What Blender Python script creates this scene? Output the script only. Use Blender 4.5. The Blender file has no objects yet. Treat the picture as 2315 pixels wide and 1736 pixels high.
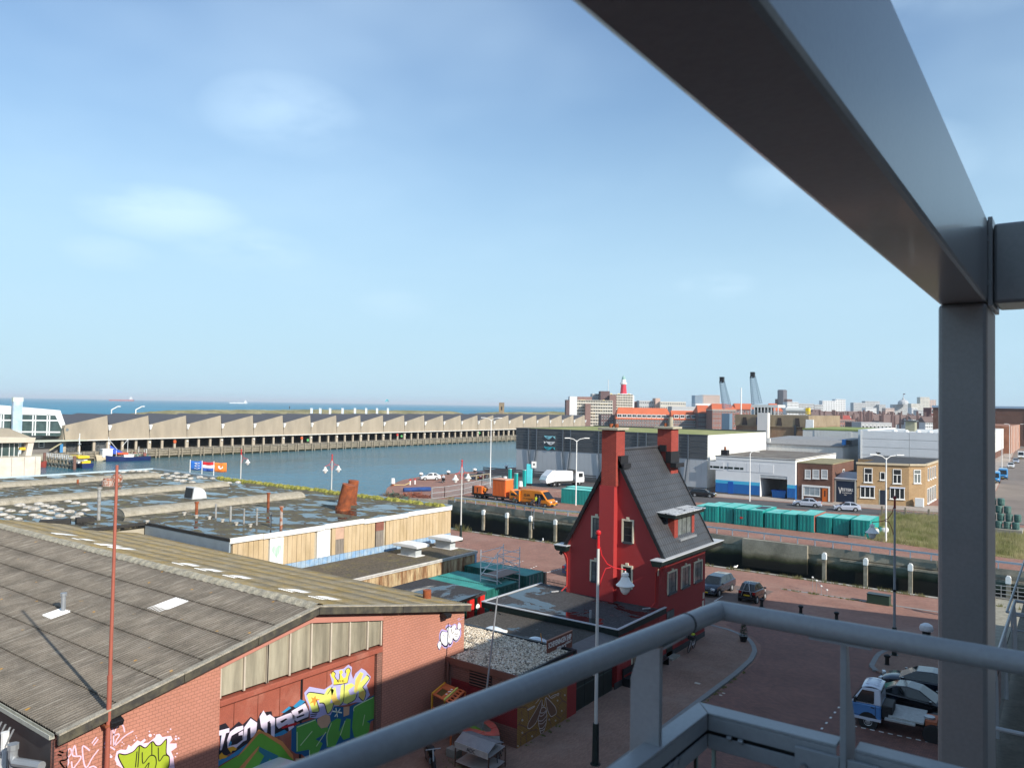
import bpy,math,random
import numpy as np
from mathutils import Vector,Matrix
random.seed(7)
R = math.radians
S = bpy.context.scene
COL = S.collection
# ---------------------------------------------------------------- camera, world, sun, exposure
F,CX,CY,CAMZ = 1740.0,1157.5,868.0,16.0          # focal length and centre of the photograph in its own pixels
cd = bpy.data.cameras.new('camera')
cd.sensor_fit = 'HORIZONTAL';cd.sensor_width = 36.0;cd.lens = 36.0 * F / 2315.0
cd.clip_start = 0.05;cd.clip_end = 200000
cd.dof.use_dof = True;cd.dof.focus_distance = 45.0;cd.dof.aperture_fstop = 5.6
cam = bpy.data.objects.new('camera',cd);COL.objects.link(cam);S.camera = cam
ROT = Matrix.Rotation(R(36.2),3,'Z') @ Matrix.Rotation(math.pi/2 + math.atan(48.2/F),3,'X') @ Matrix.Rotation(R(.95),3,'Z')
CAM = Vector((0,0,CAMZ))
cam.matrix_world = Matrix.Translation(CAM) @ ROT.to_4x4()
SUN = Vector((13,-2.5,7.4)).normalized()              # towards the sun
CLOUDS = [((-.93,.52,.235),.10,.035,.75),((-.90,.62,.205),.085,.03,.5),((-.97,.47,.18),.055,.022,.5),((-.70,.70,.125),.055,.02,.5),((-.34,.87,.145),.055,.02,.55),((-.80,.60,.36),.10,.05,.3),((-.20,.9,.27),.14,.06,.42),((-.10,.8,.5),.3,.14,.4)]
EXPO = .78
w = bpy.data.worlds.new('World');S.world = w;w.use_nodes = True
nt = w.node_tree;nt.nodes.clear()
def WN(t,**k):
    n = nt.nodes.new(t)
    for a,b in k.items(): setattr(n,a,b)
    return n
sky = WN('ShaderNodeTexSky',sky_type='NISHITA',sun_disc=False)
sky.sun_elevation = math.asin(SUN.z);sky.sun_rotation = math.atan2(SUN.x,SUN.y)
sky.air_density = 1.0;sky.dust_density = .8;sky.ozone_density = 2.6;sky.altitude = 10
tc = WN('ShaderNodeTexCoord');sep = WN('ShaderNodeSeparateXYZ')
nt.links.new(tc.outputs['Generated'],sep.inputs[0])
def WM(op,a,b=None,c=None):
    n = WN('ShaderNodeMath',operation=op)
    for i,x in enumerate((a,b,c)):
        if x is None: continue
        if isinstance(x,(int,float)): n.inputs[i].default_value = x
        else: nt.links.new(x,n.inputs[i])
    return n.outputs[0]
# a thin veil of high cloud and some small cumulus, laid out on a flat layer above the town
zz = WM('MAXIMUM',sep.outputs['Z'],0.02)
den = WM('ADD',zz,0.12)
cx = WM('DIVIDE',sep.outputs['X'],den);cy = WM('DIVIDE',sep.outputs['Y'],den)
cmb = WN('ShaderNodeCombineXYZ');nt.links.new(cx,cmb.inputs[0]);nt.links.new(cy,cmb.inputs[1])
def cloud(scale,detail,lo,hi,off):
    m = WN('ShaderNodeMapping');m.inputs['Location'].default_value = off;nt.links.new(cmb.outputs[0],m.inputs[0])
    n = WN('ShaderNodeTexNoise');n.inputs['Scale'].default_value = scale;n.inputs['Detail'].default_value = detail
    n.inputs['Roughness'].default_value = .55
    nt.links.new(m.outputs[0],n.inputs['Vector'])
    r = WN('ShaderNodeMapRange',interpolation_type='SMOOTHSTEP');r.inputs[1].default_value = lo;r.inputs[2].default_value = hi
    nt.links.new(n.outputs['Fac'],r.inputs[0]);return r.outputs[0]
veil = cloud(.55,4,.35,.75,(3.1,.4,0));lump = cloud(2.6,7,.28,.62,(5.35,2.2,0))
# small cumulus: centre direction (x, y, z), half width, half height, strength
puff = None
for c,hw,hh,st in CLOUDS:
    c = Vector(c).normalized();u = Vector((c.y,-c.x,0)).normalized();v = u.cross(c).normalized();ds = []
    for ax,s in ((u,hw),(v,hh)):
        d = WN('ShaderNodeVectorMath',operation='DOT_PRODUCT');nt.links.new(tc.outputs['Generated'],d.inputs[0]);d.inputs[1].default_value = ax/s;ds.append(WM('POWER',WM('ABSOLUTE',d.outputs['Value']),2))
    d = WN('ShaderNodeVectorMath',operation='DOT_PRODUCT');nt.links.new(tc.outputs['Generated'],d.inputs[0]);d.inputs[1].default_value = c
    k = WM('MULTIPLY',WM('MULTIPLY',WM('SUBTRACT',1.0,WM('MINIMUM',WM('ADD',ds[0],ds[1]),1.0)),st),WM('GREATER_THAN',d.outputs['Value'],0.0))
    puff = k if puff is None else WM('MAXIMUM',puff,k)
fac = WM('MINIMUM',WM('ADD',WM('MULTIPLY',veil,.30),WM('MULTIPLY',puff,lump)),.85)
mix1 = WN('ShaderNodeMix',data_type='RGBA');nt.links.new(fac,mix1.inputs[0])
nt.links.new(sky.outputs[0],mix1.inputs[6]);mix1.inputs[7].default_value = (6.6,7.6,8.6,1)
# pale sea haze filling the lowest part of the sky, the same all the way round
hz = WN('ShaderNodeMapRange',interpolation_type='SMOOTHERSTEP');hz.inputs[1].default_value = .55;hz.inputs[2].default_value = -.02
hz.inputs[3].default_value = .0;hz.inputs[4].default_value = .9
nt.links.new(sep.outputs['Z'],hz.inputs[0])
mix2 = WN('ShaderNodeMix',data_type='RGBA');nt.links.new(hz.outputs[0],mix2.inputs[0])
nt.links.new(mix1.outputs[2],mix2.inputs[6]);mix2.inputs[7].default_value = (3.55,4.65,5.45,1)
bg = WN('ShaderNodeBackground');bg.inputs['Strength'].default_value = .10
tint = WN('ShaderNodeMix',data_type='RGBA',blend_type='MULTIPLY');tint.inputs[0].default_value = 1;nt.links.new(mix2.outputs[2],tint.inputs[6]);tint.inputs[7].default_value = (.86,.96,1.0,1);nt.links.new(tint.outputs[2],bg.inputs[0])
out = WN('ShaderNodeOutputWorld');nt.links.new(bg.outputs[0],out.inputs[0])
sl = bpy.data.lights.new('sun','SUN');sl.energy = 3.5;sl.angle = R(.53);sl.color = (1,.93,.82)
so = bpy.data.objects.new('sun',sl);COL.objects.link(so)
so.rotation_euler = SUN.to_track_quat('Z','Y').to_euler();so.location = (60,-30,80)
S.view_settings.view_transform = 'Standard';S.view_settings.look = 'None'
S.view_settings.exposure = EXPO;S.view_settings.gamma = 1.0;S.view_settings.use_curve_mapping = False
S.cycles.max_bounces = 6;S.cycles.transparent_max_bounces = 12;S.cycles.volume_bounces = 0
S.cycles.caustics_reflective = False;S.cycles.caustics_refractive = False
# ---------------------------------------------------------------- measuring: a pixel of the photograph to a point of the place
def ray(p): return ROT @ Vector(((p[0]-CX)/F,-(p[1]-CY)/F,-1.0))
def G(p,z=0.0): d = ray(p);return CAM + d*((z-CAMZ)/d.z)
def GX(p,X): d = ray(p);return CAM + d*(X/d.x)
def GY(p,Y): d = ray(p);return CAM + d*(Y/d.y)
def GD(p,D): return CAM + ray(p)*D                     # at depth D along the view
ORG = {1:(0,850),2:(600,850),3:(1160,830),4:(1675,830),5:(0,1256),6:(600,1256),7:(1160,1256),8:(1675,1256)}
def A(i,x,y): s = 640/2212;return (ORG[i][0]+x*s,ORG[i][1]+y*s)
def B(ox,oy,x,y): s = 400/2212;return (ox+x*s,oy+y*s)
def HT(p,b):                                          # height at which the vertical through b passes pixel p
    d = ray(p);t = (b[0]*d.x+b[1]*d.y)/(d.x*d.x+d.y*d.y);return CAMZ + d.z*t
# ---------------------------------------------------------------- materials
MATS = {}
def _lin(c): return tuple(c) + (1,)
def mat(name,col,rough=.65,var=.12,scale=1.5,metal=0.0,bump=0.0,bscale=25.0,spec=.4,col2=None,lo=.4,hi=.65,fine=.0,emit=None,coat=0.0,coords='pos',stretch=None):
    """base colour broken up by two scales of noise, with optional second colour in patches and fine bump"""
    if name in MATS: return MATS[name]
    m = bpy.data.materials.new(name);m.use_nodes = True;t = m.node_tree;N = t.nodes;L = t.links
    b = N['Principled BSDF'];b.inputs['Roughness'].default_value = rough;b.inputs['Metallic'].default_value = metal
    b.inputs['Specular IOR Level'].default_value = spec;b.inputs['Coat Weight'].default_value = coat;b.inputs['Coat Roughness'].default_value = .08
    if coords == 'pos':
        g = N.new('ShaderNodeNewGeometry');V = g.outputs['Position']
    else:
        g = N.new('ShaderNodeTexCoord');V = g.outputs['Object']
    if stretch:
        mp = N.new('ShaderNodeMapping');mp.inputs['Scale'].default_value = stretch;L.new(V,mp.inputs[0]);V = mp.outputs[0]
    n = N.new('ShaderNodeTexNoise');n.inputs['Scale'].default_value = scale;n.inputs['Detail'].default_value = 5;n.inputs['Roughness'].default_value = .6
    L.new(V,n.inputs['Vector'])
    r = N.new('ShaderNodeMapRange');r.inputs[1].default_value = .25;r.inputs[2].default_value = .75;r.inputs[3].default_value = 1-var;r.inputs[4].default_value = 1+var
    L.new(n.outputs['Fac'],r.inputs[0]);f = r.outputs[0]
    if fine:
        n2 = N.new('ShaderNodeTexNoise');n2.inputs['Scale'].default_value = bscale;n2.inputs['Detail'].default_value = 2
        L.new(V,n2.inputs['Vector'])
        r2 = N.new('ShaderNodeMapRange');r2.inputs[1].default_value = .3;r2.inputs[2].default_value = .7;r2.inputs[3].default_value = 1-fine;r2.inputs[4].default_value = 1+fine
        L.new(n2.outputs['Fac'],r2.inputs[0])
        mm = N.new('ShaderNodeMath');mm.operation = 'MULTIPLY';L.new(f,mm.inputs[0]);L.new(r2.outputs[0],mm.inputs[1]);f = mm.outputs[0]
    if col2 is not None:
        n3 = N.new('ShaderNodeTexNoise');n3.inputs['Scale'].default_value = scale*.7;n3.inputs['Detail'].default_value = 7;n3.inputs['Roughness'].default_value = .65
        mp3 = N.new('ShaderNodeMapping');mp3.inputs['Location'].default_value = (13.1,7.7,3.3);L.new(V,mp3.inputs[0]);L.new(mp3.outputs[0],n3.inputs['Vector'])
        r3 = N.new('ShaderNodeMapRange');r3.inputs[1].default_value = lo;r3.inputs[2].default_value = hi;L.new(n3.outputs['Fac'],r3.inputs[0])
        mx = N.new('ShaderNodeMix');mx.data_type = 'RGBA';L.new(r3.outputs[0],mx.inputs[0]);mx.inputs[6].default_value = _lin(col);mx.inputs[7].default_value = _lin(col2)
        c = mx.outputs[2]
    else:
        rgb = N.new('ShaderNodeRGB');rgb.outputs[0].default_value = _lin(col);c = rgb.outputs[0]
    vm = N.new('ShaderNodeVectorMath');vm.operation = 'SCALE';L.new(c,vm.inputs[0]);L.new(f,vm.inputs['Scale'])
    L.new(vm.outputs[0],b.inputs['Base Color'])
    if bump:
        n4 = N.new('ShaderNodeTexNoise');n4.inputs['Scale'].default_value = bscale;n4.inputs['Detail'].default_value = 3;L.new(V,n4.inputs['Vector'])
        bp = N.new('ShaderNodeBump');bp.inputs['Strength'].default_value = bump;bp.inputs['Distance'].default_value = .02
        L.new(n4.outputs['Fac'],bp.inputs['Height']);L.new(bp.outputs[0],b.inputs['Normal'])
    MATS[name] = m;return m
def bricks(name,c1,c2,mortar,bw=.22,bh=.068,ms=.012,plane='wall',rough=.8,patch=.25,bump=.5,patch2=None,wet=0):
    """running-bond courses on vertical walls (u = x+y) or laid flat (plane='floor')"""
    if name in MATS: return MATS[name]
    m = bpy.data.materials.new(name);m.use_nodes = True;t = m.node_tree;N = t.nodes;L = t.links
    b = N['Principled BSDF'];b.inputs['Roughness'].default_value = rough;b.inputs['Specular IOR Level'].default_value = .25
    g = N.new('ShaderNodeNewGeometry');s = N.new('ShaderNodeSeparateXYZ');L.new(g.outputs['Position'],s.inputs[0])
    c = N.new('ShaderNodeCombineXYZ')
    if plane == 'wall':
        a = N.new('ShaderNodeMath');a.operation = 'ADD';L.new(s.outputs[0],a.inputs[0]);L.new(s.outputs[1],a.inputs[1])
        L.new(a.outputs[0],c.inputs[0]);L.new(s.outputs[2],c.inputs[1])
    elif plane == 'floor': L.new(s.outputs[0],c.inputs[0]);L.new(s.outputs[1],c.inputs[1])
    else: L.new(s.outputs[1],c.inputs[0]);L.new(s.outputs[0],c.inputs[1])
    k = N.new('ShaderNodeTexBrick');L.new(c.outputs[0],k.inputs['Vector']);k.inputs['Scale'].default_value = 1
    k.inputs['Color1'].default_value = _lin(c1);k.inputs['Color2'].default_value = _lin(c2);k.inputs['Mortar'].default_value = _lin(mortar)
    k.inputs['Brick Width'].default_value = bw;k.inputs['Row Height'].default_value = bh;k.inputs['Mortar Size'].default_value = ms;k.inputs['Mortar Smooth'].default_value = .3
    n = N.new('ShaderNodeTexNoise');n.inputs['Scale'].default_value = .35;n.inputs['Detail'].default_value = 8;n.inputs['Roughness'].default_value = .65;L.new(g.outputs['Position'],n.inputs['Vector'])
    r = N.new('ShaderNodeMapRange');r.inputs[1].default_value = .3;r.inputs[2].default_value = .7;r.inputs[3].default_value = 1-patch;r.inputs[4].default_value = 1+patch
    L.new(n.outputs['Fac'],r.inputs[0])
    col = k.outputs['Color']
    if patch2 is not None:
        n3 = N.new('ShaderNodeTexNoise');n3.inputs['Scale'].default_value = .16;n3.inputs['Detail'].default_value = 9;n3.inputs['Roughness'].default_value = .7;L.new(g.outputs['Position'],n3.inputs['Vector'])
        r3 = N.new('ShaderNodeMapRange');r3.inputs[1].default_value = .5;r3.inputs[2].default_value = .75;r3.inputs[4].default_value = .7;L.new(n3.outputs['Fac'],r3.inputs[0])
        mx = N.new('ShaderNodeMix');mx.data_type = 'RGBA';L.new(r3.outputs[0],mx.inputs[0]);L.new(col,mx.inputs[6]);mx.inputs[7].default_value = _lin(patch2);col = mx.outputs[2]
    vm = N.new('ShaderNodeVectorMath');vm.operation = 'SCALE';L.new(col,vm.inputs[0]);L.new(r.outputs[0],vm.inputs['Scale']);L.new(vm.outputs[0],b.inputs['Base Color'])
    bp = N.new('ShaderNodeBump');bp.inputs['Strength'].default_value = bump;bp.inputs['Distance'].default_value = .015;bp.invert = True
    L.new(k.outputs['Fac'],bp.inputs['Height']);L.new(bp.outputs[0],b.inputs['Normal'])
    MATS[name] = m;return m
def glass(name,col,rough=.06,spec=.6):
    if name in MATS: return MATS[name]
    m = mat(name,col,rough,var=.35,scale=.9,spec=spec);return m
# ---------------------------------------------------------------- geometry helpers
WORLD = {}                                              # world matrix of each object we make, by name
class MB:
    def __init__(s): s.v = [];s.f = [];s.mi = [];s.m = 0;s.T = None
    def add(s,vs,fs):
        o = len(s.v)
        s.v += [tuple(s.T @ Vector(p)) for p in vs] if s.T is not None else [tuple(p) for p in vs]
        s.f += [tuple(i+o for i in f) for f in fs];s.mi += [s.m]*len(fs);return s
    def box(s,x0,y0,z0,x1,y1,z1):
        return s.add([(x0,y0,z0),(x1,y0,z0),(x1,y1,z0),(x0,y1,z0),(x0,y0,z1),(x1,y0,z1),(x1,y1,z1),(x0,y1,z1)],
                     [(0,3,2,1),(4,5,6,7),(0,1,5,4),(1,2,6,5),(2,3,7,6),(3,0,4,7)])
    def cbox(s,c,d,rot=None):
        M = Matrix.Translation(c) @ (rot.to_4x4() if rot else Matrix.Identity(4));h = [x/2 for x in d]
        vs = [M @ Vector(p) for p in ((-h[0],-h[1],-h[2]),(h[0],-h[1],-h[2]),(h[0],h[1],-h[2]),(-h[0],h[1],-h[2]),(-h[0],-h[1],h[2]),(h[0],-h[1],h[2]),(h[0],h[1],h[2]),(-h[0],h[1],h[2]))]
        return s.add(vs,[(0,3,2,1),(4,5,6,7),(0,1,5,4),(1,2,6,5),(2,3,7,6),(3,0,4,7)])
    def bar(s,p,q,w,h=None,up=(0,0,1)):            # rectangular bar from p to q
        p = Vector(p);q = Vector(q);d = (q-p).normalized();u = Vector(up)
        if abs(d.dot(u)) > .98: u = Vector((1,0,0))
        a = d.cross(u).normalized();b = a.cross(d);h = h or w
        c = [a*w/2+b*h/2,-a*w/2+b*h/2,-a*w/2-b*h/2,a*w/2-b*h/2]
        return s.add([p+x for x in c]+[q+x for x in c],[(0,1,2,3),(7,6,5,4),(0,4,5,1),(1,5,6,2),(2,6,7,3),(3,7,4,0)])
    def tube(s,p,q,r,r2=None,n=8,cap=True):
        p = Vector(p);q = Vector(q);r2 = r if r2 is None else r2;d = (q-p).normalized()
        u = Vector((0,0,1)) if abs(d.z) < .95 else Vector((1,0,0));a = d.cross(u).normalized();b = a.cross(d)
        vs = []
        for c,rr in ((p,r),(q,r2)):
            for i in range(n): t = 2*math.pi*i/n;vs.append(c + a*math.cos(t)*rr + b*math.sin(t)*rr)
        fs = [(i,i+n,(i+1)%n+n,(i+1)%n) for i in range(n)]
        if cap: fs += [tuple(range(n)),tuple(reversed(range(n,2*n)))]
        return s.add(vs,fs)
    def path(s,pts,r,n=6):
        for a,b in zip(pts,pts[1:]): s.tube(a,b,r,n=n)
        return s
    def ribbon(s,pts,r,n=8,rad=None):               # one continuous swept tube
        pts = [Vector(p) for p in pts];vs = [];fs = [];u = None
        for k,p in enumerate(pts):
            d = (pts[min(k+1,len(pts)-1)]-pts[max(k-1,0)]).normalized()
            if u is None: u = Vector((0,0,1)) if abs(d.z) < .95 else Vector((1,0,0))
            a = d.cross(u).normalized();b = a.cross(d);u = b;rr = rad[k] if rad else r
            for i in range(n): t = 2*math.pi*i/n;vs.append(p + a*math.cos(t)*rr + b*math.sin(t)*rr)
        for k in range(len(pts)-1):
            for i in range(n): fs.append((k*n+i,(k+1)*n+i,(k+1)*n+(i+1)%n,k*n+(i+1)%n))
        fs += [tuple(range(n)),tuple(reversed(range((len(pts)-1)*n,len(pts)*n)))]
        return s.add(vs,fs)
    def lathe(s,c,prof,n=12):
        c = Vector(c);vs = [];fs = []
        for r,z in prof:
            for i in range(n): t = 2*math.pi*i/n;vs.append(c+Vector((r*math.cos(t),r*math.sin(t),z)))
        for k in range(len(prof)-1):
            for i in range(n): fs.append((k*n+i,k*n+(i+1)%n,(k+1)*n+(i+1)%n,(k+1)*n+i))
        fs += [tuple(reversed(range(n))),tuple(range((len(prof)-1)*n,len(prof)*n))]
        return s.add(vs,fs)
    def prism(s,poly,ax,a,b):                       # poly in the two other axes, extruded along ax from a to b
        def P(u,v,t): return {'x':(t,u,v),'y':(u,t,v),'z':(u,v,t)}[ax]
        n = len(poly);vs = [P(u,v,a) for u,v in poly]+[P(u,v,b) for u,v in poly]
        return s.add(vs,[tuple(reversed(range(n))),tuple(range(n,2*n))]+[(i,(i+1)%n,(i+1)%n+n,i+n) for i in range(n)])
    def poly(s,pts): return s.add(pts,[tuple(range(len(pts)))])
    def grid(s,fn,nu,nv,cyc=False):
        vs = [fn(i/nu,j/nv) for i in range(nu+1) for j in range(nv+1)]
        return s.add(vs,[(i*(nv+1)+j,(i+1)*(nv+1)+j,(i+1)*(nv+1)+j+1,i*(nv+1)+j+1) for i in range(nu) for j in range(nv)])
    def build(s,name,m,parent=None,world=True,smooth=False,bevel=0,label=None,kind=None,solid=0):
        me = bpy.data.meshes.new(name);inv = None
        vs = s.v
        if parent is not None and world:
            inv = WORLD[parent.name].inverted();vs = [tuple(inv @ Vector(p)) for p in vs]
        me.from_pydata(vs,[],s.f);me.update()
        ms = m if isinstance(m,(list,tuple)) else [m]
        for x in ms: me.materials.append(x)
        if len(ms) > 1: me.polygons.foreach_set('material_index',s.mi)
        fixn(me)
        if smooth: me.polygons.foreach_set('use_smooth',[True]*len(me.polygons));autosmooth(me)
        return link(name,me,parent,bevel,label,kind,solid)
import bmesh
def fixn(me):
    bm = bmesh.new();bm.from_mesh(me);bmesh.ops.recalc_face_normals(bm,faces=bm.faces);bm.to_mesh(me);bm.free()
def autosmooth(me,ang=35):
    try: me.set_sharp_from_angle(angle=R(ang))
    except Exception: pass
def link(name,me,parent=None,bevel=0,label=None,kind=None,solid=0):
    o = bpy.data.objects.new(name,me);COL.objects.link(o)
    if parent is not None: o.parent = parent;WORLD[o.name] = WORLD[parent.name]
    else: WORLD[o.name] = Matrix.Identity(4)
    if label: o['label'] = label
    if kind: o['kind'] = kind
    if bevel:
        b = o.modifiers.new('bevel','BEVEL');b.width = bevel;b.segments = 2;b.limit_method = 'ANGLE'
    if solid: sm = o.modifiers.new('solid','SOLIDIFY');sm.thickness = solid
    return o
def thing(name,label,cat,loc=(0,0,0),rz=0.0,group=None,rot=None):
    o = bpy.data.objects.new(name,None);COL.objects.link(o);o.empty_display_size = .3
    o.location = loc;o.rotation_euler = rot or (0,0,rz)
    WORLD[o.name] = Matrix.Translation(Vector(loc)) @ (o.rotation_euler.to_matrix().to_4x4())
    o['label'] = label;o['category'] = cat
    if group: o['group'] = group
    return o
def tag(o,label,cat,group=None):
    o['label'] = label;o['category'] = cat
    if group: o['group'] = group
    return o
def struct(o): o['kind'] = 'structure';return o
def move(o,loc,rz=0.0):
    o.location = loc;o.rotation_euler = (0,0,rz);return o
def dup(root,loc=None,rz=None,label=None,parent=None):
    c = root.copy();COL.objects.link(c);c.parent = parent
    if loc is not None: c.location = loc
    if rz is not None: c.rotation_euler = (0,0,rz)
    if label: c['label'] = label
    for ch in list(root.children): dup(ch,parent=c)
    return c
def rep(proto,parent,M):                              # a repeated part that shares mesh data; M places it in the parent's frame
    c = proto.copy();COL.objects.link(c);c.parent = parent;c.matrix_local = M;WORLD[c.name] = WORLD[parent.name];return c
def txt(body,width,height,extr=.004,bold=0.0):
    cu = bpy.data.curves.new('t','FONT');cu.body = body;cu.extrude = extr;cu.offset = bold;cu.resolution_u = 3
    o = bpy.data.objects.new('t',cu);COL.objects.link(o)
    dg = bpy.context.evaluated_depsgraph_get();me = bpy.data.meshes.new_from_object(o.evaluated_get(dg))
    bpy.data.objects.remove(o);V = [v.co.copy() for v in me.vertices];Fc = [tuple(p.vertices) for p in me.polygons]
    bpy.data.meshes.remove(me);bpy.data.curves.remove(cu)
    x0 = min(v.x for v in V);x1 = max(v.x for v in V);y0 = min(v.y for v in V);y1 = max(v.y for v in V)
    return [((v.x-x0)/(x1-x0)*width,(v.y-y0)/(y1-y0)*height,v.z) for v in V],Fc
def put_txt(mb,body,o,u,v,n,width,height,extr=.004,bold=0.0):
    V,Fc = txt(body,width,height,extr,bold);o,u,v,n = map(Vector,(o,u,v,n))
    return mb.add([o+u*x+v*y+n*(z+extr) for x,y,z in V],Fc)
# boxes on a wall face: 'x' = a wall seen from +X (u is Y), 'y' = a wall seen from -Y (u is X); d counts out of the wall
def fb(mb,face,pl,u0,v0,u1,v1,d0,d1):
    return mb.box(pl+d0,u0,v0,pl+d1,u1,v1) if face == 'x' else mb.box(u0,pl-d1,v0,u1,pl-d0,v1)
def wnd(parent,face,pl,u0,v0,u1,v1,frame,pane,fw=.07,bars=(),hbars=(),sill=None,rec=.02,proud=.05,name='window',panel=None,key=None):
    """a framed window: frame with its bars, pane and sill as its own pieces"""
    m = MB()
    for a in ((u0,v0,u0+fw,v1),(u1-fw,v0,u1,v1),(u0+fw,v0,u1-fw,v0+fw),(u0+fw,v1-fw,u1-fw,v1)): fb(m,face,pl,*a,-.02,proud)
    if key: fb(m,face,pl,(u0+u1)/2-.12,v1-.05,(u0+u1)/2+.12,v1+.13,-.02,proud+.02)
    b = fw*.5
    for x in bars: c = u0+(u1-u0)*x;fb(m,face,pl,c-b/2,v0+fw,c+b/2,v1-fw,-.02,proud-.012)
    for x in hbars: c = v0+(v1-v0)*x;fb(m,face,pl,u0+fw,c-b/2,u1-fw,c+b/2,-.02,proud-.015)
    o = m.build(name,frame,parent)
    p = MB();fb(p,face,pl,u0+fw,v0+fw,u1-fw,v1-fw,-.02,rec);p.build('pane',pane,o)
    if sill is not None:
        q = MB();fb(q,face,pl,u0-.06,v0-.1,u1+.06,v0-.005,-.02,proud+.08);q.build('sill',sill,o)
    return o
# ================================================================ SETTING: ground, water, quays
ZW = -2.5
PAVE = bricks('paving_red',(.36,.185,.135),(.27,.135,.105),(.17,.12,.095),.21,.105,.012,'floor',.85,.16,.4,(.36,.24,.19))
PAVE2 = bricks('paving_walk',(.32,.19,.14),(.25,.14,.105),(.2,.15,.12),.21,.07,.01,'floor90',.85,.2,.4,(.36,.27,.22))
ROADB = bricks('paving_road',(.29,.135,.105),(.20,.10,.085),(.12,.085,.07),.22,.11,.014,'floor',.8,.15,.5)
CONC = mat('concrete',(.33,.31,.27),.85,.2,.6,bump=.25,bscale=18,col2=(.24,.22,.18),fine=.1)
CONC_D = mat('concrete_dark',(.2,.185,.155),.9,.25,.8,bump=.3,bscale=14,col2=(.12,.11,.09),fine=.12)
ASPH = mat('asphalt',(.085,.083,.085),.9,.2,.4,bump=.2,bscale=60,fine=.1)
SANDY = mat('sandy_verge',(.34,.26,.18),.95,.2,1.2,col2=(.2,.17,.09),bump=.3,bscale=20,fine=.2)
GRASSY = mat('grass_verge',(.20,.19,.07),.95,.3,.9,col2=(.26,.21,.11),bump=.5,bscale=9,fine=.35)
TILEY = bricks('paving_tiles',(.42,.36,.31),(.35,.3,.26),(.22,.2,.18),.6,.6,.02,'floor',.85,.15,.3)
def sheet(name,pts,z,m):
    b = MB();b.poly([(x,y,z) for x,y in pts]);return struct(b.build(name,m))
def water_mat():
    m = bpy.data.materials.new('water');m.use_nodes = True;t = m.node_tree;N = t.nodes;L = t.links;b = N['Principled BSDF']
    b.inputs['Roughness'].default_value = .16;b.inputs['IOR'].default_value = 1.22
    g = N.new('ShaderNodeNewGeometry')
    n = N.new('ShaderNodeTexNoise');n.inputs['Scale'].default_value = .018;n.inputs['Detail'].default_value = 4
    mp = N.new('ShaderNodeMapping');mp.inputs['Scale'].default_value = (1,.35,1);L.new(g.outputs['Position'],mp.inputs[0]);L.new(mp.outputs[0],n.inputs['Vector'])
    r = N.new('ShaderNodeMapRange');r.inputs[1].default_value = .4;r.inputs[2].default_value = .62;L.new(n.outputs['Fac'],r.inputs[0])
    mx = N.new('ShaderNodeMix');mx.data_type = 'RGBA';L.new(r.outputs[0],mx.inputs[0]);mx.inputs[6].default_value = (.03,.17,.25,1);mx.inputs[7].default_value = (.035,.115,.14,1)
    L.new(mx.outputs[2],b.inputs['Base Color'])
    n2 = N.new('ShaderNodeTexNoise');n2.inputs['Scale'].default_value = 1.1;n2.inputs['Detail'].default_value = 5;n2.inputs['Roughness'].default_value = .6
    L.new(g.outputs['Position'],n2.inputs['Vector'])
    n3 = N.new('ShaderNodeTexNoise');n3.inputs['Scale'].default_value = .22;n3.inputs['Detail'].default_value = 3;L.new(g.outputs['Position'],n3.inputs['Vector'])
    ad = N.new('ShaderNodeMath');ad.operation = 'MULTIPLY_ADD';L.new(n3.outputs['Fac'],ad.inputs[0]);ad.inputs[1].default_value = 2.2;L.new(n2.outputs['Fac'],ad.inputs[2])
    bp = N.new('ShaderNodeBump');bp.inputs['Strength'].default_value = .55;bp.inputs['Distance'].default_value = .35;L.new(ad.outputs[0],bp.inputs['Height']);L.new(bp.outputs[0],b.inputs['Normal'])
    return m
WATER = water_mat()
def sea_mat():
    m = bpy.data.materials.new('sea');m.use_nodes = True;t = m.node_tree;N = t.nodes;L = t.links;b = N['Principled BSDF']
    b.inputs['Roughness'].default_value = .45;b.inputs['IOR'].default_value = 1.2
    g = N.new('ShaderNodeNewGeometry');n = N.new('ShaderNodeTexNoise');n.inputs['Scale'].default_value = .004;n.inputs['Detail'].default_value = 6
    mp = N.new('ShaderNodeMapping');mp.inputs['Scale'].default_value = (1,.15,1);L.new(g.outputs['Position'],mp.inputs[0]);L.new(mp.outputs[0],n.inputs['Vector'])
    r = N.new('ShaderNodeMapRange');r.inputs[1].default_value = .35;r.inputs[2].default_value = .65;L.new(n.outputs['Fac'],r.inputs[0])
    mx = N.new('ShaderNodeMix');mx.data_type = 'RGBA';L.new(r.outputs[0],mx.inputs[0]);mx.inputs[6].default_value = (.02,.17,.27,1);mx.inputs[7].default_value = (.03,.23,.34,1)
    L.new(mx.outputs[2],b.inputs['Base Color'])
    return m
SEA = sea_mat()
# harbour water, and the open sea beyond the dunes
sheet('harbour_water',[(-241,-300),(-95.5,-300),(-95.5,110),(-95,430),(-241,430)],ZW,WATER)
sheet('channel_water',[(-95.5,70),(90,70),(90,110),(-95.5,110)],-4.5,WATER)
sheet('sea',[(-60000,-40000),(-430,-40000),(-430,60000),(-60000,60000)],ZW-.4,SEA)
sheet('seabed_ground',[(-60000,-40000),(60000,-40000),(60000,60000),(-60000,60000)],-7,mat('seabed',(.1,.09,.07)))
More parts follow.
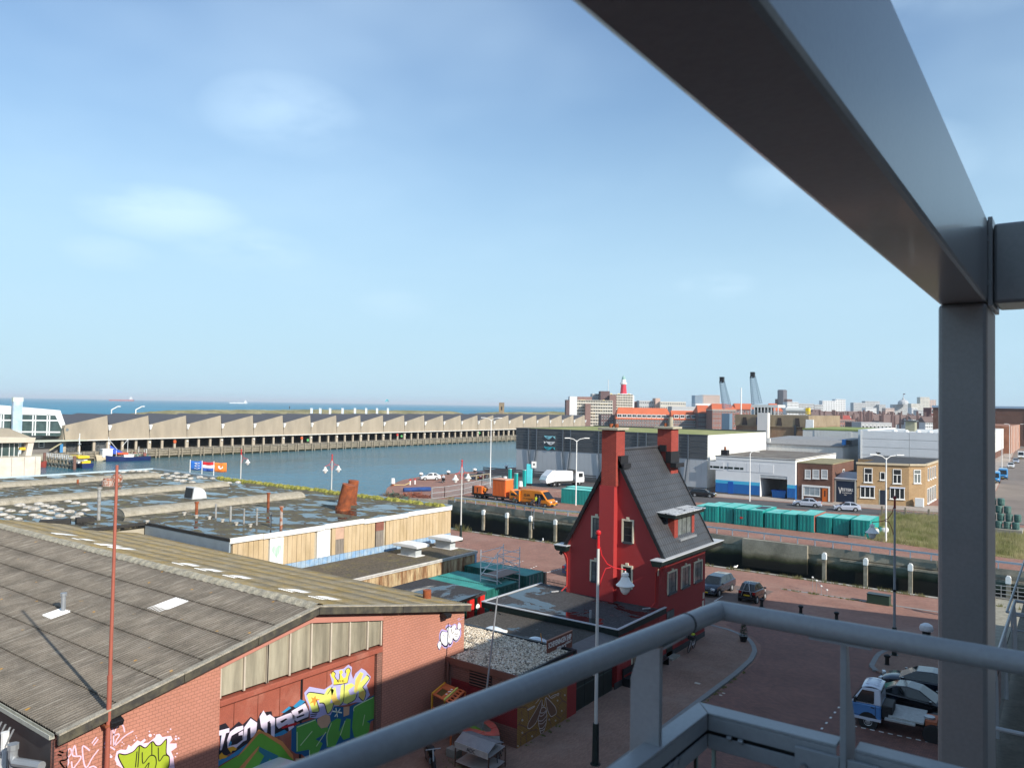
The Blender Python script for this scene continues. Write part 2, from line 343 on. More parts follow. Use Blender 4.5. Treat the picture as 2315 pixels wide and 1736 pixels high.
# land
def land(name,pts,m,wall,z=0.0,zb=-6.5):
    b = MB();b.m = 0;b.poly([(x,y,z) for x,y in pts]);b.m = 1
    n = len(pts)
    for i in range(n):
        p,q = pts[i],pts[(i+1)%n];b.poly([(p[0],p[1],z),(p[0],p[1],zb),(q[0],q[1],zb),(q[0],q[1],z)])
    return struct(b.build(name,[m,wall]))
def wall_mat():
    m = mat('quay_wall',(.32,.29,.235),.9,.22,.5,bump=.35,bscale=7,col2=(.22,.2,.16),fine=.12)
    t = m.node_tree;N = t.nodes;L = t.links;b = N['Principled BSDF'];src = b.inputs['Base Color'].links[0].from_socket
    g = N.new('ShaderNodeNewGeometry');s = N.new('ShaderNodeSeparateXYZ');L.new(g.outputs['Position'],s.inputs[0])
    n = N.new('ShaderNodeTexNoise');n.inputs['Scale'].default_value = .5;n.inputs['Detail'].default_value = 6;L.new(g.outputs['Position'],n.inputs['Vector'])
    a = N.new('ShaderNodeMath');a.operation = 'MULTIPLY_ADD';L.new(n.outputs['Fac'],a.inputs[0]);a.inputs[1].default_value = .9;L.new(s.outputs[2],a.inputs[2])
    r = N.new('ShaderNodeValToRGB');L.new(a.outputs[0],r.inputs[0])    # tide marks: weed and wet concrete up to a fixed height
    mr = N.new('ShaderNodeMapRange');mr.inputs[1].default_value = -2.6;mr.inputs[2].default_value = .6;L.new(a.outputs[0],mr.inputs[0]);L.new(mr.outputs[0],r.inputs[0])
    e = r.color_ramp.elements;e[0].position = 0;e[0].color = (.012,.012,.008,1);e[1].position = 1;e[1].color = (1,1,1,1)
    for p,c in ((.20,(.03,.03,.018,1)),(.27,(.10,.12,.045,1)),(.38,(.42,.40,.30,1)),(.5,(.85,.82,.75,1))):
        x = e.new(p);x.color = c
    mx = N.new('ShaderNodeMix');mx.data_type = 'RGBA';mx.blend_type = 'MULTIPLY';mx.inputs[0].default_value = 1;L.new(src,mx.inputs[6]);L.new(r.outputs[0],mx.inputs[7]);L.new(mx.outputs[2],b.inputs['Base Color'])
    return m
QW = wall_mat()
land('near_quay',[(-150,-120),(90,-120),(90,76),(-150,76)],PAVE,QW)
FARPOLY = [(120,90.6),(-12.1,94.8),(-33.9,95.4),(-70.4,97),(-85,98.6),(-90,96.6),(-94.6,95.2),(-99.5,98.2),(-105,104),(-109.9,110.6),(-114,117.5),(-116.6,126),(-117,159.4),(-119,430),(120,430)]
land('far_quay',FARPOLY,PAVE,QW)
land('hall_quay',[(-60000 if 0 else -430,-400),(-236,-400),(-236,430),(-430,430)],CONC,QW)
land('city_ground',[(-430,430),(9000,430),(9000,30000),(-430,30000)],mat('city_ground',(.2,.18,.16),.9,.3,.02),QW)
# road surfaces and pavements on the far quay
sheet('service_road',[(-104,128),(-60,124),(-20,130.5),(-3,134),(-3,139.5),(-58,134.5),(-60,141),(-113,141),(-113.5,135)],.006,ASPH)
sheet('tiled_pavement',[(-58,135),(-40,137.3),(-18,139.2),(-18,150),(-58,142)],.010,TILEY)
sheet('side_street',[(-13.2,134),(40,138),(40,430),(-22,430),(-13.2,189)],.010,mat('street',(.2,.165,.14),.9,.2,.15,bump=.2,bscale=30,fine=.1))
sheet('street_pavement',[(-18,139.6),(-13.4,140),(-13.4,189),(-22.2,430),(-27,430)],.014,TILEY)
sheet('shore_asphalt',[(-109.8,141.5),(-104,128.5),(-98,131),(-103,141.5)],.008,ASPH)
sheet('sandy_verge',[(-86,99.2),(-60,98.2),(-60,100.6),(-70,102),(-86,104)],.008,SANDY)
gr = sheet('grass_verge',[(-21.5,104.4),(-13.2,102.6),(40,98),(40,124),(-9,124),(-17.4,134.2),(-24.2,131.2),(-22,118)],.012,GRASSY)
# pavement in front of the red house with its kerb, and the small pavement by the parked cars
KERB = [(-16.62,16),(-16.6,30),(-16.6,40.5),(-16.58,46),(-16.72,49),(-17.03,50.8),(-17.7,52.4),(-18.67,53.78),(-20.2,54.6),(-22.16,55),(-26,55.1),(-29,55.1)]
b = MB();b.prism([(-29,16)]+KERB,'z',.0,.10);walk = struct(b.build('pavement',PAVE2))
KSTONE = mat('kerb_stone',(.24,.24,.235),.8,.12,2.5,bump=.15,bscale=40,fine=.08)
def resample(pts,step):
    P = [Vector((x,y,0)) for x,y in pts];out = [P[0]];acc = 0
    for p,q in zip(P,P[1:]):
        L = (q-p).length;t = step-acc
        while t <= L: out.append(p+(q-p)*(t/L));t += step
        acc = L-(t-step)
    return out
def kerb(pts,step=1.0,wd=.3):
    k = thing('kerb','x','kerb');del k['label'];del k['category'];k['kind'] = 'structure'
    q = resample(pts,step)
    for a,c in zip(q,q[1:]):
        d = (c-a).normalized()*.008;m = MB();m.bar(a+d+Vector((0,0,.057+random.uniform(-.003,.003))),c-d+Vector((0,0,.057)),wd,.115);m.build('kerb_stone',KSTONE,k)
    return k
kerb(KERB)
K2 = [(-4,58.2),(-8.6,58.3),(-9.7,57.7),(-10.3,56.6),(-10.5,55.4),(-10.3,52.2),(-9.6,51.7),(-4,51.3)]
b = MB();b.prism(K2,'z',0,.10);struct(b.build('pavement',PAVE2));kerb(K2[:7],1.0)
sheet('brick_road',[(-16.4,10),(20,10),(20,62),(-14,62.5),(-20,60.5),(-21,56),(-20,55.2),(-18.4,54.3),(-17.3,52.8),(-16.7,51),(-16.4,49),(-16.3,46)],.006,ROADB)
sheet('parking_bay',[(-21.5,60.6),(-29.6,60.2),(-29.6,69),(-21.5,69)],.006,mat('bay',(.17,.12,.10),.9,.2,.8,fine=.1,bscale=30))
# drain line of grey stones along the quay
dl = thing('gutter_line','x','x');del dl['label'];del dl['category'];dl['kind'] = 'structure'
q = resample([(-21.3,70.4),(-9,70.6),(8,70.8)],1.2)
for a,c in zip(q,q[1:]):
    m = MB();m.bar(a+Vector((0,0,.004)),c-(c-a).normalized()*.02+Vector((0,0,.004)),.3,.02);m.build('gutter_stone',KSTONE,dl)
# white stones set in the paving that mark out the parking bays
MARK = mat('white_marking',(.72,.72,.7),.7,.15,3)
mk = thing('parking_marking','x','x');del mk['label'];del mk['category'];mk['kind'] = 'structure'
dm = MB();dm.box(-.11,-.05,0,.11,.05,.012);dproto = None
def dashes(p,q,n):
    global dproto
    a = math.atan2(q[1]-p[1],q[0]-p[0])
    for i in range(n):
        t = i/(n-1) if n > 1 else 0;x = p[0]+(q[0]-p[0])*t;y = p[1]+(q[1]-p[1])*t
        if dproto is None: dproto = dm.build('white_stone',MARK,mk);WORLD[dproto.name] = Matrix.Identity(4);dproto.matrix_local = Matrix.Translation((x,y,.006)) @ Matrix.Rotation(a,4,'Z')
        else: rep(dproto,mk,Matrix.Translation((x,y,.006)) @ Matrix.Rotation(a,4,'Z'))
dashes((-9.5,42.36),(-4.6,42.75),13)
dashes((-10.34,35.0),(-10.34,44.5),12);
dashes((-9.7,37.3),(-4.6,37.7),13)
for p,q,n in ((A(3,20,1620),A(3,180,1555),9),(A(7,270,130),A(7,390,98),8),(A(2,1850,1500),A(2,2010,1445),9)):
    p = G(p);q = G(q);dashes((p.x,p.y),(q.x,q.y),n)
p = G(B(1515,1300,560,320));q = G(B(1515,1300,650,265));dashes((p.x,p.y),(q.x,q.y),6)
# litter and stray stones on the paving
LIT = mat('pale_stone',(.55,.5,.42),.9,.1)
for px,s in ((A(7,1440,995),(.32,.2)),(A(7,1645,1072),(.16,.12)),(A(7,1622,1088),(.16,.12))):
    c = G(px,.1 if px[0] < 1590 else .006);b = MB();b.box(c.x-s[0]/2,c.y-s[1]/2,c.z,c.x+s[0]/2,c.y+s[1]/2,c.z+.012);struct(b.build('paving_slab',LIT))
# coping along the near quay edge, in lengths
cp = thing('quay_coping','x','x');del cp['label'];del cp['category'];cp['kind'] = 'structure'
for i in range(44):
    x = -100+i*2.6;m = MB();m.box(x,75.5+random.uniform(-.01,.01),-.3,x+2.58,76.05,.05+random.uniform(-.006,.006));m.build('coping_stone',CONC,cp)
# ---------------------------------------------------------------- far side of the branch channel: concrete quay with timber fenders
def quayline(x):                                        # face of the far quay wall at x
    for (x0,y0),(x1,y1) in zip(FARPOLY,FARPOLY[1:]):
        if x1 <= x <= x0: return y0+(y1-y0)*(x0-x)/(x0-x1)
    return 95
TIMB = mat('weathered_timber',(.30,.26,.20),.9,.3,2.0,bump=.3,bscale=20,col2=(.2,.17,.12),fine=.15)
TIMB_W = mat('white_cap',(.78,.78,.76),.6,.08,4)
fw = thing('quay_fender','long weathered timber rubbing beam along the concrete quay wall of the channel','fender',(-50,96,-1))
xs = [-100+i*3.9 for i in range(29)]
for a,c in zip(xs,xs[1:]):
    if -46 < a < -24.5 or a < -84: continue
    m = MB();m.bar((a,quayline(a)-.16,-1.25),(c-.03,quayline(c)-.16,-1.25),.3,.24);m.build('rubbing_beam',TIMB,fw)
m = MB()
for a,c in zip(FARPOLY[1:],FARPOLY[2:6]): m.bar((a[0],a[1]-.06,-.5),(c[0],c[1]-.06,-.5),.14,1.0)
m.build('capping_beam',QW,fw)
m = MB();m.box(-33.4,94.6,-3.4,-25.6,95.6,-.02);m.build('wall_block',QW,fw)
posts = [A(2,1700,1045),A(2,1885,1068),A(2,2072,1092),A(3,330,1188),A(4,652,1448),A(4,975,1490),A(4,1325,1533)]
posts = [GY(p,quayline(GY(p,95.5).x)-.45) for p in posts]
r_ = B(1915,1200,2017,560);w_ = GY(r_,94.2);posts.append(w_)
LBL = ['leftmost white capped timber post on the channel wall, left of the ladder','white capped timber post second from the left on the channel wall','white capped timber post standing right beside the steel ladder','white capped timber post nearest the gable of the red house','white capped timber post just right of the concrete wall block','white capped timber post behind the grey lamp pole','white capped timber post just left of the balcony column','white capped timber post right of the balcony column, behind the gangway rail']
for w_,lb in zip(posts,LBL):
    y = quayline(w_.x)-.42 if w_.x < -10 else 94.2
    t = thing('timber_post',lb,'post',(w_.x,y,-4),0,'white capped posts along the channel wall')
    m = MB();m.box(w_.x-.2,y-.18,-4,w_.x+.2,y+.18,w_.z-.75);m.build('post',TIMB,t)
    m = MB();m.prism([(-.24,-.78),(.24,-.78),(.24,-.2),(.12,0),(-.12,0),(-.24,-.2)],'y',y-.22,y+.22)
    m.v = [(p[0]+w_.x,p[1],p[2]+w_.z) for p in m.v];m.build('cap',TIMB_W,t)
STEEL_G = mat('galvanised',(.42,.44,.46),.45,.12,4,metal=.6)
def ladder(x,y,z0,z1,lb):
    t = thing('ladder',lb,'ladder',(x,y,z0))
    for dx in (-.24,.24):
        m = MB();m.box(x+dx-.035,y-.2,z0,x+dx+.035,y-.1,z1);m.build('rail',STEEL_G,t)
    z = z0+.2;first = None
    while z < z1:
        if first is None: m = MB();m.box(x-.24,y-.17,z,x+.24,y-.12,z+.05);first = m.build('rung',STEEL_G,t)
        else: rep(first,t,Matrix.Translation((0,0,z-z0-.2)))
        z += .3
p = GY(A(2,2100,1090),97);ladder(p.x,quayline(p.x)-.1,-2.6,.45,'galvanised steel ladder fixed to the concrete channel wall')
# guard rail along the far quay
GRAILM = mat('guard_rail',(.36,.43,.5),.45,.1,3,metal=.3)
gl = thing('guard_rail','long low pale blue steel guard rail along the far quay above the channel','guard rail',(-50,100,0))
gp = [G(A(2,1480,950),.75),G(A(2,1850,985),.75),G(A(2,2200,1040),.75),G(A(3,500,1130),.75),G(A(4,0,1275),.75),G(A(4,760,1368),.75),G(A(4,1530,1462),.75),G(B(1915,1200,1870,380),.75),G(B(1915,1200,2212,420),.75)]
gp = [Vector((p.x,p.y,.75)) for p in gp];gp.append(gp[-1]+Vector((14,-.4,0)))
for a,c in zip(gp,gp[1:]):
    m = MB();m.bar(a,c,.09,.2);m.build('beam',GRAILM,gl)
q = resample([(p.x,p.y) for p in gp],2.05);pp = None
for c in q:
    if pp is None: m = MB();m.box(c.x-.05,c.y-.05,0,c.x+.05,c.y+.05,.72);pp = m.build('post',GRAILM,gl);o0 = c
    else: rep(pp,gl,Matrix.Translation((c.x-o0.x,c.y-o0.y,0)))
# wire mesh fence beside the boats' nets
FENCEM = mat('fence_steel',(.5,.6,.62),.5,.1,3,metal=.3)
fp = [G(A(2,1300,960)),G(A(2,1400,950)),G(A(2,1545,925)),G(A(2,1690,890)),G(A(2,1840,855))]
fc = thing('mesh_fence','pale steel mesh fence with angled panels beside the orange trucks','fence',fp[0])
for a,c in zip(fp,fp[1:]):
    d = c-a;n = max(2,int(d.length/.22));m = MB()
    for z in (.1,1.0,1.9): m.bar(a+Vector((0,0,z)),c+Vector((0,0,z)),.05)
    for i in range(n+1): p = a+d*(i/n);m.bar(p+Vector((0,0,.1)),p+Vector((0,0,1.9)),.018 if i%n else .07)
    m.build('fence_panel',FENCEM,fc)
# ---------------------------------------------------------------- dunes beyond the hall
def dune(name,ridge,X,wd,seed):
    P = [GX(A(*r),X) for r in ridge];ys = [p.y for p in P];zs = [p.z for p in P];rnd = np.random.RandomState(seed)
    ph = rnd.rand(8)*6.28
    def H(y): return float(np.interp(y,ys,zs))
    y0,y1 = ys[0],ys[-1];nu = 260;nv = 14
    def fn(u,v):
        y = y0+(y1-y0)*u;h = H(y);s = math.sin(math.pi*v)**.7 if v < .5 else math.sin(math.pi*v)**.9
        n = sum(math.sin(y*(.05+.11*k)+ph[k]+v*(3+2*k))/(1+k) for k in range(6))*.16+rnd.uniform(-.16,.16)
        return (X+wd*(.5-v),y,-1+(h+1)*s+n*(.3+s)*.6)
    b = MB();b.grid(fn,nu,nv);return struct(b.build(name,mat('dune_grass',(.20,.185,.085),.95,.35,.12,col2=(.33,.29,.17),fine=.3,bscale=1.3),smooth=False))
dune('dune',[(1,950,305),(1,1020,296),(1,1200,278),(1,1450,266),(1,1700,262),(1,2000,263),(2,100,262),(2,400,263),(2,900,266),(2,1300,270),(2,1440,275),(2,1490,300),(2,1540,310)],-345,70,3)
dune('dune',[(2,1640,310),(2,1690,290),(2,1760,284),(2,2000,282),(2,2200,282),(3,300,345),(3,420,352),(3,520,362)],-360,60,5)
# weeds along the quay edges and in the paving joints
def tufts(name,spots,m,hgt=.35,per=14,seed=1):
    rnd = random.Random(seed);b = MB()
    for x,y,z,s in spots:
        for i in range(per):
            a = rnd.uniform(0,6.28);r = rnd.uniform(0,.28)*s;px = x+r*math.cos(a)*1.6;py = y+r*math.sin(a);h = hgt*s*rnd.uniform(.4,1.2);l = rnd.uniform(-.14,.14)*s;k = rnd.uniform(-.1,.1)*s;wv = .022*s+.008
            b.add([(px-wv,py,z),(px+wv,py,z),(px+l,py+k,z+h)],[(0,1,2)])
    o = b.build(name,m);o['kind'] = 'stuff';return o
TUFT = mat('weed',(.15,.17,.05),.9,.4,1.5,col2=(.33,.28,.13));TUFTD = mat('dry_grass',(.46,.40,.20),.95,.35,.5,col2=(.22,.24,.07))
rnd = random.Random(4)
tufts('weeds',[(rnd.uniform(-70,0),75.4+rnd.uniform(-.12,.15),.03,rnd.uniform(.3,1.1)) for i in range(190)]+[(G(A(2,1630,1190)).x+rnd.uniform(-.5,.5),75.6,0,2.4) for i in range(5)]+[(rnd.uniform(-21,-12),70.25+rnd.uniform(-.2,.2),0,rnd.uniform(.2,.5)) for i in range(60)],TUFT)
def inpoly(x,y,P):
    c = False
    for (x0,y0),(x1,y1) in zip(P,P[1:]+P[:1]):
        if (y0 > y) != (y1 > y) and x < (x1-x0)*(y-y0)/(y1-y0)+x0: c = not c
    return c
GP = [(-21.5,104.4),(-13.2,102.6),(12,100.5),(12,122),(-9,124),(-17.4,134),(-24.2,131.2),(-22,118)]
sp = []
while len(sp) < 3600:
    x = rnd.uniform(-24,12);y = rnd.uniform(100,134)
    if inpoly(x,y,GP): sp.append((x,y,0,rnd.uniform(.5,1.6)))
o = tufts('tall_grass',sp,TUFTD,.5,16,9)
tufts('verge_weeds',[(rnd.uniform(-86,-60),98.6+rnd.uniform(0,2.2),0,rnd.uniform(.4,1.3)) for i in range(260)],TUFTD,.3,10,5)
tufts('kerb_weeds',[(-16.35+rnd.uniform(-.08,.1),rnd.uniform(33,47),.01,rnd.uniform(.12,.4)) for i in range(70)]+[(-20.75,rnd.uniform(30,34),.1,rnd.uniform(.2,.5)) for i in range(12)]+[(-21.8+rnd.uniform(-1.5,1.5),27+rnd.uniform(-1,1),.0,rnd.uniform(.3,.9)) for i in range(30)],TUFT,.3,12,6)
# haze over town and sea
hzb = MB();hzb.box(-61000,-41000,-8,61000,61000,72);HZ = hzb.build('haze',bpy.data.materials.new('haze'));HZ['kind'] = 'stuff'
hm = HZ.data.materials[0];hm.use_nodes = True;hm.node_tree.nodes.clear()
pv = hm.node_tree.nodes.new('ShaderNodeVolumePrincipled');pv.inputs['Density'].default_value = .0001;pv.inputs['Color'].default_value = (.78,.87,.97,1);pv.inputs['Anisotropy'].default_value = 0
ho = hm.node_tree.nodes.new('ShaderNodeOutputMaterial');hm.node_tree.links.new(pv.outputs[0],ho.inputs['Volume'])
# ================================================================ NEAR BUILDINGS
PINK = bricks('pink_brick',(.46,.205,.15),(.43,.19,.135),(.30,.14,.10),.22,.12,.012,'wall',.75,.08,.5)
BROWNB = bricks('brown_brick',(.26,.13,.10),(.22,.11,.085),(.13,.08,.065),.22,.1,.012,'wall',.75,.12,.5)
DRED = bricks('dark_red_brick',(.22,.025,.03),(.20,.022,.027),(.13,.02,.022),.22,.1,.012,'wall',.6,.1,.5)
REDW = mat('red_render',(.36,.034,.034),.6,.07,.6,bump=.1,bscale=30,fine=.03)
REDB = bricks('red_brick',(.38,.04,.04),(.33,.035,.035),(.17,.022,.022),.22,.085,.012,'wall',.6,.1,.5)
REDC = bricks('red_chimney',(.44,.075,.055),(.36,.06,.045),(.17,.04,.03),.22,.075,.016,'wall',.7,.15,.8)
OCHRE = bricks('ochre_brick',(.36,.20,.055),(.31,.165,.05),(.18,.10,.04),.22,.085,.014,'wall',.7,.15,.6)
CREAMT = mat('cream_trim',(.70,.66,.50),.5,.06,4)
DGREEN = mat('dark_green_paint',(.012,.022,.020),.35,.2,3)
DGLASS = glass('dark_glass',(.02,.024,.028))
CURT = mat('curtained_glass',(.13,.15,.15),.1,.5,2.2,spec=.6)
BITUM = mat('bitumen',(.045,.044,.045),.7,.3,.8,bump=.15,bscale=12,col2=(.075,.07,.065),fine=.1)
WHITEP = mat('white_paint',(.78,.78,.76),.5,.06,3)
BLACKP = mat('black_paint',(.014,.014,.016),.4,.2,4)
RUST = mat('rust',(.33,.09,.03),.85,.3,3,bump=.3,bscale=25,col2=(.16,.05,.025),fine=.15)
LEAD = mat('zinc',(.32,.34,.36),.5,.15,2,metal=.4)
def puddled(name,dry,moss,wetlo,wethi,sc=(1,1,1),nscale=.5,mosslo=.5):
    m = bpy.data.materials.new(name);m.use_nodes = True;t = m.node_tree;N = t.nodes;L = t.links;b = N['Principled BSDF']
    g = N.new('ShaderNodeNewGeometry');mp = N.new('ShaderNodeMapping');mp.inputs['Scale'].default_value = sc;L.new(g.outputs['Position'],mp.inputs[0])
    n = N.new('ShaderNodeTexNoise');n.inputs['Scale'].default_value = nscale;n.inputs['Detail'].default_value = 5;n.inputs['Roughness'].default_value = .62;n.inputs['Distortion'].default_value = .4;L.new(mp.outputs[0],n.inputs['Vector'])
    r = N.new('ShaderNodeMapRange');r.inputs[1].default_value = wetlo;r.inputs[2].default_value = wethi;L.new(n.outputs['Fac'],r.inputs[0])
    n2 = N.new('ShaderNodeTexNoise');n2.inputs['Scale'].default_value = 1.3;n2.inputs['Detail'].default_value = 9;n2.inputs['Roughness'].default_value = .75;L.new(g.outputs['Position'],n2.inputs['Vector'])
    r2 = N.new('ShaderNodeMapRange');r2.inputs[1].default_value = mosslo;r2.inputs[2].default_value = mosslo+.18;L.new(n2.outputs['Fac'],r2.inputs[0])
    mx = N.new('ShaderNodeMix');mx.data_type = 'RGBA';L.new(r2.outputs[0],mx.inputs[0]);mx.inputs[6].default_value = dry+(1,);mx.inputs[7].default_value = moss+(1,)
    n5 = N.new('ShaderNodeTexNoise');n5.inputs['Scale'].default_value = 9;n5.inputs['Detail'].default_value = 4;L.new(g.outputs['Position'],n5.inputs['Vector'])
    r5 = N.new('ShaderNodeMapRange');r5.inputs[1].default_value = .3;r5.inputs[2].default_value = .7;r5.inputs[3].default_value = .6;r5.inputs[4].default_value = 1.45;L.new(n5.outputs['Fac'],r5.inputs[0])
    sc_ = N.new('ShaderNodeVectorMath');sc_.operation = 'SCALE';L.new(mx.outputs[2],sc_.inputs[0]);L.new(r5.outputs[0],sc_.inputs['Scale'])
    m2 = N.new('ShaderNodeMix');m2.data_type = 'RGBA';L.new(r.outputs[0],m2.inputs[0]);L.new(sc_.outputs[0],m2.inputs[6]);m2.inputs[7].default_value = (.012,.012,.012,1);L.new(m2.outputs[2],b.inputs['Base Color'])
    r3 = N.new('ShaderNodeMapRange');L.new(r.outputs[0],r3.inputs[0]);r3.inputs[3].default_value = .9;r3.inputs[4].default_value = .02;L.new(r3.outputs[0],b.inputs['Roughness'])
    r4 = N.new('ShaderNodeMapRange');L.new(r.outputs[0],r4.inputs[0]);r4.inputs[3].default_value = .2;r4.inputs[4].default_value = .7;L.new(r4.outputs[0],b.inputs['Specular IOR Level'])
    iv = N.new('ShaderNodeMath');iv.operation = 'SUBTRACT';iv.inputs[0].default_value = 1;L.new(r.outputs[0],iv.inputs[1])
    ml = N.new('ShaderNodeMath');ml.operation = 'MULTIPLY';ml.inputs[1].default_value = .7;L.new(iv.outputs[0],ml.inputs[0])
    bp = N.new('ShaderNodeBump');bp.inputs['Distance'].default_value = .05;L.new(n5.outputs['Fac'],bp.inputs['Height']);L.new(ml.outputs[0],bp.inputs['Strength']);L.new(bp.outputs[0],b.inputs['Normal'])
    return m
# flat painted marks on a wall: filled shapes and strokes, traced on the wall's own plane
def smooth_pts(P,n=4,closed=False):
    if len(P) < 3: return P
    out = [];N_ = len(P)
    for i in range(N_ if closed else N_-1):
        p0 = P[(i-1) % N_] if closed or i > 0 else P[0];p1 = P[i];p2 = P[(i+1) % N_];p3 = P[(i+2) % N_] if closed or i+2 < N_ else P[-1]
        for k in range(n):
            t = k/n;out.append(tuple(.5*((2*b)+(c-a)*t+(2*a-5*b+4*c-d)*t*t+(3*b-a-3*c+d)*t**3) for a,b,c,d in zip(p0,p1,p2,p3)))
    if not closed: out.append(P[-1])
    return out
def stroke(mb,pts,w,X,closed=False,sm=True):       # pts in (Y, Z) on the plane x = X
    P = smooth_pts(pts,4,closed) if sm else list(pts)
    if closed: P = P+[P[0]]
    n = len(P);vs = []
    for i,p in enumerate(P):
        a = P[max(i-1,0)];c = P[min(i+1,n-1)];dx,dy = c[0]-a[0],c[1]-a[1];l = math.hypot(dx,dy) or 1;nx,ny = -dy/l*w/2,dx/l*w/2
        vs += [(X,p[0]+nx,p[1]+ny),(X,p[0]-nx,p[1]-ny)]
    return mb.add(vs,[(2*i,2*i+1,2*i+3,2*i+2) for i in range(n-1)])
def onX(px,X): p = GX(px,X);return (p.y,p.z)
def paint(name,parent,X,col,fills=(),strokes=(),w=.03,ox=0,oy=0,sc=400/2212,lift=.0,sm=False):
    X2 = X+lift;m = MB();f = lambda q: onX((ox+q[0]*sc,oy+q[1]*sc),X2)
    for P in fills:
        Q = [f(q) for q in P];Q = smooth_pts(Q,3,True) if sm else Q
        import mathutils
        tri = mathutils.geometry.tessellate_polygon([[Vector((y,z,0)) for y,z in Q]])
        m.add([(X2,y,z) for y,z in Q],[tuple(t) for t in tri])
    for P in strokes: stroke(m,[f(q) for q in P],w,X2)
    return m.build(name,mat('paint_%02d%02d%02d' % tuple(int(c*99) for c in col),col,.5,.06,3),parent)
# ---------------------------------------------------------------- pink brick warehouse with corrugated roof
WX = -25.37
wh = thing('warehouse','pink painted brick warehouse with mossy grey corrugated roof and graffitied doors','warehouse',(-25.37,21,0))
Y0,YR,Y1,ZE,ZR = 11.2,21.1,30.9,5.68,7.58
def roofz(y): return ZE+(ZR-ZE)*(1-abs(y-YR)/(YR-Y0))
wt = [(16.84,6.16),(20.95,6.93),(25.1,6.16)]
m = MB()
m.prism([(Y0,0),(16.84,0),(16.84,roofz(16.84)-.1),(Y0+.25,ZE-.12),(Y0,ZE-.12)],'x',WX-.35,WX)
m.prism([(25.08,0),(30.85,0),(30.85,ZE-.12),(25.08,roofz(25.08)-.1)],'x',WX-.35,WX)
m.build('wall',PINK,wh)
m = MB();m.prism([(16.842,6.16),(20.95,6.93),(25.078,6.16),(25.078,roofz(25.08)-.1),(YR,ZR-.1),(16.842,roofz(16.84)-.1)],'x',WX-.34,WX-.004)
m.build('lintel',mat('pink_lintel',(.46,.20,.155),.7,.05,1),wh)
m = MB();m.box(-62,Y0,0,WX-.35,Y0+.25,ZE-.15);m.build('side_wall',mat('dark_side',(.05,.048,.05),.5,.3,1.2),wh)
m = MB();m.box(-62,30.55,0,WX-.35,30.8,ZE-.15);m.build('side_wall',PINK,wh)
# clerestory of dirty panels
DIRTY = mat('dirty_glazing',(.36,.33,.25),.35,.35,2.5,col2=(.22,.20,.15),stretch=(1,1,.12),spec=.5)
mul = [16.84]+[GX(p,WX-.1).y for p in (A(5,1905,960),A(5,2088,850),A(6,12,840),A(6,188,760),A(6,355,700),A(6,508,670),A(6,655,640),A(6,795,620))]+[25.05]
def wtop(y): return 6.16+(6.93-6.16)*(1-abs(y-20.95)/4.11)
def wbot(y): return 5.09
for a,c in zip(mul,mul[1:]):
    m = MB();P = [(a+.03,wbot(a)),(c-.03,wbot(c)),(c-.03,wtop(c)-.02)]+([(20.95,6.9)] if a < 20.9 < c-.05 else [])+[(a+.03,wtop(a)-.02)]
    m.prism(P,'x',WX-.16,WX-.13);m.build('window_panel',DIRTY,wh)
for a in mul[1:-1]+[16.88,25.02]:
    m = MB();m.box(WX-.13,a-.035,5.05,WX-.04,a+.035,wtop(a)-.03);m.build('mullion',mat('mullion',(.5,.44,.36),.6,.15),wh)
DOORM = mat('door_oxide',(.30,.085,.055),.6,.14,1.3,bump=.1,bscale=25,col2=(.36,.14,.10),lo=.52,hi=.7,fine=.12)
m = MB();m.box(WX-.32,16.84,4.76,WX+.03,25.06,4.98);m.build('door_rail',DOORM,wh,bevel=.02)
ds = [16.84,17.55,18.6,19.62,20.64,20.74,22.0,23.3,24.75]
DX = WX-.16
for a,c in zip(ds,ds[1:]):
    m = MB();m.box(DX-.08,a+.012,0,DX,c-.012,4.76)
    if c-a > .3: m.build('door_panel',DOORM,wh)
    else: m.build('door_edge',BLACKP,wh)
m = MB();m.box(WX-.34,24.76,0,WX-.02,25.07,4.76);m.build('door_jamb',BROWNB,wh)
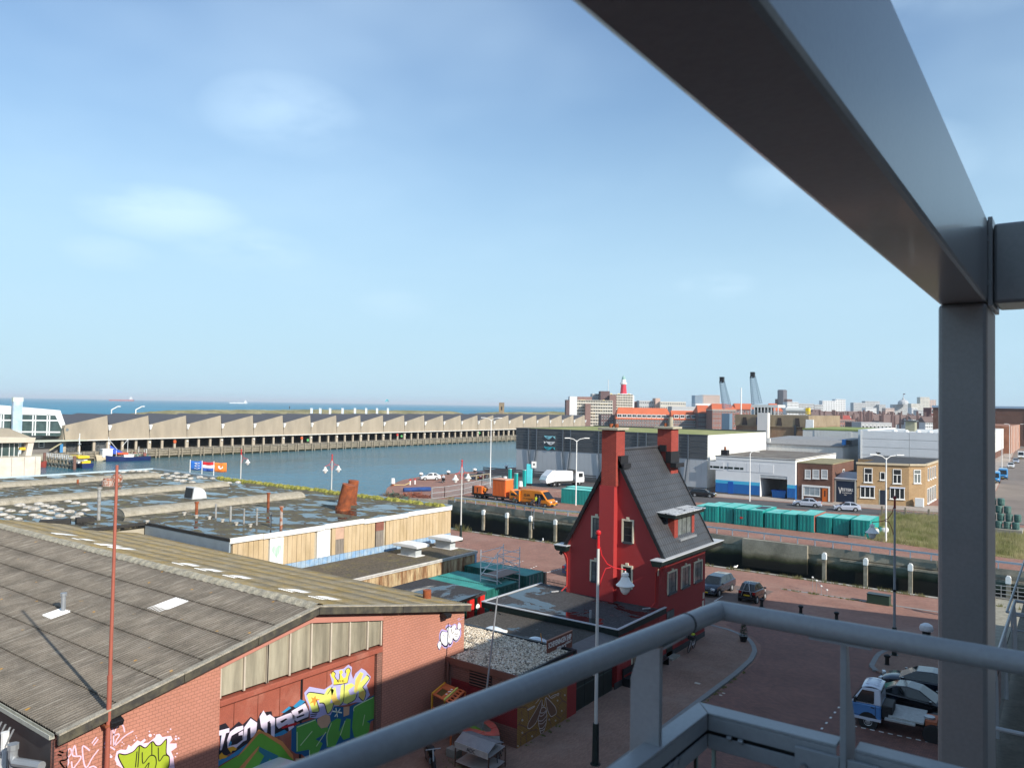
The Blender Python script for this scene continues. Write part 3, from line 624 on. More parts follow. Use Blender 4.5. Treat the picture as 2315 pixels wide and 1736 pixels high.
# corrugated roof: one row of sheets after another
def roofmat(name,c1,c2,c3):
    m = mat(name,c1,.95,.22,1.1,bump=.35,bscale=30,col2=c2,lo=.42,hi=.62,fine=.28)
    t = m.node_tree;N = t.nodes;L = t.links;b = N['Principled BSDF'];src = b.inputs['Base Color'].links[0].from_socket
    g = N.new('ShaderNodeNewGeometry');v = N.new('ShaderNodeTexVoronoi');v.inputs['Scale'].default_value = 1.15;v.inputs['Randomness'].default_value = 1;L.new(g.outputs['Position'],v.inputs['Vector'])
    n = N.new('ShaderNodeTexNoise');n.inputs['Scale'].default_value = 6;n.inputs['Detail'].default_value = 4;L.new(g.outputs['Position'],n.inputs['Vector'])
    a = N.new('ShaderNodeMath');a.operation = 'MULTIPLY_ADD';L.new(n.outputs['Fac'],a.inputs[0]);a.inputs[1].default_value = .28;L.new(v.outputs['Distance'],a.inputs[2])
    r = N.new('ShaderNodeMapRange');r.inputs[1].default_value = .235;r.inputs[2].default_value = .18;L.new(a.outputs[0],r.inputs[0])
    mx = N.new('ShaderNodeMix');mx.data_type = 'RGBA';L.new(r.outputs[0],mx.inputs[0]);L.new(src,mx.inputs[6]);mx.inputs[7].default_value = c3+(1,);cur = mx.outputs[2]
    v2 = N.new('ShaderNodeTexNoise');v2.inputs['Scale'].default_value = 1;v2.inputs['Detail'].default_value = 6;v2.inputs['Roughness'].default_value = .7
    mp = N.new('ShaderNodeMapping');mp.inputs['Scale'].default_value = (9,.6,1);L.new(g.outputs['Position'],mp.inputs[0]);L.new(mp.outputs[0],v2.inputs['Vector'])
    r2 = N.new('ShaderNodeMapRange');r2.inputs[1].default_value = .5;r2.inputs[2].default_value = .66;r2.inputs[4].default_value = .6;L.new(v2.outputs['Fac'],r2.inputs[0])
    m2 = N.new('ShaderNodeMix');m2.data_type = 'RGBA';L.new(r2.outputs[0],m2.inputs[0]);L.new(cur,m2.inputs[6]);m2.inputs[7].default_value = (.36,.325,.27,1)
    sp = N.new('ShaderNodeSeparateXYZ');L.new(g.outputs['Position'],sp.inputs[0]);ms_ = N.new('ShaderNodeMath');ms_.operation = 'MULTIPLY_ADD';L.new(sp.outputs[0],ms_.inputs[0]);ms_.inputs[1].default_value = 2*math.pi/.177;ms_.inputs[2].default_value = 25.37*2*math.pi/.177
    co = N.new('ShaderNodeMath');co.operation = 'COSINE';L.new(ms_.outputs[0],co.inputs[0]);rr = N.new('ShaderNodeMapRange');rr.inputs[1].default_value = -1;rr.inputs[2].default_value = .6;rr.inputs[3].default_value = .58;rr.inputs[4].default_value = 1.12;L.new(co.outputs[0],rr.inputs[0])   # corrugation shading painted into the colour: darker troughs, lighter crests
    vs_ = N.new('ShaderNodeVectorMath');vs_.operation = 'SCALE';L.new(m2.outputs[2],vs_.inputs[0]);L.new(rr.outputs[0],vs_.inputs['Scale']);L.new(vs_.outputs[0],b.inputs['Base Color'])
    return m
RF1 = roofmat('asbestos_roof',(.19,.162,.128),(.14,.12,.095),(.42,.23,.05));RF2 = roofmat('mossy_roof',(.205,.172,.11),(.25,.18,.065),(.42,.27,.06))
PITCH = .177
def corr(mb,x0,x1,ya,yb,dz,amp=.028,per=4):
    n = int(round((x1-x0)/PITCH*per));vs = []
    for i in range(n+1):
        x = x0+(x1-x0)*i/n;wv = amp*math.cos(2*math.pi*(x-WX)/PITCH)
        vs += [(x,ya,roofz(ya)+wv+dz[0]),(x,yb,roofz(yb)+wv+dz[1])]
    mb.add(vs,[(2*i,2*i+1,2*i+3,2*i+2) for i in range(n)])
rows = [11.15,13.0,14.57,16.1,17.68,19.15,20.85]
for a,c in zip(rows,rows[1:]):
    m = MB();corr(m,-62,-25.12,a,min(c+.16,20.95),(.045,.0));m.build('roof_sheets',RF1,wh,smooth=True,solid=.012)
rows2 = [31.05,29.2,27.63,26.1,24.5,23.05,21.35]
for a,c in zip(rows2,rows2[1:]):
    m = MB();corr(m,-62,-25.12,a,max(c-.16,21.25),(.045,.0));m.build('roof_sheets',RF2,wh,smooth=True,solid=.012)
SKYL = mat('white_skylight',(.82,.82,.80),.35,.05,3)
def skyl(x0,x1,ya,yb): m = MB();corr(m,x0,x1,ya,yb,(.055,.03),.028,6);m.build('skylight',SKYL,wh,smooth=True,solid=.01)
skyl(-32.3,-31.24,17.78,19.1)
for x in (-52.6,-49.75,-46.95,-45.35,-38.35,-36.2,-33.75,-29.35,-27.25): skyl(x-.5,x+.5,22.65,24.05)
m = MB();m.grid(lambda u,v: (-62+(36.9)*u,YR+.32*(v-.5)*2,ZR+.03+.13*math.sin(math.pi*v)**.6-.1*abs(v-.5)+.015*math.sin(u*410)),420,6)
m.build('ridge_cap',mat('ridge',(.30,.27,.21),.95,.35,3,bump=.4,bscale=22,col2=(.42,.38,.28),fine=.3),wh,smooth=True)
VERGE = mat('verge_board',(.045,.042,.038),.85,.3,3,bump=.3,bscale=20,col2=(.10,.09,.06))
VTOP = mat('verge_top',(.33,.30,.24),.95,.35,3,bump=.4,bscale=24,fine=.25)
for a,c in ((Y0-.1,15.2),(15.2,18.2),(18.2,YR),(YR,26),(26,31.0)):
    m = MB();za,zc = roofz(max(a,Y0)),roofz(min(c,Y1));a2,c2 = a+.01,c-.01
    m.prism([(a2,za-.28),(c2,zc-.28),(c2,zc+.03),(a2,za+.03)],'x',-25.13,-25.02);m.build('verge_board',VERGE,wh,bevel=.02)
    m = MB();m.prism([(a2,za+.03),(c2,zc+.03),(c2,zc+.085),(a2,za+.085)],'x',-25.24,-25.0);m.build('verge_cap',VTOP,wh)
m = MB();m.prism([(11.0,ZE-.16),(11.16,ZE-.16),(11.16,ZE-.03),(11.13,ZE-.03),(11.13,ZE-.12),(11.03,ZE-.12),(11.03,ZE-.03),(11.0,ZE-.03)],'x',-62,-25.4);m.build('gutter',mat('gutter',(.42,.42,.36),.6,.2,3),wh)
m = MB();m.tube((-36,16.0,6.4),(-36,16.0,7.35),.1);m.tube((-36,16.0,7.3),(-36,16.0,7.42),.14);vp = m.build('vent_pipe',LEAD,wh,smooth=True)
m = MB();corr(m,-36.4,-35.55,15.3,16.15,(.06,.05));m.build('flashing',SKYL,vp,solid=.01)
m = MB();m.tube((-27.2,30.0,5.8),(-27.2,30.0,6.35),.22,n=12);m.build('rusty_stack',RUST,wh,smooth=True)
for p,n_ in ((A(5,890,1285),0),(A(6,1405,460),1)):
    y,z = onX(p,WX+.2);m = MB();m.cbox((WX+.28,y,z),(.36,.42,.2),Matrix.Rotation(R(18),3,'Y'));f_ = m.build('flood_light',BLACKP,wh,bevel=.03)
    m = MB();m.tube((WX,y-.2,z-.05),(WX+.2,y-.1,z),.02);m.build('bracket',BLACKP,f_)
m = MB();m.box(WX+.0,11.15,0,WX+.004,11.55,ZE-.2);m.build('wall_edge',bricks('edge_brick',(.30,.11,.085),(.24,.09,.07),(.12,.07,.055),.22,.1,.012),wh)
# pipes and duct in the corner under the eaves
m = MB();m.ribbon([(-27.9,10.75,5.2),(-27.9,10.75,1)],.12);m.build('downpipe',WHITEP,wh,smooth=True)
m = MB();m.ribbon([(-26.9,10.6,5.0),(-26.9,10.6,4.75),(-26.75,10.62,4.62),(-25.6,10.9,4.72)],.14,10);m.tube((-26.9,10.6,4.98),(-26.9,10.6,5.15),.17);m.tube((-26.9,10.6,4.6),(-26.9,10.6,2.5),.09);m.build('duct',LEAD,wh,smooth=True)
m = MB();m.ribbon([(-26.6,10.7,4.25),(-25.7,10.95,4.32)],.09);m.build('flue',BLACKP,wh,smooth=True)
lt = thing('ladder','pair of aluminium ladders propped in the dark corner beside the pink warehouse','ladder',(-29.3,10,0))
for dx in (0,.35,.75,1.05):
    m = MB();m.bar((-29.6+dx,9.9,2.2),(-28.6+dx*.9,10.9,5.3),.05);m.build('rail',STEEL_G,lt)
for i in range(9):
    t = i/9;m = MB();y,z = 9.9+t,2.2+3.1*t;m.bar((-29.6+t,y,z),(-29.25+.965*t,y,z),.03);m.build('rung',STEEL_G,lt)
# tall rust-red mast in front of the gable
fpole = thing('mast','tall rust red steel mast standing against the left of the pink gable','mast',(-25.08,12.62,0))
m = MB();m.tube((-25.08,12.62,0),(-25.08,12.64,7.1),.075,n=12);m.build('lower_tube',mat('mast_red',(.36,.11,.075),.5,.1,2),fpole,smooth=True)
m = MB();m.tube((-25.08,12.64,7.05),(-25.08,12.66,13.85),.06,.045,n=12);m.build('upper_tube',MATS['mast_red'],fpole,smooth=True)
m = MB();m.tube((-25.08,12.64,6.98),(-25.08,12.64,7.12),.085,n=12);m.build('collar',MATS['mast_red'],fpole,smooth=True)
m = MB();m.box(-25.4,12.5,5.5,-25.0,12.75,5.56);m.build('wall_bracket',RUST,fpole)
# ---- graffiti on the gable
K = dict(ox=110,oy=1600)
GP_ = (.72,.50,.62)
paint('tag_lettering',wh,WX,GP_,strokes=[
  [(110,580),(165,592)],[(128,540),(188,556)],
  [(200,752),(140,665),(215,645),(285,560),(270,505),(240,530),(232,600),(250,680),(215,750)],
  [(350,590),(325,465),(300,590),(405,605),(350,700),(300,752),(285,665)],
  [(515,530),(430,470),(425,560),(445,700),(480,735),(545,620),(625,515)],
  [(540,440),(600,360)],[(560,465),(620,385)],
  [(695,455),(745,330),(750,225)],[(720,390),(775,400)],[(775,455),(775,300),(790,200),(815,330),(870,320),(880,350),(850,390),(820,470),(815,330),(880,200),(930,220),(950,300)],[(830,470),(950,350),(1060,285)],
  [(690,490),(760,480),(830,520)],[(500,745),(560,725),(600,750)]],w=.045,lift=.004,**K)
paint('graffiti_outline',wh,WX,(.78,.58,.72),fills=[[(925,752),(840,700),(850,690),(825,640),(850,540),(900,515),(970,520),(1000,455),(1030,480),(1110,400),(1150,420),(1200,380),(1215,400),(1180,440),(1250,430),(1335,360),(1340,330),(1390,320),(1420,360),(1530,345),(1550,390),(1510,440),(1600,440),(1600,490),(1530,540),(1560,610),(1575,752)]],lift=.004,sm=False,**K)
dots = []
for x,y,r in ((1090,345,7),(1070,400,9),(1100,370,8),(920,425,8),(940,445,7),(1260,290,9),(1270,340,22),(1320,328,8),(1525,262,10),(1490,295,9),(1590,350,10),(1590,385,16),(1625,375,12),(1605,565,9),(1585,605,9),(780,605,18),(735,645,10),(770,578,7),(915,470,7)):
    dots.append([(x+r*math.cos(k*.785),y+r*math.sin(k*.785)) for k in range(8)])
paint('graffiti_dots',wh,WX,(.78,.58,.72),fills=dots,lift=.006,**K)
paint('graffiti_fill',wh,WX,(.33,.42,.03),fills=[[(945,752),(885,640),(875,570),(960,580),(1060,540),(1135,465),(1210,490),(1295,415),(1345,465),(1400,460),(1455,395),(1478,400),(1475,560),(1510,610),(1508,700),(1490,752)]],lift=.008,**K)
paint('graffiti_lines',wh,WX,(.012,.010,.012),strokes=[[(945,752),(885,640),(875,570),(960,580),(1060,540),(1135,465),(1210,495),(1295,415),(1345,465),(1400,460),(1460,395),(1475,400),(1470,560),(1508,610),(1508,700),(1490,752)],[(1135,465),(1115,740)],[(1105,540),(1085,740)],[(1290,420),(1290,590)],[(1170,550),(1180,690),(1260,600),(1310,590),(1340,620),(1345,690),(1330,752)],[(1370,490),(1380,660),(1440,590),(1490,590)],[(1200,752),(1255,680),(1240,752)]],w=.035,lift=.012,**K)
# white bubble letters near the right corner, traced in the crop at (960,1180)
K = dict(ox=960,oy=1180)
bub = [[(170,1560),(165,1530),(185,1490),(205,1500),(205,1540),(185,1580)],[(205,1400),(225,1365),(260,1375),(300,1380),(310,1450),(290,1520),(255,1540),(215,1500),(200,1450)],[(275,1340),(300,1310),(340,1330),(345,1400),(350,1450),(335,1500),(310,1510),(300,1380)],[(335,1320),(370,1285),(390,1300),(380,1340),(345,1400)],[(345,1400),(380,1345),(430,1345),(440,1400),(420,1450),(390,1475),(355,1440)],[(412,1310),(425,1265),(445,1275),(450,1310),(430,1340)]]
def grow(P,k): cx_ = sum(p[0] for p in P)/len(P);cy_ = sum(p[1] for p in P)/len(P);return [(cx_+(x-cx_)*k,cy_+(y-cy_)*k) for x,y in P]
paint('bubble_glow',wh,WX,(.42,.34,.62),fills=[grow(P,1.38) for P in bub],lift=.004,sm=True,**K)
paint('bubble_outline',wh,WX,(.015,.012,.03),fills=[[(x-3,y+5) for x,y in grow(P,1.16)] for P in bub],lift=.007,sm=True,**K)
paint('bubble_letters',wh,WX,(.80,.79,.80),fills=bub,lift=.010,sm=True,**K)
paint('bubble_lines',wh,WX,(.015,.012,.02),strokes=[[(225,1400),(250,1430),(245,1480)],[(365,1400),(430,1395)],[(380,1425),(420,1430)],[(375,1375),(395,1400),(390,1440)],[(415,1375),(405,1420)]],w=.018,lift=.013,**K)
paint('lilac_scribble',wh,WX,(.42,.32,.58),strokes=[[(405,1215),(440,1195),(415,1225),(470,1210)],[(470,1195),(490,1185)]],w=.02,lift=.005,**K)
# ---- graffiti on the sliding doors, traced in the crop at (480,1480)
K = dict(ox=480,oy=1480);D_ = DX
paint('letters_black',wh,D_,(.014,.014,.018),fills=[[(80,880),(165,848),(225,925),(330,830),(380,870),(480,770),(560,830),(600,720),(740,700),(755,770),(860,760),(960,640),(1010,640),(1100,560),(1165,575),(1212,700),(1205,790),(1050,850),(1000,930),(790,1010),(770,1075),(600,1010),(480,1080),(370,1180),(200,1240),(80,1310),(62,1240),(100,1120)]],lift=.003,**K)
paint('letters_blue',wh,D_,(.03,.22,.42),fills=[[(1010,640),(1100,555),(1160,575),(1120,620),(1040,660)],[(860,720),(960,640),(990,660),(900,720)],[(760,790),(785,830),(780,1020),(755,1030)],[(205,1060),(245,1090),(225,1160),(195,1140)],[(120,950),(140,1040),(118,1130),(100,1120)],[(780,990),(900,930),(950,960),(880,1000),(790,1020)],[(60,1300),(200,1270),(430,1110),(480,1090),(330,1240),(170,1330),(60,1400)]],lift=.006,**K)
paint('letters_pale',wh,D_,(.66,.58,.70),fills=[[(82,945),(215,910),(212,965),(172,975),(140,1100),(118,1185),(95,1190),(118,1000),(85,1005)],
  [(220,960),(300,900),(385,880),(390,925),(280,985),(240,1010),(200,1140),(310,1110),(380,1060),(378,1000),(330,1005),(330,975),(385,940),(385,1080),(300,1160),(190,1160),(185,1060)],
  [(400,900),(480,790),(560,845),(550,960),(520,1010),(480,1040),(475,900),(440,920),(430,1060),(385,1080)],
  [(590,770),(640,690),(680,760),(720,740),(785,790),(778,1020),(735,1015),(730,850),(700,830),(680,990),(610,900)],
  [(800,790),(900,750),(980,720),(1030,760),(1020,900),(960,950),(940,860),(830,920),(800,880)],
  [(990,700),(1090,640),(1160,600),(1210,710),(1200,770),(1120,800),(1060,830),(1010,800)]],lift=.009,**K)
paint('letters_counter',wh,D_,(.014,.014,.018),fills=[[(845,830),(920,790),(940,800),(870,850)],[(1070,700),(1130,670),(1140,700),(1080,740)],[(1050,770),(1150,735),(1150,755),(1060,790)],[(690,840),(720,820),(725,960),(690,960)],[(440,930),(470,910),(470,1000),(440,1000)]],lift=.012,**K)
paint('red_bar',wh,D_,(.50,.012,.02),fills=[[(868,895),(1050,840),(1055,870),(870,922)]],lift=.014,**K)
paint('yellow_drips',wh,D_,(.75,.38,.03),fills=[[(190,1160),(260,1140),(310,1165),(290,1190),(250,1195),(235,1225),(210,1190)],[(85,1250),(120,1215),(140,1245),(195,1260),(170,1285),(110,1300),(90,1320)]],lift=.014,**K)
paint('musk_glow',wh,D_,(.42,.40,.66),fills=[[(1150,470),(1215,395),(1400,430),(1500,360),(1470,240),(1530,190),(1640,170),(1700,120),(1745,150),(1740,230),(1760,300),(1790,230),(1865,165),(1910,190),(1980,270),(1960,330),(1930,380),(1970,500),(1890,590),(1790,590),(1650,625),(1520,640),(1480,750),(1440,750),(1300,790),(1220,780),(1210,640),(1160,540)]],lift=.006,**K)
paint('musk_letters',wh,D_,(.62,.66,.16),fills=[[(1180,500),(1220,465),(1400,490),(1440,420),(1480,400),(1520,440),(1470,600),(1520,600),(1490,690),(1440,730),(1400,610),(1340,600),(1330,540),(1300,560),(1340,700),(1250,715)],
  [(1480,430),(1540,400),(1560,540),(1590,570),(1610,380),(1650,360),(1640,570),(1590,630),(1510,620)],
  [(1650,470),(1660,380),(1740,350),(1780,380),(1700,440),(1720,500),(1800,480),(1780,560),(1690,610),(1640,600)],
  [(1770,460),(1790,300),(1850,210),(1890,230),(1850,340),(1930,250),(1965,290),(1880,400),(1920,470),(1890,570),(1830,520),(1830,440),(1790,480)]],lift=.010,**K)
paint('musk_orange',wh,D_,(.72,.48,.12),fills=[[(1480,520),(1530,470),(1560,560),(1600,570),(1590,625),(1520,620)],[(1780,400),(1800,310),(1850,220),(1880,240),(1830,360),(1800,470)],[(1840,470),(1900,440),(1910,500),(1885,560),(1840,520)]],lift=.013,**K)
paint('orange_star',wh,D_,(.80,.26,.04),fills=[[(1235,525),(1265,540),(1290,505),(1295,545),(1350,550),(1300,575),(1280,640),(1262,590),(1215,610),(1252,565)]],lift=.016,**K)
paint('musk_lines',wh,D_,(.014,.014,.018),strokes=[[(1180,500),(1220,465),(1400,490)],[(1250,715),(1335,700),(1300,560)],[(1340,600),(1400,610),(1440,730),(1490,690),(1520,600)],[(1590,630),(1640,570),(1650,360)],[(1690,610),(1780,560),(1810,490)],[(1880,400),(1965,290),(1930,250)],[(1830,520),(1890,570),(1920,470),(1880,400)],[(1440,490),(1480,430),(1500,395)],[(1225,745),(1310,735)],[(1230,770),(1300,757)]],w=.035,lift=.017,**K)
paint('crown',wh,D_,(.76,.62,.08),fills=[[(1515,370),(1520,300),(1490,270),(1480,235),(1505,200),(1540,230),(1530,265),(1560,310),(1590,300),(1590,230),(1585,200),(1620,185),(1635,215),(1615,245),(1640,290),(1670,270),(1680,230),(1665,190),(1700,160),(1728,190),(1715,235),(1700,260),(1690,345)]],lift=.015,**K)
paint('crown_lines',wh,D_,(.014,.014,.018),strokes=[[(1515,372),(1600,365),(1692,345)],[(1490,240),(1505,205),(1540,230),(1530,265),(1560,310),(1590,300),(1590,230)],[(1668,225),(1668,190),(1700,160),(1728,190),(1715,235),(1690,345)],[(1560,340),(1565,318),(1580,338),(1590,315)],[(1605,338),(1608,312)],[(1645,310),(1625,318),(1630,335),(1650,328)]],w=.028,lift=.020,**K)
paint('block_blue',wh,D_,(.010,.10,.24),fills=[[(990,930),(1050,870),(1300,790),(1470,735),(1520,640),(1700,650),(1760,620),(2045,490),(2040,800),(1980,830),(1950,960),(1890,1060),(1820,1130),(1700,1080),(1600,1190),(1560,1300),(1340,1416),(1150,1416),(1180,1290),(1120,1240),(1040,1230),(985,1190)]],lift=.004,**K)
paint('block_green',wh,D_,(.10,.34,.06),fills=[[(1050,890),(1290,800),(1330,890),(1380,920),(1440,860),(1450,960),(1290,1050),(1380,1100),(1330,1220),(1300,1340),(1220,1416),(1210,1180),(1050,1210)],
  [(1420,1000),(1480,840),(1560,790),(1610,800),(1580,960),(1680,790),(1730,800),(1720,1030),(1640,1060),(1600,1000),(1530,1150),(1430,1150)],
  [(1770,640),(2030,510),(2020,790),(1930,830),(1970,850),(1960,950),(1890,1040),(1830,1060),(1770,1020),(1745,900)]],lift=.009,**K)
paint('block_highlight',wh,D_,(.52,.66,.40),strokes=[[(1060,960),(1060,1200)],[(1062,900),(1290,808)],[(1770,700),(1790,640),(2010,530)],[(1880,880),(1905,745)],[(1440,1130),(1435,1000),(1490,850)],[(1220,1400),(1215,1190)],[(1380,1245),(1440,1200),(1530,1190)],[(1100,1130),(1250,950)],[(1300,1140),(1420,960)],[(1600,1000),(1660,820)]],w=.04,lift=.013,**K)
paint('block_pale',wh,D_,(.55,.34,.22),fills=[[(1310,800),(1370,760),(1420,740),(1470,760),(1480,830),(1440,900),(1360,915),(1315,860)],[(1640,650),(1715,640),(1710,745),(1640,770)],[(1700,1075),(1790,1100),(1760,1200),(1610,1200),(1650,1110)],[(1180,1290),(1040,1290),(1040,1330),(1160,1370)]],lift=.012,**K)
paint('lower_green',wh,D_,(.13,.38,.04),fills=[[(60,1416),(330,1250),(590,930),(800,1040),(960,1180),(1015,1290),(1010,1416)]],lift=.007,**K)
paint('lower_orange',wh,D_,(.62,.24,.08),fills=[[(300,1290),(580,930),(700,980),(880,1080),(1010,1250),(1015,1310),(960,1260),(860,1130),(620,975),(580,985),(420,1170)],[(330,1416),(540,1180),(590,1130),(560,1200),(420,1380),(400,1416)]],lift=.011,**K)
paint('lower_teal',wh,D_,(.02,.15,.22),fills=[[(590,1145),(830,1260),(760,1330),(720,1290),(640,1416),(560,1416),(650,1260),(580,1200)]],lift=.012,**K)
paint('white_sparkle',wh,D_,(.75,.8,.66),strokes=[[(1500,700),(1620,720)],[(1545,660),(1565,775)],[(1530,770),(1600,670)]],w=.05,lift=.014,**K)
# ---------------------------------------------------------------- big flat-roofed shed with puddled, mossy roof
WETR = puddled('wet_roof',(.105,.092,.066),(.20,.175,.08),.515,.545,(.55,1,1),.62,.49)
MOSSR = puddled('annex_roof',(.115,.095,.07),(.20,.17,.06),.85,.95,(1,1,1),.5,.52)
ZF = 6.44
sh = thing('flat_roof_shed','long cream boarded shed with wet mossy flat roof beside the harbour','shed',(-75,40,0))
m = MB();m.prism([(-101.6,12),(-58,12),(-58,31.7),(-47.05,31.7),(-47.05,54.95),(-101.6,56.2)],'z',ZF-.3,ZF);m.build('roof',WETR,sh)
m = MB();m.prism([(-101.4,12),(-58.2,12),(-58.2,31.9),(-47.2,31.9),(-47.2,54.7),(-101.4,55.9)],'z',0,ZF-.31);m.build('walls',mat('shed_wall',(.4,.36,.28),.8,.2,1),sh)
CREAMB = mat('cream_board',(.52,.40,.25),.7,.12,1.6,col2=(.43,.32,.18),fine=.06,bscale=30,stretch=(1,1,.3));BLUEB = mat('blue_board',(.20,.34,.52),.7,.2,2.2,col2=(.36,.44,.5),fine=.08)
PINKB = mat('pink_board',(.50,.33,.24),.75,.15,2);REDBD = mat('brown_board',(.22,.085,.06),.8,.2,2);GREYW = mat('grey_wood',(.22,.19,.16),.9,.3,3,stretch=(1,4,.5),fine=.2)
HP = [(34.96,36.14),(39.28,40.54),(41.09,41.95),(45.45,46.33)]
pr_ = None;y = 31.9;k = 0
while y < 54.6:
    y2 = y+.42
    if not any(a-.1 < (y+y2)/2 < c+.1 for a,c in HP):
        m = MB();d = random.uniform(-.006,.006);m.box(-47.19,y+.014,4.03,-47.06+d,y2-.014,6.14);m.build('board',CREAMB,sh)
    if not (41.0 < (y+y2)/2 < 42 and False): m = MB();d = random.uniform(-.006,.006);m.box(-47.19,y+.014,3.4,-47.05+d,y2-.014,4.015);m.build('board',BLUEB,sh)
    y = y2
for (a,c),mt,zb in ((HP[0],WHITEP,4.03),(HP[1],WHITEP,4.03),(HP[2],PINKB,5.2),(HP[3],REDBD,5.35)):
    m = MB();m.box(-47.19,a,zb,-47.045,c,6.14);hb = m.build('panel',mt,sh)
    if mt is WHITEP and a < 36:
        m = MB();P = []
        for i in range(28): t = 2*math.pi*i/28;P.append((35.55+.026*16*math.sin(t)**3,5.12+.034*(13*math.cos(t)-5*math.cos(2*t)-2*math.cos(3*t)-math.cos(4*t))))
        m.prism(P,'x',-47.045,-47.036);m.build('heart',mat('heart_green',(.30,.48,.38),.7,.2,5,col2=(.62,.7,.64),stretch=(1,5,.3)),hb)
for a,c in (HP[2],HP[3]):
    n = 5;m = MB();w5 = (c-a)/n
    for i in range(n): m.box(-47.19,a+w5*i+.008,4.03,-47.04+.004*(i%2),a+w5*(i+1)-.008,5.19 if a < 43 else 5.34)
    m.build('door',GREYW,sh)
FASC = mat('white_fascia',(.74,.72,.68),.6,.1,2.5,col2=(.42,.22,.12),lo=.66,hi=.72)
fy = [31.6,34.3,39.9,44.0,49.2,55.0]
for i,(a,c) in enumerate(zip(fy,fy[1:])): m = MB();dz = (.0,-.03,.02,-.05,.02)[i];m.box(-47.06,a+.02,6.15+dz,-46.92,c-.02,6.52+dz);m.build('fascia',FASC,sh,bevel=.015)
m = MB();m.box(-58.0,31.58,5.4,-47.0,31.70,6.30);m.build('metal_flashing',mat('blue_grey_metal',(.33,.39,.43),.5,.12,1.2,metal=.2),sh)
m = MB();m.box(-58.2,31.56,6.3,-46.95,31.74,6.5);m.box(-58.1,12,6.3,-57.9,31.7,6.52);m.build('roof_kerb',mat('tar',(.03,.028,.026),.8,.3,3),sh)
m = MB();m.bar((-101.7,56.25,6.5),(-47,55.02,6.5),.16,.22);m.box(-101.75,12,6.38,-101.58,56.2,6.62);m.build('parapet',mat('pale_blue_edge',(.42,.52,.58),.6,.12,2),sh)
def bump_strip(mb,a,c,wdt,h,n,seed):
    rd = np.random.RandomState(seed);a = Vector(a);c = Vector(c)
    for i in range(n): p = a+(c-a)*rd.rand();r = rd.uniform(.08,.28);q = p+Vector((rd.uniform(-.3,.3),-rd.uniform(.05,wdt),0));mb.lathe(q,[(r*1.6,0),(r,h*r*1.6),(.02,h*r*2.2)],6)
m = MB();bump_strip(m,(-85,55.7,ZF),(-48,54.9,ZF),.7,.5,330,2);o = m.build('moss',mat('moss',(.16,.17,.03),.95,.4,3,col2=(.30,.27,.06),fine=.3),sh);o['kind'] = 'stuff'
VAULT = mat('vault_sheet',(.33,.30,.24),.95,.25,2.2,bump=.3,bscale=25,col2=(.28,.25,.19),fine=.25)
for x,ya,yb,hw,h in ((-92.4,14,51.6,1.05,.5),(-77.4,14,51.2,1.05,.5),(-63.3,32.2,50.4,1.0,.55)):
    m = MB();n = int((yb-ya)/.177*4)
    m.grid(lambda u,v: (x-hw*math.cos(math.pi*v)+.0,ya+(yb-ya)*u,ZF-.02+(h+.025*math.cos(2*math.pi*(yb-ya)*u/.177))*math.sin(math.pi*v)),n,10)
    vo = m.build('barrel_vault',VAULT,sh,smooth=True)
    m = MB();m.add([(x-hw*math.cos(math.pi*i/10),yb-.03,ZF-.02+h*math.sin(math.pi*i/10)) for i in range(11)],[tuple(range(11))]);m.add([(x-hw*math.cos(math.pi*i/10),ya+.03,ZF-.02+h*math.sin(math.pi*i/10)) for i in range(11)],[tuple(range(11))]);m.build('vault_end',VAULT,vo)
# domed rooflights, heavily dirtied
DOMEM = mat('dirty_dome',(.55,.52,.47),.6,.3,4,col2=(.30,.27,.22),fine=.2)
near = [(0,1040),(80,1055),(155,1010),(215,1028),(265,1037),(185,1062),(20,1085),(75,1103),(140,1118),(145,1142),(260,1088),(300,1100),(365,1117),(395,1070),(470,1092),(460,1045),(405,1027),(345,1055),(350,1015),(305,1000),(540,1060),(530,980),(590,993),(655,1005),(670,1048),(630,1080),(590,1105),(35,1150)]
far_ = [(960,752),(1030,745),(1090,745),(1140,745),(1200,757),(1255,775),(1300,768),(1320,798),(1350,782),(1380,760),(1385,815),(1390,790),(1430,820),(1440,790),(1490,800),(1500,830),(1460,775),(1560,790),(1600,800),(1660,800),(1740,838),(1790,835),(1860,830)]
dproto2 = None
for x,y in near+far_:
    p = G(A(1,x,y),ZF)
    if dproto2 is None:
        m = MB();m.lathe(p,[(.42,-.01),(.40,.06),(.30,.13),(.14,.17),(.02,.18)],9);dproto2 = m.build('rooflight_dome',DOMEM,sh,smooth=True);dp0 = p
    else:
        s_ = random.uniform(.8,1.15);M = Matrix.Translation(p-dp0) ;c = rep(dproto2,sh,Matrix.Translation(p-Vector((-75,40,0))) @ Matrix.Diagonal((s_,s_,s_,1)) @ Matrix.Translation(Vector((-75,40,0))-dp0))
PIPEG = mat('pipe_grey',(.33,.33,.32),.7,.25,4,col2=(.2,.2,.19));RUSTW = mat('rust_white',(.42,.36,.32),.7,.3,5,col2=(.30,.09,.035),lo=.45,hi=.55)
def pipe(px,h,r,mt,cap=None):
    p = G(px,ZF);m = MB();m.tube(p-Vector((0,0,.02)),p+Vector((0,0,h)),r,n=10)
    if cap: m.tube(p+Vector((0,0,h-.02)),p+Vector((0,0,h+cap)),r*1.5,n=10)
    m.build('vent_pipe',mt,sh,smooth=True)
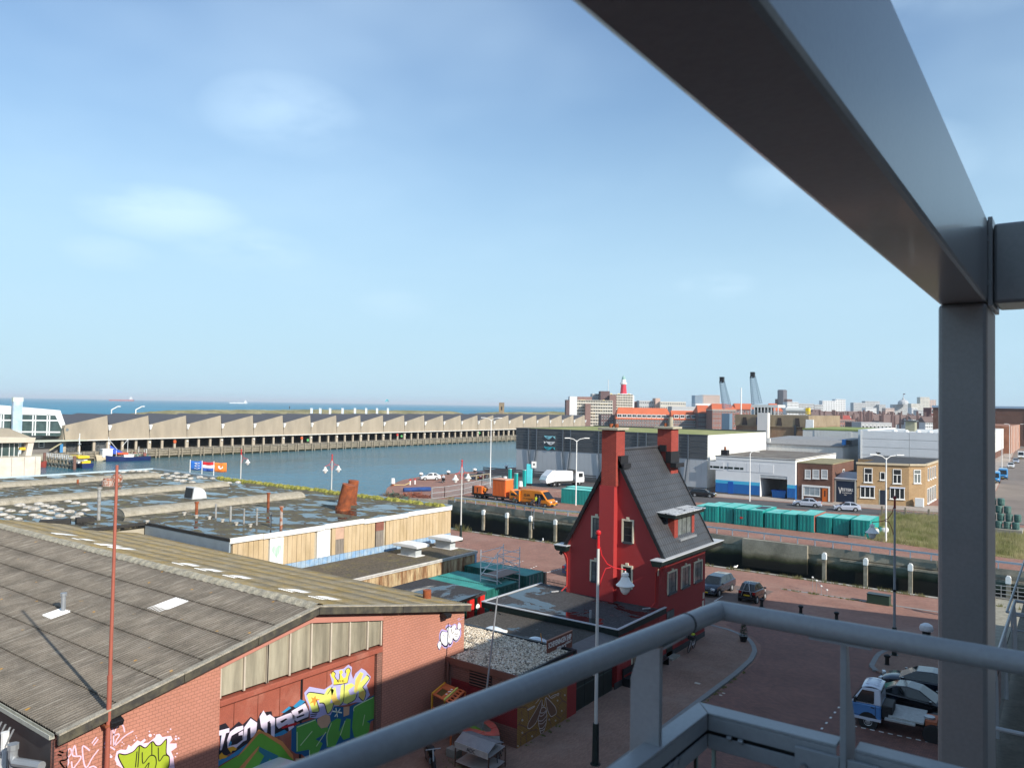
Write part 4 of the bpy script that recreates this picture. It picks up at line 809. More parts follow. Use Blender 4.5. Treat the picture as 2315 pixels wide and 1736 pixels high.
pipe(A(1,770,1125),2.45,.13,PIPEG,.12);pipe(A(1,1535,1085),1.0,.12,RUST,.1);pipe(A(1,1685,1110),1.15,.08,PIPEG);pipe(A(1,1800,1135),1.2,.09,PIPEG);pipe(A(1,1905,1155),1.2,.07,PIPEG);pipe(A(1,2005,1165),1.15,.07,PIPEG,.15);pipe(A(1,2115,1175),.9,.06,PIPEG,.08);pipe(A(1,2195,1195),1.6,.11,RUSTW,.12);pipe(A(1,2095,1028),1.25,.12,RUST,.1)
for x,y in ((1440,1085),(1535,1108),(1635,1118),(1738,1140),(1845,1165),(1955,1178),(1150,1150)): pipe(A(1,x,y),.18,.11,DOMEM,.06)
pipe(A(1,890,1130),1.0,.05,PIPEG);pipe(A(1,607,840),.45,.12,RUST)
for (x,y),r in (((842,858),.62),((913,825),.6)):
    p = G(A(1,x,y),ZF);m = MB();m.tube(p,p+Vector((0,0,.62)),r,n=14);m.tube(p+Vector((0,0,.6)),p+Vector((0,0,.85)),r*.75,n=14);m.build('roof_drum',RUSTW,sh,smooth=True)
for a,c in ((A(1,280,1165),A(1,525,1155)),(A(1,565,1145),A(1,708,1135))):
    a = G(a,ZF);c = G(c,ZF);m = MB();m.bar(a+Vector((0,.25,.17)),c+Vector((0,.25,.17)),.7,.36);m.build('roof_box',MATS['tar'],sh,bevel=.03)
# curved cowl
p = G(A(1,1525,955),ZF);m = MB();prof = [(-.75,0),(.75,0)]+[(-.55+1.3*math.cos(t),.05+1.15*math.sin(t)) for t in [i*math.pi/2/8 for i in range(1,9)]]
m.prism([(p.y+u,p.z+v) for u,v in [(-.75,0),(.78,0),(.75,.25),(.68,.55),(.5,.82),(.25,1.02),(-.1,1.12),(-.55,1.15)]],'x',p.x-.75,p.x+.75);cw = m.build('cowl',mat('cowl_grey',(.55,.57,.58),.5,.08,3),sh,bevel=.03)
m = MB();m.add([(p.x-.62,p.y-.76,p.z+.12),(p.x+.62,p.y-.76,p.z+.12),(p.x+.62,p.y-.60,p.z+1.05),(p.x-.62,p.y-.60,p.z+1.05)],[(0,1,2,3)]);m.build('cowl_mouth',BLACKP,cw,solid=-.03)
# two leaning rusty flues, standing on the roof
for (x,y),(tx,ty),r in (((605,1045),(655,848),.62),((668,1005),(690,815),.5)):
    b0 = G(A(2,x,y),ZF);top = GD(A(2,tx,ty),(b0-CAM).dot(ROT @ Vector((0,0,-1))));m = MB();n = 26
    for i in range(n): a = b0+(top-b0)*(i/n);c = b0+(top-b0)*((i+1)/n);m.tube(a,a+(c-a)*.5,r*.94,r,14,cap=False);m.tube(a+(c-a)*.5,c,r,r*.94,14,cap=(i == n-1))
    fo = m.build('rusty_flue',RUST,sh,smooth=True);d = (top-b0).normalized();m = MB();m.tube(b0-d*.1,b0+d*.18,r*1.12,n=14);m.build('flue_collar',RUST,fo)
# lower annex with its own roof and two ventilator hoods
an = thing('annex','low annex with mossy roof and rust stained board wall below the cream shed','annex',(-44,41,0))
m = MB();m.box(-47.04,28,0,-41.45,51.6,3.3);m.build('walls',MATS['shed_wall'],an)
m = MB();m.box(-47.04,28,3.3,-41.35,51.7,3.5);m.build('roof',MOSSR,an)
STAINB = mat('stained_board',(.50,.38,.22),.8,.3,2.2,col2=(.22,.11,.05),lo=.42,hi=.6,fine=.1,stretch=(1,1,.25))
y = 28
while y < 51.5:
    m = MB();m.box(-41.46,y+.014,0,-41.33+random.uniform(-.006,.006),y+.386,3.26);m.build('board',STAINB,an);y += .4
m = MB();m.box(-41.42,28,3.3,-41.25,51.8,3.42);m.tube((-41.3,28,3.46),(-41.3,51.8,3.46),.08);m.box(-47,51.68,3.32,-41.3,51.8,3.56);m.build('edge_trim',mat('edge_trim',(.45,.43,.40),.8,.25,3),an)
m = MB();m.box(-41.5,51.5,0,-41.28,51.72,3.3);m.build('corner_post',BLUEB,an)
GREYM = mat('vent_grey',(.42,.45,.46),.6,.08,3)
for yc,lb in ((46.9,'nearer of two white capped grey ventilator hoods on the annex roof'),(51.2,'farther of two white capped grey ventilator hoods on the annex roof')):
    t = thing('roof_ventilator',lb,'ventilator',(-44.4,yc,3.5),0,'ventilator hoods on the annex roof')
    m = MB();m.box(-45.25,yc-.35,3.5,-43.55,yc+.35,4.25);m.build('base',GREYM,t,bevel=.02)
    m = MB();m.box(-45.45,yc-.55,3.5,-43.35,yc+.55,3.535);m.build('flashing',WHITEP,t)
    m = MB();m.prism([(-45.75,4.22),(-43.05,4.22),(-43.02,4.42),(-43.5,4.5),(-45.3,4.5),(-45.78,4.42)],'y',yc-.75,yc+.75);m.build('cap',WHITEP,t,bevel=.04)
# ================================================================ GRAVEL HUT, SHIP SERVICE, RED HOUSE, YARD
hut = thing('gravel_roof_hut','low brick hut with pale gravel roof and bee mural on its ochre side','hut',(-23,32,0))
m = MB();m.box(-25.3,29.5,0,-20.97,34.2,3.16);m.box(-28.8,31.2,0,-25.3,34.4,3.1);m.build('wall',BROWNB,hut)
m = MB();P = [(-25.36,29.42),(-20.92,29.42),(-20.92,34.3),(-28.9,34.6),(-28.9,31.0),(-25.36,31.0)]
m.prism(P,'z',3.3,3.36);m.build('roof',BITUM,hut)
m = MB();m.box(-25.36,29.40,3.14,-20.9,29.47,3.46);m.build('fascia',mat('brown_fascia',(.17,.075,.055),.6,.1,2),hut)
m = MB();m.box(-20.95,29.47,3.3,-20.88,34.3,3.46);m.build('roof_edge',BLACKP,hut)
m = MB();fb(m,'y',29.5,-25.02,1.0,-20.975,2.46,0,.004);m.build('red_paint_band',DRED,hut)
m = MB();fb(m,'x',-20.97,29.5,0,33.84,3.3,0,.006);bw = m.build('mural_wall',OCHRE,hut)
m = MB();fb(m,'x',-20.97,33.845,0,34.75,3.3,-.05,.004);m.build('red_pier',REDB,hut)
lv = MB();fb(lv,'y',29.5,-23.85,2.38,-22.5,3.08,-.02,.03);lo = lv.build('louver',BLACKP,hut)
for i in range(5): m = MB();m.cbox((-23.17,29.46,2.45+i*.14),(1.32,.1,.03),Matrix.Rotation(R(-35),3,'X'));m.build('louver_blade',mat('blade',(.19,.085,.065),.6,.1,2),lo)
m = MB();m.tube((-25.15,29.36,0),(-25.15,29.36,3.25),.06);m.build('downpipe',MATS['brown_fascia'],hut,smooth=True)
K = dict(ox=1160,oy=1500,sc=160/725);BX = -20.964
paint('bee_wing',hut,BX,(.17,.085,.05),fills=[[(150,650),(160,600),(230,480),(290,365),(300,380),(285,470),(240,590),(190,650),(165,662)],[(335,340),(370,370),(430,440),(443,500),(420,525),(385,535),(355,470)],[(270,470),(315,445),(342,475),(345,600),(325,680),(292,720),(270,670),(258,560)]],lift=.002,**K)
paint('comb_line',hut,BX,(.15,.07,.05),strokes=[[(40,640),(90,560),(85,480)],[(60,620),(150,650)],[(80,760),(75,880)],[(80,750),(160,690),(245,670)],[(245,670),(230,720),(195,780)],[(40,450),(140,450),(160,580)],[(385,600),(360,560),(400,540)],[(385,600),(395,680)],[(440,530),(480,560),(470,600)],[(440,520),(470,420),(510,380),(550,400)],[(510,380),(480,330),(490,290)],[(540,500),(530,560)],[(545,430),(530,500),(480,560)],[(130,700),(140,830)]],w=.05,lift=.004,**K)
paint('bee_outline',hut,BX,(.68,.60,.58),strokes=[[(290,365),(230,480),(160,600),(150,650),(165,662),(200,640),(240,590),(285,470),(300,370)],[(335,340),(370,370),(430,440),(443,500),(420,525),(385,535),(350,460),(335,345)],[(272,500),(290,455),(320,443),(340,470),(310,500),(272,500)],[(262,530),(300,530),(345,480)],[(258,580),(300,580),(350,520)],[(262,610),(300,610),(340,570)],[(270,660),(305,655),(340,600)],[(272,685),(300,680),(325,660)],[(262,530),(258,580),(270,660),(292,718),(325,660),(345,560),(340,470)],[(300,370),(300,420),(320,425),(330,350)],[(145,470),(170,455),(220,430),(210,445),(165,470),(145,470)],[(270,360),(230,405)],[(360,310),(390,350),(440,325),(435,312),(390,335)],[(450,310),(465,300),(468,315),(455,325),(450,310)]],w=.028,lift=.006,**K)
fl = []
for x,y,r in ((95,575,12),(95,705,11),(195,740,10),(50,840,9),(370,570,9),(435,580,9),(498,480,9),(455,375,9),(530,320,9)): fl.append([(x+r*math.cos(k*.785)*.8,y+r*math.sin(k*.785)) for k in range(8)])
paint('flower_dot',hut,BX,(.62,.56,.50),fills=fl,lift=.006,**K)
paint('flower_heart',hut,BX,(.03,.02,.02),fills=[grow(P,.4) for P in fl],lift=.008,**K)
# loose gravel on the roof
rd = np.random.RandomState(11);vs = [];fs = [];n_ = 0
poly_ = [(-25.2,29.58),(-21.1,29.58),(-21.1,34.1),(-28.75,34.4),(-28.75,31.15),(-25.2,31.15)]
base_ = np.array([(1,0,0),(-1,0,0),(0,1,0),(0,-1,0),(0,0,1),(0,0,-1)])
GVM = []
for i,c in enumerate(((.62,.54,.42),(.45,.38,.29),(.75,.70,.60),(.25,.21,.17))): GVM.append(mat('gravel_%s' % ('pale','tan','white','dark')[i],c,.9,.2,8))
g_ = MB()
while n_ < 6500:
    x = rd.uniform(-28.8,-21);y = rd.uniform(29.5,34.5)
    if not inpoly(x,y,poly_): continue
    s_ = rd.uniform(.035,.075)*np.array([1,rd.uniform(.7,1.2),rd.uniform(.5,.8)]);a_ = rd.uniform(0,6.28);q = base_*s_*rd.uniform(.8,1.2,(6,1));ca,sa = math.cos(a_),math.sin(a_)
    q = np.stack([q[:,0]*ca-q[:,1]*sa,q[:,0]*sa+q[:,1]*ca,q[:,2]],1)+np.array([x,y,3.385+rd.uniform(0,.035)])
    g_.m = int(rd.choice(4,p=[.4,.25,.2,.15]));g_.add(q.tolist(),[(0,2,4),(2,1,4),(1,3,4),(3,0,4),(2,0,5),(1,2,5),(3,1,5),(0,3,5)]);n_ += 1
m = MB();m.prism(poly_,'z',3.362,3.378);m.build('roof_felt',mat('felt',(.2,.17,.14),.9,.2,3),hut)
go = g_.build('gravel',GVM,hut);go['kind'] = 'stuff'
# ---- ship service workshop between the hut and the house
ss = thing('workshop','dark flat roofed workshop with green doors between gravel hut and red house','workshop',(-25,37,0))
m = MB();m.box(-29.5,34.6,0,-21.2,39.0,2.95);m.build('wall',REDB,ss)
m = MB();m.box(-29.6,34.45,2.95,-20.9,39.15,3.12);m.build('roof',puddled('workshop_roof',(.075,.068,.06),(.13,.115,.10),.62,.68,(1,1,1),.6,.55),ss)
m = MB();m.box(-29.5,34.40,3.0,-20.9,34.62,3.42);m.build('parapet',BLACKP,ss)
for i in range(4):
    a = 34.78+i*1.01;m = MB();fb(m,'x',-21.2,a,.05,a+.985,2.55,0,.12);d_ = m.build('door',DGREEN,ss,bevel=.01)
    m = MB();fb(m,'x',-21.08,a+.02,1.25,a+.96,1.30,0,.02);m.build('door_bar',mat('green_trim',(.05,.08,.075),.4,.1),d_)
m = MB();m.box(-21.08,36.6,1.5,-21.0,36.66,1.7);m.build('handle',WHITEP,ss)
m = MB();m.prism([(-21.9,3.14),(-20.75,3.05),(-20.75,3.11),(-21.9,3.2)],'y',34.9,38.9);m.build('canopy',mat('canopy',(.13,.13,.13),.6,.2,3),ss)
for px in (B(960,1180,855,1365),B(960,1180,1390,1500)):
    c = G(px,3.2);m = MB();m.box(c.x-.62,c.y-.55,3.12,c.x+.62,c.y+.55,3.26);f_ = m.build('skylight',WHITEP,ss,bevel=.02)
    m = MB();m.grid(lambda u,v: (c.x-.52+1.04*u,c.y-.45+.9*v,3.26+.22*(max(0,math.sin(math.pi*u)*math.sin(math.pi*v)))**.5),8,8);m.build('dome',mat('acrylic',(.62,.68,.72),.1,.1,2,spec=.7),f_,smooth=True)
# sign board
sb = thing('sign_board','brown board lettered SCHEVENINGEN SHIP SERVICE standing on the workshop roof','sign',(-21.75,36,3.1))
s2_ = 100/2212;c_ = lambda x,y: (1230+x*s2_,1410+y*s2_);SX = -21.7
tl = GX(c_(165,870),SX);tr = GX(c_(1415,345),SX);br = GX(c_(1395,1000),SX);bl = GX(c_(170,1190),SX)
zt,zb_ = (tl.z+tr.z)/2,3.15;ya,yb = tl.y,tr.y
m = MB();m.box(SX-.05,ya,zb_,SX,yb,zt);m.build('board',mat('sign_brown',(.17,.055,.035),.6,.15,2),sb)
m = MB();m.box(SX-.06,ya,zt,SX+.02,yb,zt+.04);m.build('board_edge',mat('sign_edge',(.36,.17,.11),.6,.1),sb)
H_ = zt-zb_;LW = mat('lettering_white',(.8,.78,.74),.5,.03)
m = MB();put_txt(m,'SCHEVENINGEN SHIP',(SX,ya+.1,zb_+H_*.56),(0,1,0),(0,0,1),(1,0,0),yb-ya-.2,H_*.32,.004,.02);put_txt(m,'SERVICE',(SX,ya+.75*(yb-ya)/2,zb_+H_*.12),(0,1,0),(0,0,1),(1,0,0),(yb-ya)*.38,H_*.31,.004,.02)
put_txt(m,'SINDS',(SX,ya+.14*(yb-ya),zb_+H_*.12),(0,1,0),(0,0,1),(1,0,0),(yb-ya)*.15,H_*.12,.004,.01);put_txt(m,'AGENCY',(SX,ya+.72*(yb-ya),zb_+H_*.36),(0,1,0),(0,0,1),(1,0,0),(yb-ya)*.24,H_*.13,.004,.01)
m.build('lettering',LW,sb)
for y in (ya+.3,yb-.3): m = MB();m.box(SX-.12,y-.03,3.1,SX-.05,y+.03,zt-.1);m.build('stay',BLACKP,sb)
m = MB();p_ = G(B(960,1180,1480,1530),3.3);m.tube((p_.x,p_.y,3.1),(p_.x-.1,p_.y-.1,3.9),.025);po = m.build('pole',mat('orange_stick',(.5,.22,.05),.6,.1),None);tag(po,'short orange stick standing on the workshop roof beside the sign board','stick')
# ---------------------------------------------------------------- the red house
hs = thing('red_house','tall red painted harbour house with steep black tiled roof and two chimneys','house',(-24.4,48,0))
HX0,HX1,HY0,HY1,HZ,RX,RZ = -27.75,-21.0,44.52,52.0,6.35,-24.2,13.15
SLK = 1.8
def rz_(x): return RZ-SLK*abs(x-RX)
m = MB();m.prism([(HX0,0),(HX1,0),(HX1,HZ),(HX1+.3,HZ+.25),(RX,RZ-.12),(HX0-.1,HZ+.45),(HX0,HZ)],'y',HY0,HY0+.35);m.build('gable_wall',REDW,hs)
m = MB();m.prism([(HX0,0),(HX1,0),(HX1,HZ),(HX1+.3,HZ+.25),(RX,RZ-.12),(HX0-.1,HZ+.45),(HX0,HZ)],'y',HY1-.35,HY1);m.build('gable_wall',REDW,hs)
m = MB();m.box(HX1-.35,HY0+.35,0,HX1-.001,HY1-.35,HZ);m.build('side_wall',REDB,hs)
m = MB();fb(m,'x',HX1,HY0+.0,0,HY1,HZ,-.002,.004);m.build('brick_face',REDB,hs)
m = MB();m.box(HX0,HY0+.35,0,HX0+.35,HY1-.35,HZ);m.build('side_wall',REDW,hs)
m = MB();fb(m,'x',HX1+.004,38.9,.1,HY1,.45,0,.03);m.build('plinth',mat('plinth',(.05,.05,.052),.7,.15,3),hs)
# gable shoulders flaring out under the eaves
for x,s_ in ((HX1,1),(HX0,-1)):
    m = MB();m.prism([(x,4.9),(x+s_*.06,5.4),(x+s_*.2,5.85),(x+s_*.45,6.25),(x+s_*.5,6.45),(x,6.45)],'y',HY0,HY0+.34);m.build('shoulder',REDW,hs)
# steep tiled roof: every course is a stepped row of pantiles
TILE = mat('black_tile',(.040,.041,.045),.42,.14,1.1,bump=.1,bscale=30,col2=(.055,.056,.06),spec=.45,fine=.08)
def tiles(side,ny,ya,yb,xe,skip=None):
    rws = 16;xr = RX;m = MB();per = 6
    for r in range(rws):
        xa = xe+(xr-xe)*r/rws;xb = xe+(xr-xe)*(r+1.12)/rws;za = rz_(xa)+.075;zb = rz_(xb)+.03
        if r == rws-1: xb = xr;zb = rz_(xr)+.03
        n = ny*per;vs = []
        for i in range(n+1):
            y = ya+(yb-ya)*i/n;wv = .032*abs(math.sin(math.pi*i/per))**.8-.012
            vs += [(xa,y,za-.06),(xa,y,za+wv),(xb,y,zb+wv)]
        m.add(vs,[(3*i+k,3*i+3+k,3*i+4+k,3*i+1+k) for i in range(n) for k in (0,1)])
    o = m.build('roof_tiles',TILE,hs);o['kind'] = 'stuff';return o
tiles(1,26,44.4,52.3,HX1+.52);tiles(-1,26,44.4,52.3,HX0-.42)
m = MB();m.prism([(HX1+.5,rz_(HX1+.5)-.05),(RX,RZ-.05),(HX0-.4,rz_(HX0-.4)-.05),(RX,RZ-.2)],'y',44.5,52.2);m.build('roof_boarding',BLACKP,hs)
m = MB();m.tube((RX,44.4,RZ+.06),(RX,52.3,RZ+.06),.11,n=10);m.build('ridge_tiles',TILE,hs,smooth=True)
for y in (44.36,52.3):                                 # stepped verge tiles
    m = MB()
    for sd,xe in ((1,HX1+.52),(-1,HX0-.42)):
        for r in range(16): xa = xe+(RX-xe)*r/16;xb = xe+(RX-xe)*(r+1.1)/16;m.bar((xa,y,rz_(xa)+.0),(xb,y,rz_(xb)-.04),.12,.22)
    m.build('verge_tiles',BLACKP,hs)
# gutters
GUT = mat('gutter_green',(.010,.020,.018),.35,.15,3);GTOP = mat('gutter_zinc',(.48,.50,.52),.5,.1,3)
for x0,x1,ya,yb in ((HX1-.05,HX1+.72,43.45,53.6),(HX0-.72,HX0+.25,44.0,45.0)):
    m = MB();m.prism([(x0+.1,6.28),(x1-.16,6.28),(x1-.05,6.4),(x1,6.62),(x0,6.62)] if x0 > -25 else [(x0+.2,6.28),(x1-.06,6.28),(x1,6.62),(x0,6.62),(x0+.06,6.4)],'y',ya,yb);g_o = m.build('gutter',GUT,hs)
    m = MB();m.box(x0-.02,ya-.02,6.62,x1+.03,yb+.02,6.67);m.build('gutter_lip',GTOP,g_o)
m = MB();m.box(HX0-.72,45.0,6.3,HX0+.05,53.6,6.62);m.build('gutter',GUT,hs)
# chimneys
for (cy0,cy1,x0,x1,zb,nm) in ((44.08,45.25,-24.92,-23.86,3.4,0),(50.9,52.1,-24.22,-23.15,12.0,1)):
    m = MB()
    if nm == 0: m.box(x0-.12,44.06,3.4,x1-.1,44.53,10.9);m.box(x0,cy0,10.9,x1,cy1,14.5)
    else: m.box(x0,cy0,11.2,x1,cy1,14.5)
    ch = m.build('chimney',REDC if nm else REDC,hs,label=None)
    m = MB();m.box(x0-.2,cy0-.2,14.5,x1+.2,cy1+.2,14.66);m.build('chimney_cap',mat('cap_stone',(.40,.36,.27),.9,.2,3),ch,bevel=.02)
    for k in range(2): m = MB();cx_ = x0+.35+.4*k;cy_ = (cy0+cy1)/2;m.tube((cx_,cy_,14.66),(cx_,cy_,14.9 if nm == 0 or k == 0 else 15.35),.13 if nm == 0 or k == 0 else .16,n=10);m.build('chimney_pot',RUST if not (nm and k) else MATS['cap_stone'],ch,smooth=True)
m = MB();m.box(-25.04,44.05,3.4,-23.95,44.54,10.9);m.build('chimney_breast',REDW,hs)
for x0,x1,z0,z1 in ((-23.86,-23.4,12.05,12.35),(-23.86,-23.62,12.35,12.85)): m = MB();m.box(x0,44.3,z0,x1,45.3,z1);m.build('flashing',BLACKP,hs)
for x0,x1,z0,z1 in ((-23.15,-22.7,11.8,12.1),(-23.5,-23.1,12.1,12.9),(-24.0,-23.5,12.9,13.35)): m = MB();m.box(x0,50.75,z0,x1,52.15,z1);m.build('flashing',BLACKP,hs)
# dormer on the street side
m = MB();m.box(-22.5,46.9,7.4,-21.05,47.45,9.0);m.box(-22.5,49.75,7.4,-21.05,50.15,9.0);dm_ = m.build('dormer',REDC,hs)
m = MB();m.box(-22.6,46.86,7.5,-21.5,46.9,8.95);m.box(-22.6,50.15,7.5,-21.5,50.19,8.95);m.build('dormer_cheek',mat('slate_cheek',(.09,.10,.115),.5,.1),dm_)
m = MB();m.prism([(-22.9,9.0),(-20.72,8.88),(-20.62,9.12),(-22.9,9.22)],'y',46.2,51.0);m.build('dormer_roof',GUT,dm_,bevel=.03)
m = MB();m.prism([(-22.9,9.22),(-20.62,9.12),(-20.62,9.17),(-22.9,9.27)],'y',46.15,51.05);m.build('dormer_roof_zinc',puddled('dormer_zinc',(.42,.44,.46),(.5,.5,.5),.55,.6,(1,1,1),1.2,.6),dm_)
wnd(dm_,'x',-21.12,47.47,7.5,49.73,8.86,mat('dark_frame',(.05,.055,.055),.4,.1),CURT,.08,bars=(.33,.66),hbars=(),rec=.01,name='dormer_window')
m = MB();m.box(-21.2,47.3,7.32,-20.78,49.95,7.46);m.build('dormer_sill',LEAD,dm_)
# windows of the gable and the street side
FRB = MATS['dark_frame']
def housewin(face,pl,u0,v0,u1,v1,pane,key=True,par=hs,nb=(.5,),nh=(.33,.66)):
    m = MB()
    for a in ((u0,v0,u0+.11,v1),(u1-.11,v0,u1,v1),(u0+.11,v1-.11,u1-.11,v1)): fb(m,face,pl,*a,-.01,.06)
    if key: fb(m,face,pl,(u0+u1)/2-.1,v1-.02,(u0+u1)/2+.1,v1+.14,-.01,.075)
    o = m.build('window',CREAMT,par)
    m = MB();fb(m,face,pl,u0+.11,v0+.06,u1-.11,v1-.11,-.01,.008);m.build('pane',pane,o)
    m = MB()
    for x in nb: c = u0+.11+(u1-u0-.22)*x;fb(m,face,pl,c-.02,v0+.06,c+.02,v1-.11,.0,.022)
    for x in nh: c = v0+(v1-v0)*x;fb(m,face,pl,u0+.11,c-.016,u1-.11,c+.016,.0,.020)
    for a in ((u0+.11,v0+.06,u0+.15,v1-.11),(u1-.15,v0+.06,u1-.11,v1-.11),(u0+.15,v1-.15,u1-.15,v1-.11)): fb(m,face,pl,*a,.0,.03)
    m.build('sash',FRB,o)
    m = MB();fb(m,face,pl,u0+.1,v0-.06,u1-.1,v0+.07,-.01,.11);m.build('sill',mat('slate_sill',(.055,.065,.075),.4,.1),o)
housewin('y',HY0,-25.87,7.36,-25.06,8.8,CURT);housewin('y',HY0,-23.60,7.32,-22.74,8.82,DGLASS,nb=())
housewin('y',HY0,-25.92,4.5,-25.08,5.92,CURT);housewin('y',HY0,-23.60,4.42,-22.78,5.9,DGLASS,nb=())
for u0,u1 in ((45.74,47.2),(47.86,49.32),(49.96,51.41)): housewin('x',HX1+.004,u0,4.1,u1,5.55,CURT)
for u0,u1 in ((47.76,49.12),(49.75,51.3)): housewin('x',HX1+.004,u0,.82,u1,2.3,CURT,False)
m = MB();fb(m,'x',HX1+.004,45.75,.1,46.62,2.55,0,.03);dd_ = m.build('door',DGREEN,hs)
m = MB();fb(m,'x',HX1+.034,46.45,1.1,46.5,1.35,0,.05);m.build('handle',WHITEP,dd_)
m = MB();fb(m,'x',HX1+.004,45.7,2.6,46.8,3.05,0,.04);fl_ = m.build('fanlight',FRB,hs)
for i in range(3): m = MB();fb(m,'x',HX1+.044,45.75+i*.35,2.65,46.05+i*.35,3.0,0,.006);m.build('pane',CURT,fl_)
m = MB();m.box(HX1,45.6,.1,HX1+.5,46.8,.2);m.build('door_step',CONC,hs)
for y,z,s in ((52.0,1.1,.5),(51.95,1.65,.42),(51.9,2.2,.4),(51.95,2.75,.34),(44.6,5.55,.22)):   # quoins of pale stone
    m = MB();m.box(HX1-.01,y-s,z,HX1+.02,y-s*.2 if y > 50 else y+.05,z+.42);m.build('quoin',mat('quoin',(.58,.50,.40),.8,.1),hs)
# downpipes
RP = mat('red_pipe',(.42,.03,.025),.4,.08,3)
m = MB();m.ribbon([(HX1+.3,44.3,6.3),(HX1-.05,44.36,5.95),(HX1-.14,44.4,5.7),(HX1-.14,44.4,3.9),(HX1-.3,44.1,3.6)],.05,8);m.build('downpipe',RP,hs,smooth=True)
m = MB();m.ribbon([(HX0-.25,44.3,6.3),(HX0+.0,44.36,6.0),(HX0+.1,44.4,5.75),(HX0+.1,44.4,3.95),(HX0-.1,44.05,3.62)],.05,8);m.build('downpipe',RP,hs,smooth=True)
for x in (HX1-.62,HX0-.6): m = MB();m.tube((x,43.6,3.56),(x+.35,43.95,3.6),.05);m.build('pipe_shoe',mat('shoe',(.35,.35,.36),.6,.5,9),hs)
# ---- flat roofed extension in front of the gable
ex = thing('house_extension','single storey red extension with puddled flat roof in front of the red house','extension',(-25,42,0))
EX0,EY0 = -30.2,39.25
m = MB();m.box(EX0,EY0,0,-21.002,44.5,3.2);m.box(EX0,44.5,0,HX0-.02,45.3,3.2);m.build('wall',REDB,ex)
EXR = puddled('extension_roof',(.06,.06,.063),(.085,.085,.085),.515,.53,(.7,1,1),.33,.6)
m = MB();m.prism([(EX0-.25,EY0-.45),(-20.75,EY0-.45),(-20.75,45.0),(-20.98,45.0),(-20.98,44.5),(HX0,44.5),(HX0,45.5),(EX0-.25,45.5)],'z',3.42,3.5);m.build('roof',EXR,ex)
m = MB()
for a in ((EX0-.28,EY0-.5,-20.7,EY0-.4),(-20.8,EY0-.4,-20.7,45.05),(EX0-.28,EY0-.4,EX0-.18,45.5)): m.box(a[0],a[1],3.16,a[2],a[3],3.5)
m.build('fascia',GUT,ex)
m = MB()
for a in ((EX0-.3,EY0-.52,-20.68,EY0-.36),(-20.84,EY0-.36,-20.68,45.07),(EX0-.3,EY0-.36,EX0-.14,45.5)): m.box(a[0],a[1],3.5,a[2],a[3],3.55)
m.build('roof_edge',GTOP,ex)
for (xa,ya_),(xb,yb_) in (((50,470),(178,545)),((233,512),(365,600)),((422,558),(560,632))):
    p = GY(A(7,xa,ya_),EY0);q = GY(A(7,xb,yb_),EY0);o = wnd(ex,'y',EY0,p.x,2.42,q.x,2.98,FRB,CURT,.06,bars=(.25,.5,.75),sill=FRB)
m = MB();fb(m,'x',-21.0,40.95,.75,42.5,1.9,-.005,.02);w_ = m.build('window',CREAMT,ex)
for i in range(6): m = MB();fb(m,'x',-20.98,41.08+i*.23,.86,41.28+i*.23,1.82,0,.006);m.build('pane',mat('amber_pane',(.20,.15,.10),.2,.3,4),w_)
m = MB();fb(m,'x',-21.0,40.9,.6,42.6,.76,0,.14);m.build('sill',MATS['slate_sill'],w_)
for x in (-26.4,-22.3): m = MB();m.box(x,EY0-.32,2.0,x+.06,EY0-.26,3.16);m.build('downpipe',RP,ex)
m = MB();p_ = G(B(1240,1180,525,1195),3.5);m.tube(p_,p_+Vector((0,0,.45)),.08);m.build('roof_pipe',LEAD,ex)
# black benches against the street wall
def bench(y0,lb):
    t = thing('bench',lb,'bench',(-20.6,y0,.1),0,'black benches against the red house');L_ = 1.8
    for i in range(4): m = MB();m.box(-20.85+i*.13,y0,.52,-20.74+i*.13,y0+L_,.56);m.build('seat_slat',BLACKP,t)
    for i in range(3): m = MB();m.box(-20.93,y0,.66+i*.13,-20.88,y0+L_,.76+i*.13);m.build('back_slat',BLACKP,t)
    for y in (y0,y0+L_-.08): m = MB();m.box(-20.92,y,.1,-20.36,y+.08,.52);m.box(-20.94,y,.5,-20.86,y+.08,1.05);m.build('end_frame',BLACKP,t)
bench(39.75,'black slatted bench below the amber window of the red extension');bench(43.0,'black slatted bench beside the green front door of the red house')
# iron railing behind the house
fr = thing('railing','black iron railing with pointed bars between containers and red house','railing',(-31,52,0))
a = G(B(960,1180,1530,720),1.1);c = G(B(960,1180,1790,775),1.1);a.z = c.z = 0
for z in (.25,1.0): m = MB();m.bar(a+Vector((0,0,z)),c+Vector((0,0,z)),.05);m.build('rail',BLACKP,fr)
b0 = None
for i in range(17):
    p = a+(c-a)*(i/16)
    if b0 is None: m = MB();m.tube(p,p+Vector((0,0,1.15)),.018,n=5);m.tube(p+Vector((0,0,1.15)),p+Vector((0,0,1.3)),.03,.002,n=5);b0 = m.build('bar',BLACKP,fr);bp0 = p
    else: rep(b0,fr,Matrix.Translation(p-bp0))
m = MB();p = a-(c-a).normalized()*.3;m.box(p.x-.14,p.y-.14,0,p.x+.14,p.y+.14,1.7);m.build('gate_post',BLACKP,fr)
